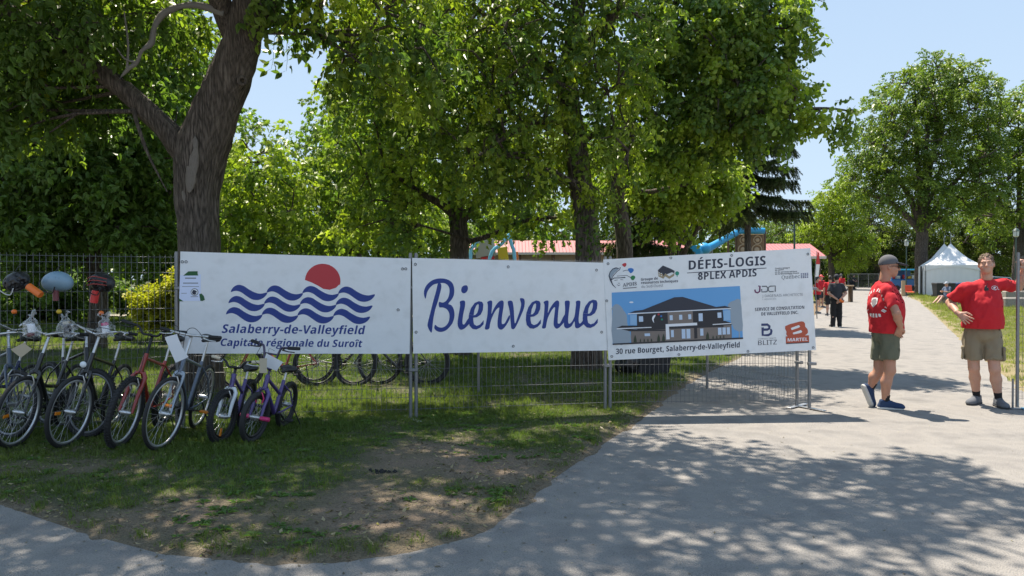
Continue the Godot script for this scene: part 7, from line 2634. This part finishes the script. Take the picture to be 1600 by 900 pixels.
	for q in [[-0.25, 0.22], [0.25, 0.22], [-0.25, -0.2], [0.25, -0.2]]:
		g = Geo.new()
		g.tube([fc + Vector3(q[0], 0, q[1]), fc + Vector3(-q[0], 0.42, q[1])], [0.014, 0.014], 6)
		part("leg", g, M.dark_steel, chair)
	# concrete block seat
	var kb := stand(1482, 43.5)
	var block := thing("concrete_block", "rough concrete block used as a seat near the tent", "block", kb)
	g = Geo.new()
	g.box(kb + Vector3(0.1, 0.21, -0.05), Vector3(0.95, 0.46, 0.6), Basis(Vector3.UP, 0.3), 0.03)
	part("block", g, M.concrete, block)
	# stone blocks and vehicles beyond the leaning man
	for q in [[1583, 40.0, 1.3, 0.55], [1610, 41.0, 1.6, 0.5], [1590, 47.0, 1.5, 0.75], [1565, 49.0, 1.2, 0.6], [1625, 48.0, 1.6, 0.8]]:
		var p := stand(q[0], q[1])
		var rock := thing("stone_block", "large pale squared stone block in the low wall at the lawn's edge", "stone", p, "stone blocks along the lawn")
		g = Geo.new()
		g.box(p + Vector3(0, q[3] * 0.48, 0), Vector3(q[2], q[3], 0.7), Basis(Vector3.UP, 0.1 * (int(q[0]) % 5 - 2)), 0.07)
		part("block", g, M.stone, rock)
	simple_car("white car parked behind the stone blocks beyond the lawn", stand(1556, 72.0), 0.25, M.car_white, 1.55)
	simple_car("red car parked next to the white one beyond the lawn", stand(1548, 66.0), 0.2, M.car_red, 1.35)
	# boundary fence at the far end of the drive
	for k in 7:
		var a := stand(1325 + k * 16, 97.0)
		var b := stand(1325 + (k + 1) * 16, 97.0)
		var bay := thing("boundary_fence", "grey chain-link fence bay across the far end of the drive", "fence", a, "boundary fence bays")
		g = Geo.new()
		g.tube([a - Vector3(0, 0.1, 0), a + Vector3(0, 1.8, 0)], [0.04, 0.04], 6)
		part("post", g, M.galvanised, bay)
		g = Geo.new()
		g.tube([a + Vector3(0, 1.78, 0), b + Vector3(0, 1.78, 0)], [0.03, 0.03], 6)
		part("rail", g, M.galvanised, bay)
		g = Geo.new()
		for i in 10:
			g.tube([a.lerp(b, i / 10.0) + Vector3(0, 0.05, 0), a.lerp(b, (i + 1) / 10.0) + Vector3(0, 1.78, 0)], [0.008, 0.008], 3, false)
			g.tube([a.lerp(b, (i + 1) / 10.0) + Vector3(0, 0.05, 0), a.lerp(b, i / 10.0) + Vector3(0, 1.78, 0)], [0.008, 0.008], 3, false)
		part("wire_mesh", g, M.wire, bay)
	# the black tub and bag behind the building-plan banner
	var bt := stand(1020, 12.4)
	var tub := thing("black_tub", "black plastic tub standing on the grass behind the building-plan banner", "tub", bt)
	g = Geo.new()
	for k in 4:
		var lo := [Vector3(-0.26, 0.02, 0.2), Vector3(0.22, 0.02, 0.2), Vector3(0.22, 0.02, -0.2), Vector3(-0.26, 0.02, -0.2)]
		var hi := [Vector3(-0.31, 0.62, 0.25), Vector3(0.28, 0.62, 0.25), Vector3(0.28, 0.62, -0.25), Vector3(-0.31, 0.62, -0.25)]
		g.face([bt + lo[k], bt + lo[(k + 1) % 4], bt + hi[(k + 1) % 4], bt + hi[k]], (lo[k] + lo[(k + 1) % 4]) * Vector3(1, 0, 1))
	part("body", g, M.bin_black, tub)
	g = Geo.new()
	g.box(bt + Vector3(-0.015, 0.63, 0), Vector3(0.66, 0.04, 0.56), Basis.IDENTITY, 0.012)
	part("rim", g, M.bin_black, tub)
	var bgp := stand(982, 12.3)
	var sack := thing("rubbish_sack", "black rubbish sack slumped beside the black tub", "sack", bgp)
	var f := Field.new(bgp - Vector3(0.35, 0.05, 0.3), bgp + Vector3(0.35, 0.75, 0.3), 0.02)
	f.ball(bgp + Vector3(0, 0.2, 0), Vector3(0.2, 0.22, 0.18), 0.05)
	f.capsule(bgp + Vector3(0.02, 0.35, 0), bgp + Vector3(0.05, 0.5, 0), 0.1, 0.04, 0.08)
	f.ruffle(noise, Vector3(90, 60, 90), 0.06)
	f.cut(bgp + Vector3(0, 0.01, 0), Vector3.DOWN)
	g = Geo.new()
	f.into(g)
	part("bag", g, M.black_gloss, sack)
	# scorched scraps on the bare earth
	var sc := ground_at(600, 748)
	var scrap := thing("charred_scraps", "small heap of blackened scraps lying on the bare earth", "scraps", sc)
	g = Geo.new()
	for k in 46:
		var p := sc + Vector3(rng.randfn(0, 0.055), 0.038 + rng.randf() * 0.018, rng.randfn(0, 0.028))
		g.box(p, Vector3(rng.randf_range(0.01, 0.035), rng.randf_range(0.006, 0.016), rng.randf_range(0.01, 0.03)), Basis.from_euler(Vector3(rng.randf(), rng.randf() * 6.0, rng.randf())))
	part("scraps", g, M.char, scrap)

func build_materials() -> void:
	# ground
	var m := mat(0.285, 0.272, 0.256, 0.92)
	m.albedo_texture = noise_tex(0.16, [[0.0, 0.45, 0.45, 0.45], [0.40, 0.86, 0.86, 0.86], [0.6, 1.0, 0.99, 0.98], [1.0, 0.70, 0.69, 0.68]], 512, 4, 3)
	triplanar(m, Vector3.ONE * 0.9)
	m.detail_enabled = true
	m.detail_blend_mode = BaseMaterial3D.BLEND_MODE_MUL
	m.detail_albedo = noise_tex(0.009, [[0.0, 0.66, 0.66, 0.66], [0.40, 0.90, 0.90, 0.90], [0.55, 1.0, 0.99, 0.97], [1.0, 0.76, 0.76, 0.77]], 1024, 6, 9)
	m.detail_uv_layer = BaseMaterial3D.DETAIL_UV_2
	m.uv2_triplanar = true
	m.uv2_world_triplanar = true
	m.uv2_scale = Vector3.ONE * 0.16
	m.heightmap_enabled = true
	m.heightmap_texture = noise_tex(0.16, [], 512, 4, 3)
	m.heightmap_scale = 0.8
	M.asphalt = m
	m = mat(1, 1, 1, 0.95)
	m.vertex_color_use_as_albedo = true
	m.albedo_texture = noise_tex(0.05, [[0.0, 0.55, 0.55, 0.55], [0.45, 0.9, 0.9, 0.9], [0.65, 1.0, 0.98, 0.95], [1.0, 0.7, 0.7, 0.7]], 512, 5, 5)
	triplanar(m, Vector3.ONE * 0.9)
	m.heightmap_enabled = true
	m.heightmap_texture = noise_tex(0.08, [], 512, 5, 6)
	m.heightmap_scale = 2.5
	M.soil = m
	m = mat(0.5, 0.45, 0.37, 0.95)
	m.albedo_texture = noise_tex(0.15, [[0.0, 0.7, 0.7, 0.7], [1.0, 1.0, 1.0, 1.0]], 256, 3, 8)
	triplanar(m, Vector3.ONE)
	M.gravel = m
	M.grass = leaf_mat(0.55)
	M.leaf = leaf_mat(0.38)
	# bark
	m = mat(0.20, 0.165, 0.138, 0.95)
	m.albedo_texture = noise_tex(0.022, [[0.0, 1.0, 0.99, 0.97], [0.35, 0.80, 0.78, 0.76], [0.62, 0.42, 0.40, 0.38], [0.85, 0.16, 0.15, 0.14], [1.0, 0.12, 0.11, 0.10]], 512, 5, 14)
	(m.albedo_texture.noise as FastNoiseLite).fractal_type = FastNoiseLite.FRACTAL_RIDGED
	triplanar(m, Vector3(1.5, 0.22, 1.5))
	m.heightmap_enabled = true
	m.heightmap_texture = m.albedo_texture
	m.heightmap_scale = 5.0
	M.bark = m
	m = mat(0.19, 0.165, 0.142, 0.9)
	m.albedo_texture = noise_tex(0.03, [[0.0, 0.6, 0.58, 0.55], [0.5, 1.0, 1.0, 1.0], [1.0, 0.75, 0.72, 0.7]], 256, 4, 15)
	triplanar(m, Vector3(6.0, 1.2, 6.0))
	M.scar = m
	M.dead_wood = mat(0.19, 0.175, 0.16, 0.9)
	# fence
	M.galvanised = mat(0.23, 0.235, 0.245, 0.5, 0.65)
	M.galvanised.roughness_texture = noise_tex(0.03, [[0.0, 0.5, 0.5, 0.5], [1.0, 1.0, 1.0, 1.0]], 128, 3, 16)
	triplanar(M.galvanised, Vector3.ONE * 2.0)
	M.wire = mat(0.17, 0.175, 0.18, 0.5, 0.5)
	M.bright_steel = mat(0.62, 0.62, 0.62, 0.32, 0.85)
	M.dark_steel = mat(0.03, 0.03, 0.032, 0.4, 0.5)
	# boards and print
	m = mat(0.80, 0.81, 0.82, 0.5)
	m.albedo_texture = noise_tex(0.012, [[0.0, 0.88, 0.88, 0.87], [0.4, 0.98, 0.98, 0.98], [0.6, 1.0, 1.0, 1.0], [1.0, 0.94, 0.94, 0.93]], 512, 6, 17)
	triplanar(m, Vector3.ONE * 0.7)
	m.heightmap_enabled = true
	m.heightmap_texture = noise_tex(0.008, [], 256, 2, 18)
	m.heightmap_scale = 1.6
	M.banner = m
	m = m.duplicate()
	m.roughness = 0.28
	M.banner_gloss = m
	for q in [["ink_blue", 0.012, 0.040, 0.235], ["ink_red", 0.50, 0.035, 0.045], ["ink_dark", 0.022, 0.028, 0.055], ["ink_grey", 0.22, 0.23, 0.25], ["ink_grey_dark", 0.10, 0.11, 0.13], ["ink_grey_light", 0.38, 0.40, 0.42], ["ink_navy", 0.03, 0.045, 0.14], ["notice_paper", 0.70, 0.76, 0.95], ["paper", 0.78, 0.80, 0.84], ["card", 0.48, 0.42, 0.31], ["tape", 0.012, 0.095, 0.025],
			["print_sky", 0.13, 0.36, 0.68], ["print_haze", 0.30, 0.36, 0.42], ["print_taupe", 0.20, 0.165, 0.145], ["print_black", 0.022, 0.022, 0.028], ["print_roof", 0.03, 0.033, 0.05], ["print_glass", 0.50, 0.62, 0.78], ["print_glass_blue", 0.26, 0.46, 0.70], ["print_green", 0.03, 0.045, 0.025],
			["logo_blue", 0.03, 0.17, 0.50], ["logo_green", 0.02, 0.20, 0.06], ["logo_teal", 0.02, 0.27, 0.18], ["logo_plum", 0.14, 0.02, 0.10], ["logo_sand", 0.34, 0.27, 0.16], ["logo_brick", 0.46, 0.085, 0.04], ["print_white", 0.72, 0.68, 0.68], ["print_grey", 0.22, 0.20, 0.21]]:
		M[q[0]] = mat(q[1], q[2], q[3], 0.5)
	# bikes
	M.rubber = mat(0.022, 0.022, 0.023, 0.75)
	M.vinyl = mat(0.018, 0.018, 0.019, 0.45)
	M.rim_alloy = mat(0.66, 0.67, 0.68, 0.35, 0.7)
	for q in [["paint_black", 0.012, 0.012, 0.014], ["paint_blue", 0.012, 0.028, 0.12], ["paint_red", 0.30, 0.025, 0.018], ["paint_slate", 0.10, 0.13, 0.18], ["paint_silver", 0.33, 0.39, 0.46], ["paint_violet", 0.075, 0.045, 0.20], ["paint_violet_dark", 0.035, 0.025, 0.08], ["paint_white", 0.74, 0.78, 0.80], ["yellow_paint", 0.62, 0.42, 0.03], ["pink", 0.62, 0.045, 0.17], ["orange", 0.75, 0.16, 0.02], ["amber", 0.72, 0.22, 0.01], ["bright_red", 0.58, 0.03, 0.03], ["maroon", 0.15, 0.03, 0.04], ["helmet_black", 0.02, 0.02, 0.022], ["helmet_blue", 0.20, 0.31, 0.40], ["bright_plastic", 0.75, 0.78, 0.8], ["lime", 0.30, 0.52, 0.12], ["sky_paint", 0.20, 0.52, 0.70], ["play_blue", 0.02, 0.27, 0.52], ["trailer_blue", 0.03, 0.13, 0.36], ["car_white", 0.72, 0.73, 0.74], ["car_red", 0.36, 0.03, 0.03], ["black_gloss", 0.012, 0.012, 0.013]]:
		m = mat(q[1], q[2], q[3], 0.35)
		m.clearcoat_enabled = q[0].begins_with("paint") or q[0].begins_with("car")
		m.clearcoat = 0.6
		m.clearcoat_roughness = 0.15
		M[q[0]] = m
	M.cream = mat(0.62, 0.55, 0.42, 0.6)
	M.strap = mat(0.55, 0.55, 0.55, 0.8)
	m = mat(0.85, 0.87, 0.9, 0.2)
	m.transparency = BaseMaterial3D.TRANSPARENCY_ALPHA
	m.albedo_color.a = 0.16
	M.plastic_film = m
	# people
	var weave := noise_tex(0.35, [[0.0, 0.86, 0.86, 0.86], [1.0, 1.0, 1.0, 1.0]], 256, 2, 22)
	for q in [["shirt_red", 0.52, 0.012, 0.022], ["khaki", 0.24, 0.20, 0.135], ["olive", 0.125, 0.13, 0.088], ["sock", 0.012, 0.012, 0.014], ["cap_grey", 0.115, 0.115, 0.125], ["cap_dark", 0.03, 0.032, 0.045], ["cloth_charcoal", 0.035, 0.038, 0.045], ["cloth_black", 0.013, 0.013, 0.016], ["cloth_denim", 0.12, 0.16, 0.24], ["cloth_slate", 0.16, 0.18, 0.22], ["cloth_pale", 0.42, 0.46, 0.52], ["shoe_grey", 0.13, 0.14, 0.16], ["shoe_navy", 0.02, 0.045, 0.11], ["chair_red", 0.65, 0.09, 0.04]]:
		m = mat(q[1], q[2], q[3], 0.9)
		m.albedo_texture = weave
		triplanar(m, Vector3.ONE * 9.0)
		m.rim_enabled = true
		m.rim = 0.3
		m.rim_tint = 0.8
		M[q[0]] = m
	var blotch := noise_tex(0.02, [[0.0, 0.90, 0.84, 0.82], [0.5, 1.0, 1.0, 1.0], [1.0, 1.0, 0.93, 0.90]], 256, 4, 23)
	for q in [["skin", 0.50, 0.285, 0.205], ["skin_tan", 0.43, 0.225, 0.150]]:
		m = mat(q[1], q[2], q[3], 0.55)
		m.albedo_texture = blotch
		triplanar(m, Vector3.ONE * 5.0)
		m.subsurf_scatter_enabled = true
		m.subsurf_scatter_strength = 0.12
		M[q[0]] = m
	M.lips = mat(0.32, 0.12, 0.10, 0.5)
	M.eye = mat(0.03, 0.025, 0.022, 0.2)
	M.brow = mat(0.14, 0.085, 0.05, 0.9)
	M.hair_brown = mat(0.115, 0.080, 0.052, 0.8)
	M.hair_dark = mat(0.018, 0.014, 0.012, 0.6)
	M.sole = mat(0.52, 0.52, 0.50, 0.8)
	M.sole_dark = mat(0.05, 0.052, 0.058, 0.8)
	# far things
	M.lamp_green = mat(0.045, 0.075, 0.065, 0.5)
	M.frosted = mat(0.55, 0.58, 0.58, 0.4)
	m = mat(0.80, 0.81, 0.82, 0.6)
	m.backlight_enabled = true
	m.backlight = lin(0.35, 0.36, 0.37)
	M.canvas = m
	M.bin_black = mat(0.022, 0.024, 0.03, 0.5)
	M.bin_blue = mat(0.02, 0.06, 0.16, 0.5)
	m = mat(0.44, 0.165, 0.165, 0.45)
	m.albedo_texture = noise_tex(0.01, [[0.0, 0.85, 0.85, 0.85], [1.0, 1.05, 1.05, 1.05]], 256, 4, 33)
	triplanar(m, Vector3.ONE * 0.3)
	M.roof_red = m
	M.fascia = mat(0.52, 0.47, 0.42, 0.7)
	M.wall_beige = mat(0.36, 0.31, 0.25, 0.85)
	m = mat(0.15, 0.10, 0.065, 0.85)
	m.albedo_texture = noise_tex(0.03, [[0.0, 0.6, 0.6, 0.6], [1.0, 1.0, 1.0, 1.0]], 256, 4, 34)
	triplanar(m, Vector3(4, 0.4, 4))
	M.timber = m
	M.timber_pale = mat(0.42, 0.30, 0.18, 0.85)
	M.dark_glass = mat(0.02, 0.024, 0.028, 0.08)
	M.play_brown = mat(0.17, 0.10, 0.045, 0.6)
	M.play_tan = mat(0.40, 0.30, 0.19, 0.6)
	m = mat(0.29, 0.265, 0.235, 0.95)
	m.albedo_texture = noise_tex(0.03, [[0.0, 0.6, 0.6, 0.6], [0.5, 0.95, 0.95, 0.95], [1.0, 1.0, 1.0, 1.0]], 256, 5, 35)
	triplanar(m, Vector3.ONE * 1.2)
	m.heightmap_enabled = true
	m.heightmap_texture = m.albedo_texture
	m.heightmap_scale = 3.0
	M.stone = m
	M.concrete = m
	M.char = mat(0.012, 0.012, 0.013, 0.8)

func _ready() -> void:
	# ---- camera
	var cam := Camera3D.new()
	cam.name = "camera"
	cam.position = Vector3(0, EYE, 0)
	cam.rotation_degrees = Vector3(-0.573, 0, 0)
	cam.fov = rad_to_deg(2.0 * atan(450.0 / FOCAL))
	cam.near = 0.1
	cam.far = 600.0
	add_child(cam)
	cam.current = true
	# ---- sky and exposure
	var sky := ProceduralSkyMaterial.new()
	sky.sky_top_color = lin(0.20, 0.285, 0.42)
	sky.sky_horizon_color = lin(0.335, 0.415, 0.485)
	sky.sky_curve = 0.22
	sky.sky_energy_multiplier = 1.0
	sky.ground_bottom_color = lin(0.10, 0.11, 0.08)
	sky.ground_horizon_color = lin(0.30, 0.33, 0.33)
	sky.sun_angle_max = 25.0
	sky.sun_curve = 0.12
	var env := Environment.new()
	env.background_mode = Environment.BG_SKY
	env.sky = Sky.new()
	env.sky.sky_material = sky
	env.tonemap_mode = Environment.TONE_MAPPER_LINEAR
	env.tonemap_exposure = 2.2
	env.sdfgi_enabled = true
	env.ssao_enabled = true
	env.ssil_enabled = true
	var we := WorldEnvironment.new()
	we.name = "world_environment"
	we.environment = env
	add_child(we)
	# ---- high sun ahead of the camera, a little to its left
	var sun := DirectionalLight3D.new()
	sun.name = "sun"
	sun.light_energy = 1.45
	sun.light_color = Color(1.0, 0.955, 0.89)
	sun.light_angular_distance = 0.53
	sun.shadow_enabled = true
	add_child(sun)
	sun.look_at_from_position(Vector3.ZERO, Vector3(0.194, -1.0, 0.389), Vector3.RIGHT)
	# ---- what everything is made with
	rng.seed = 20240608
	noise.seed = 7
	noise.noise_type = FastNoiseLite.TYPE_SIMPLEX_SMOOTH
	noise.frequency = 0.05
	noise.fractal_octaves = 3
	noise_fine.seed = 9
	noise_fine.frequency = 0.4
	var t0 := Time.get_ticks_msec()
	build_materials()
	build_ground()
	print("ground ", Time.get_ticks_msec() - t0)
	build_trees()
	print("trees ", Time.get_ticks_msec() - t0)
	build_fence()
	build_banners()
	print("banners ", Time.get_ticks_msec() - t0)
	build_far_things()
	print("far ", Time.get_ticks_msec() - t0)
	build_two_men()
	print("men ", Time.get_ticks_msec() - t0)
	build_bystanders()
	print("bystanders ", Time.get_ticks_msec() - t0)
	build_bikes()
	build_helmets()
	print("bikes ", Time.get_ticks_msec() - t0)
	build_grass()
	print("grass ", Time.get_ticks_msec() - t0)
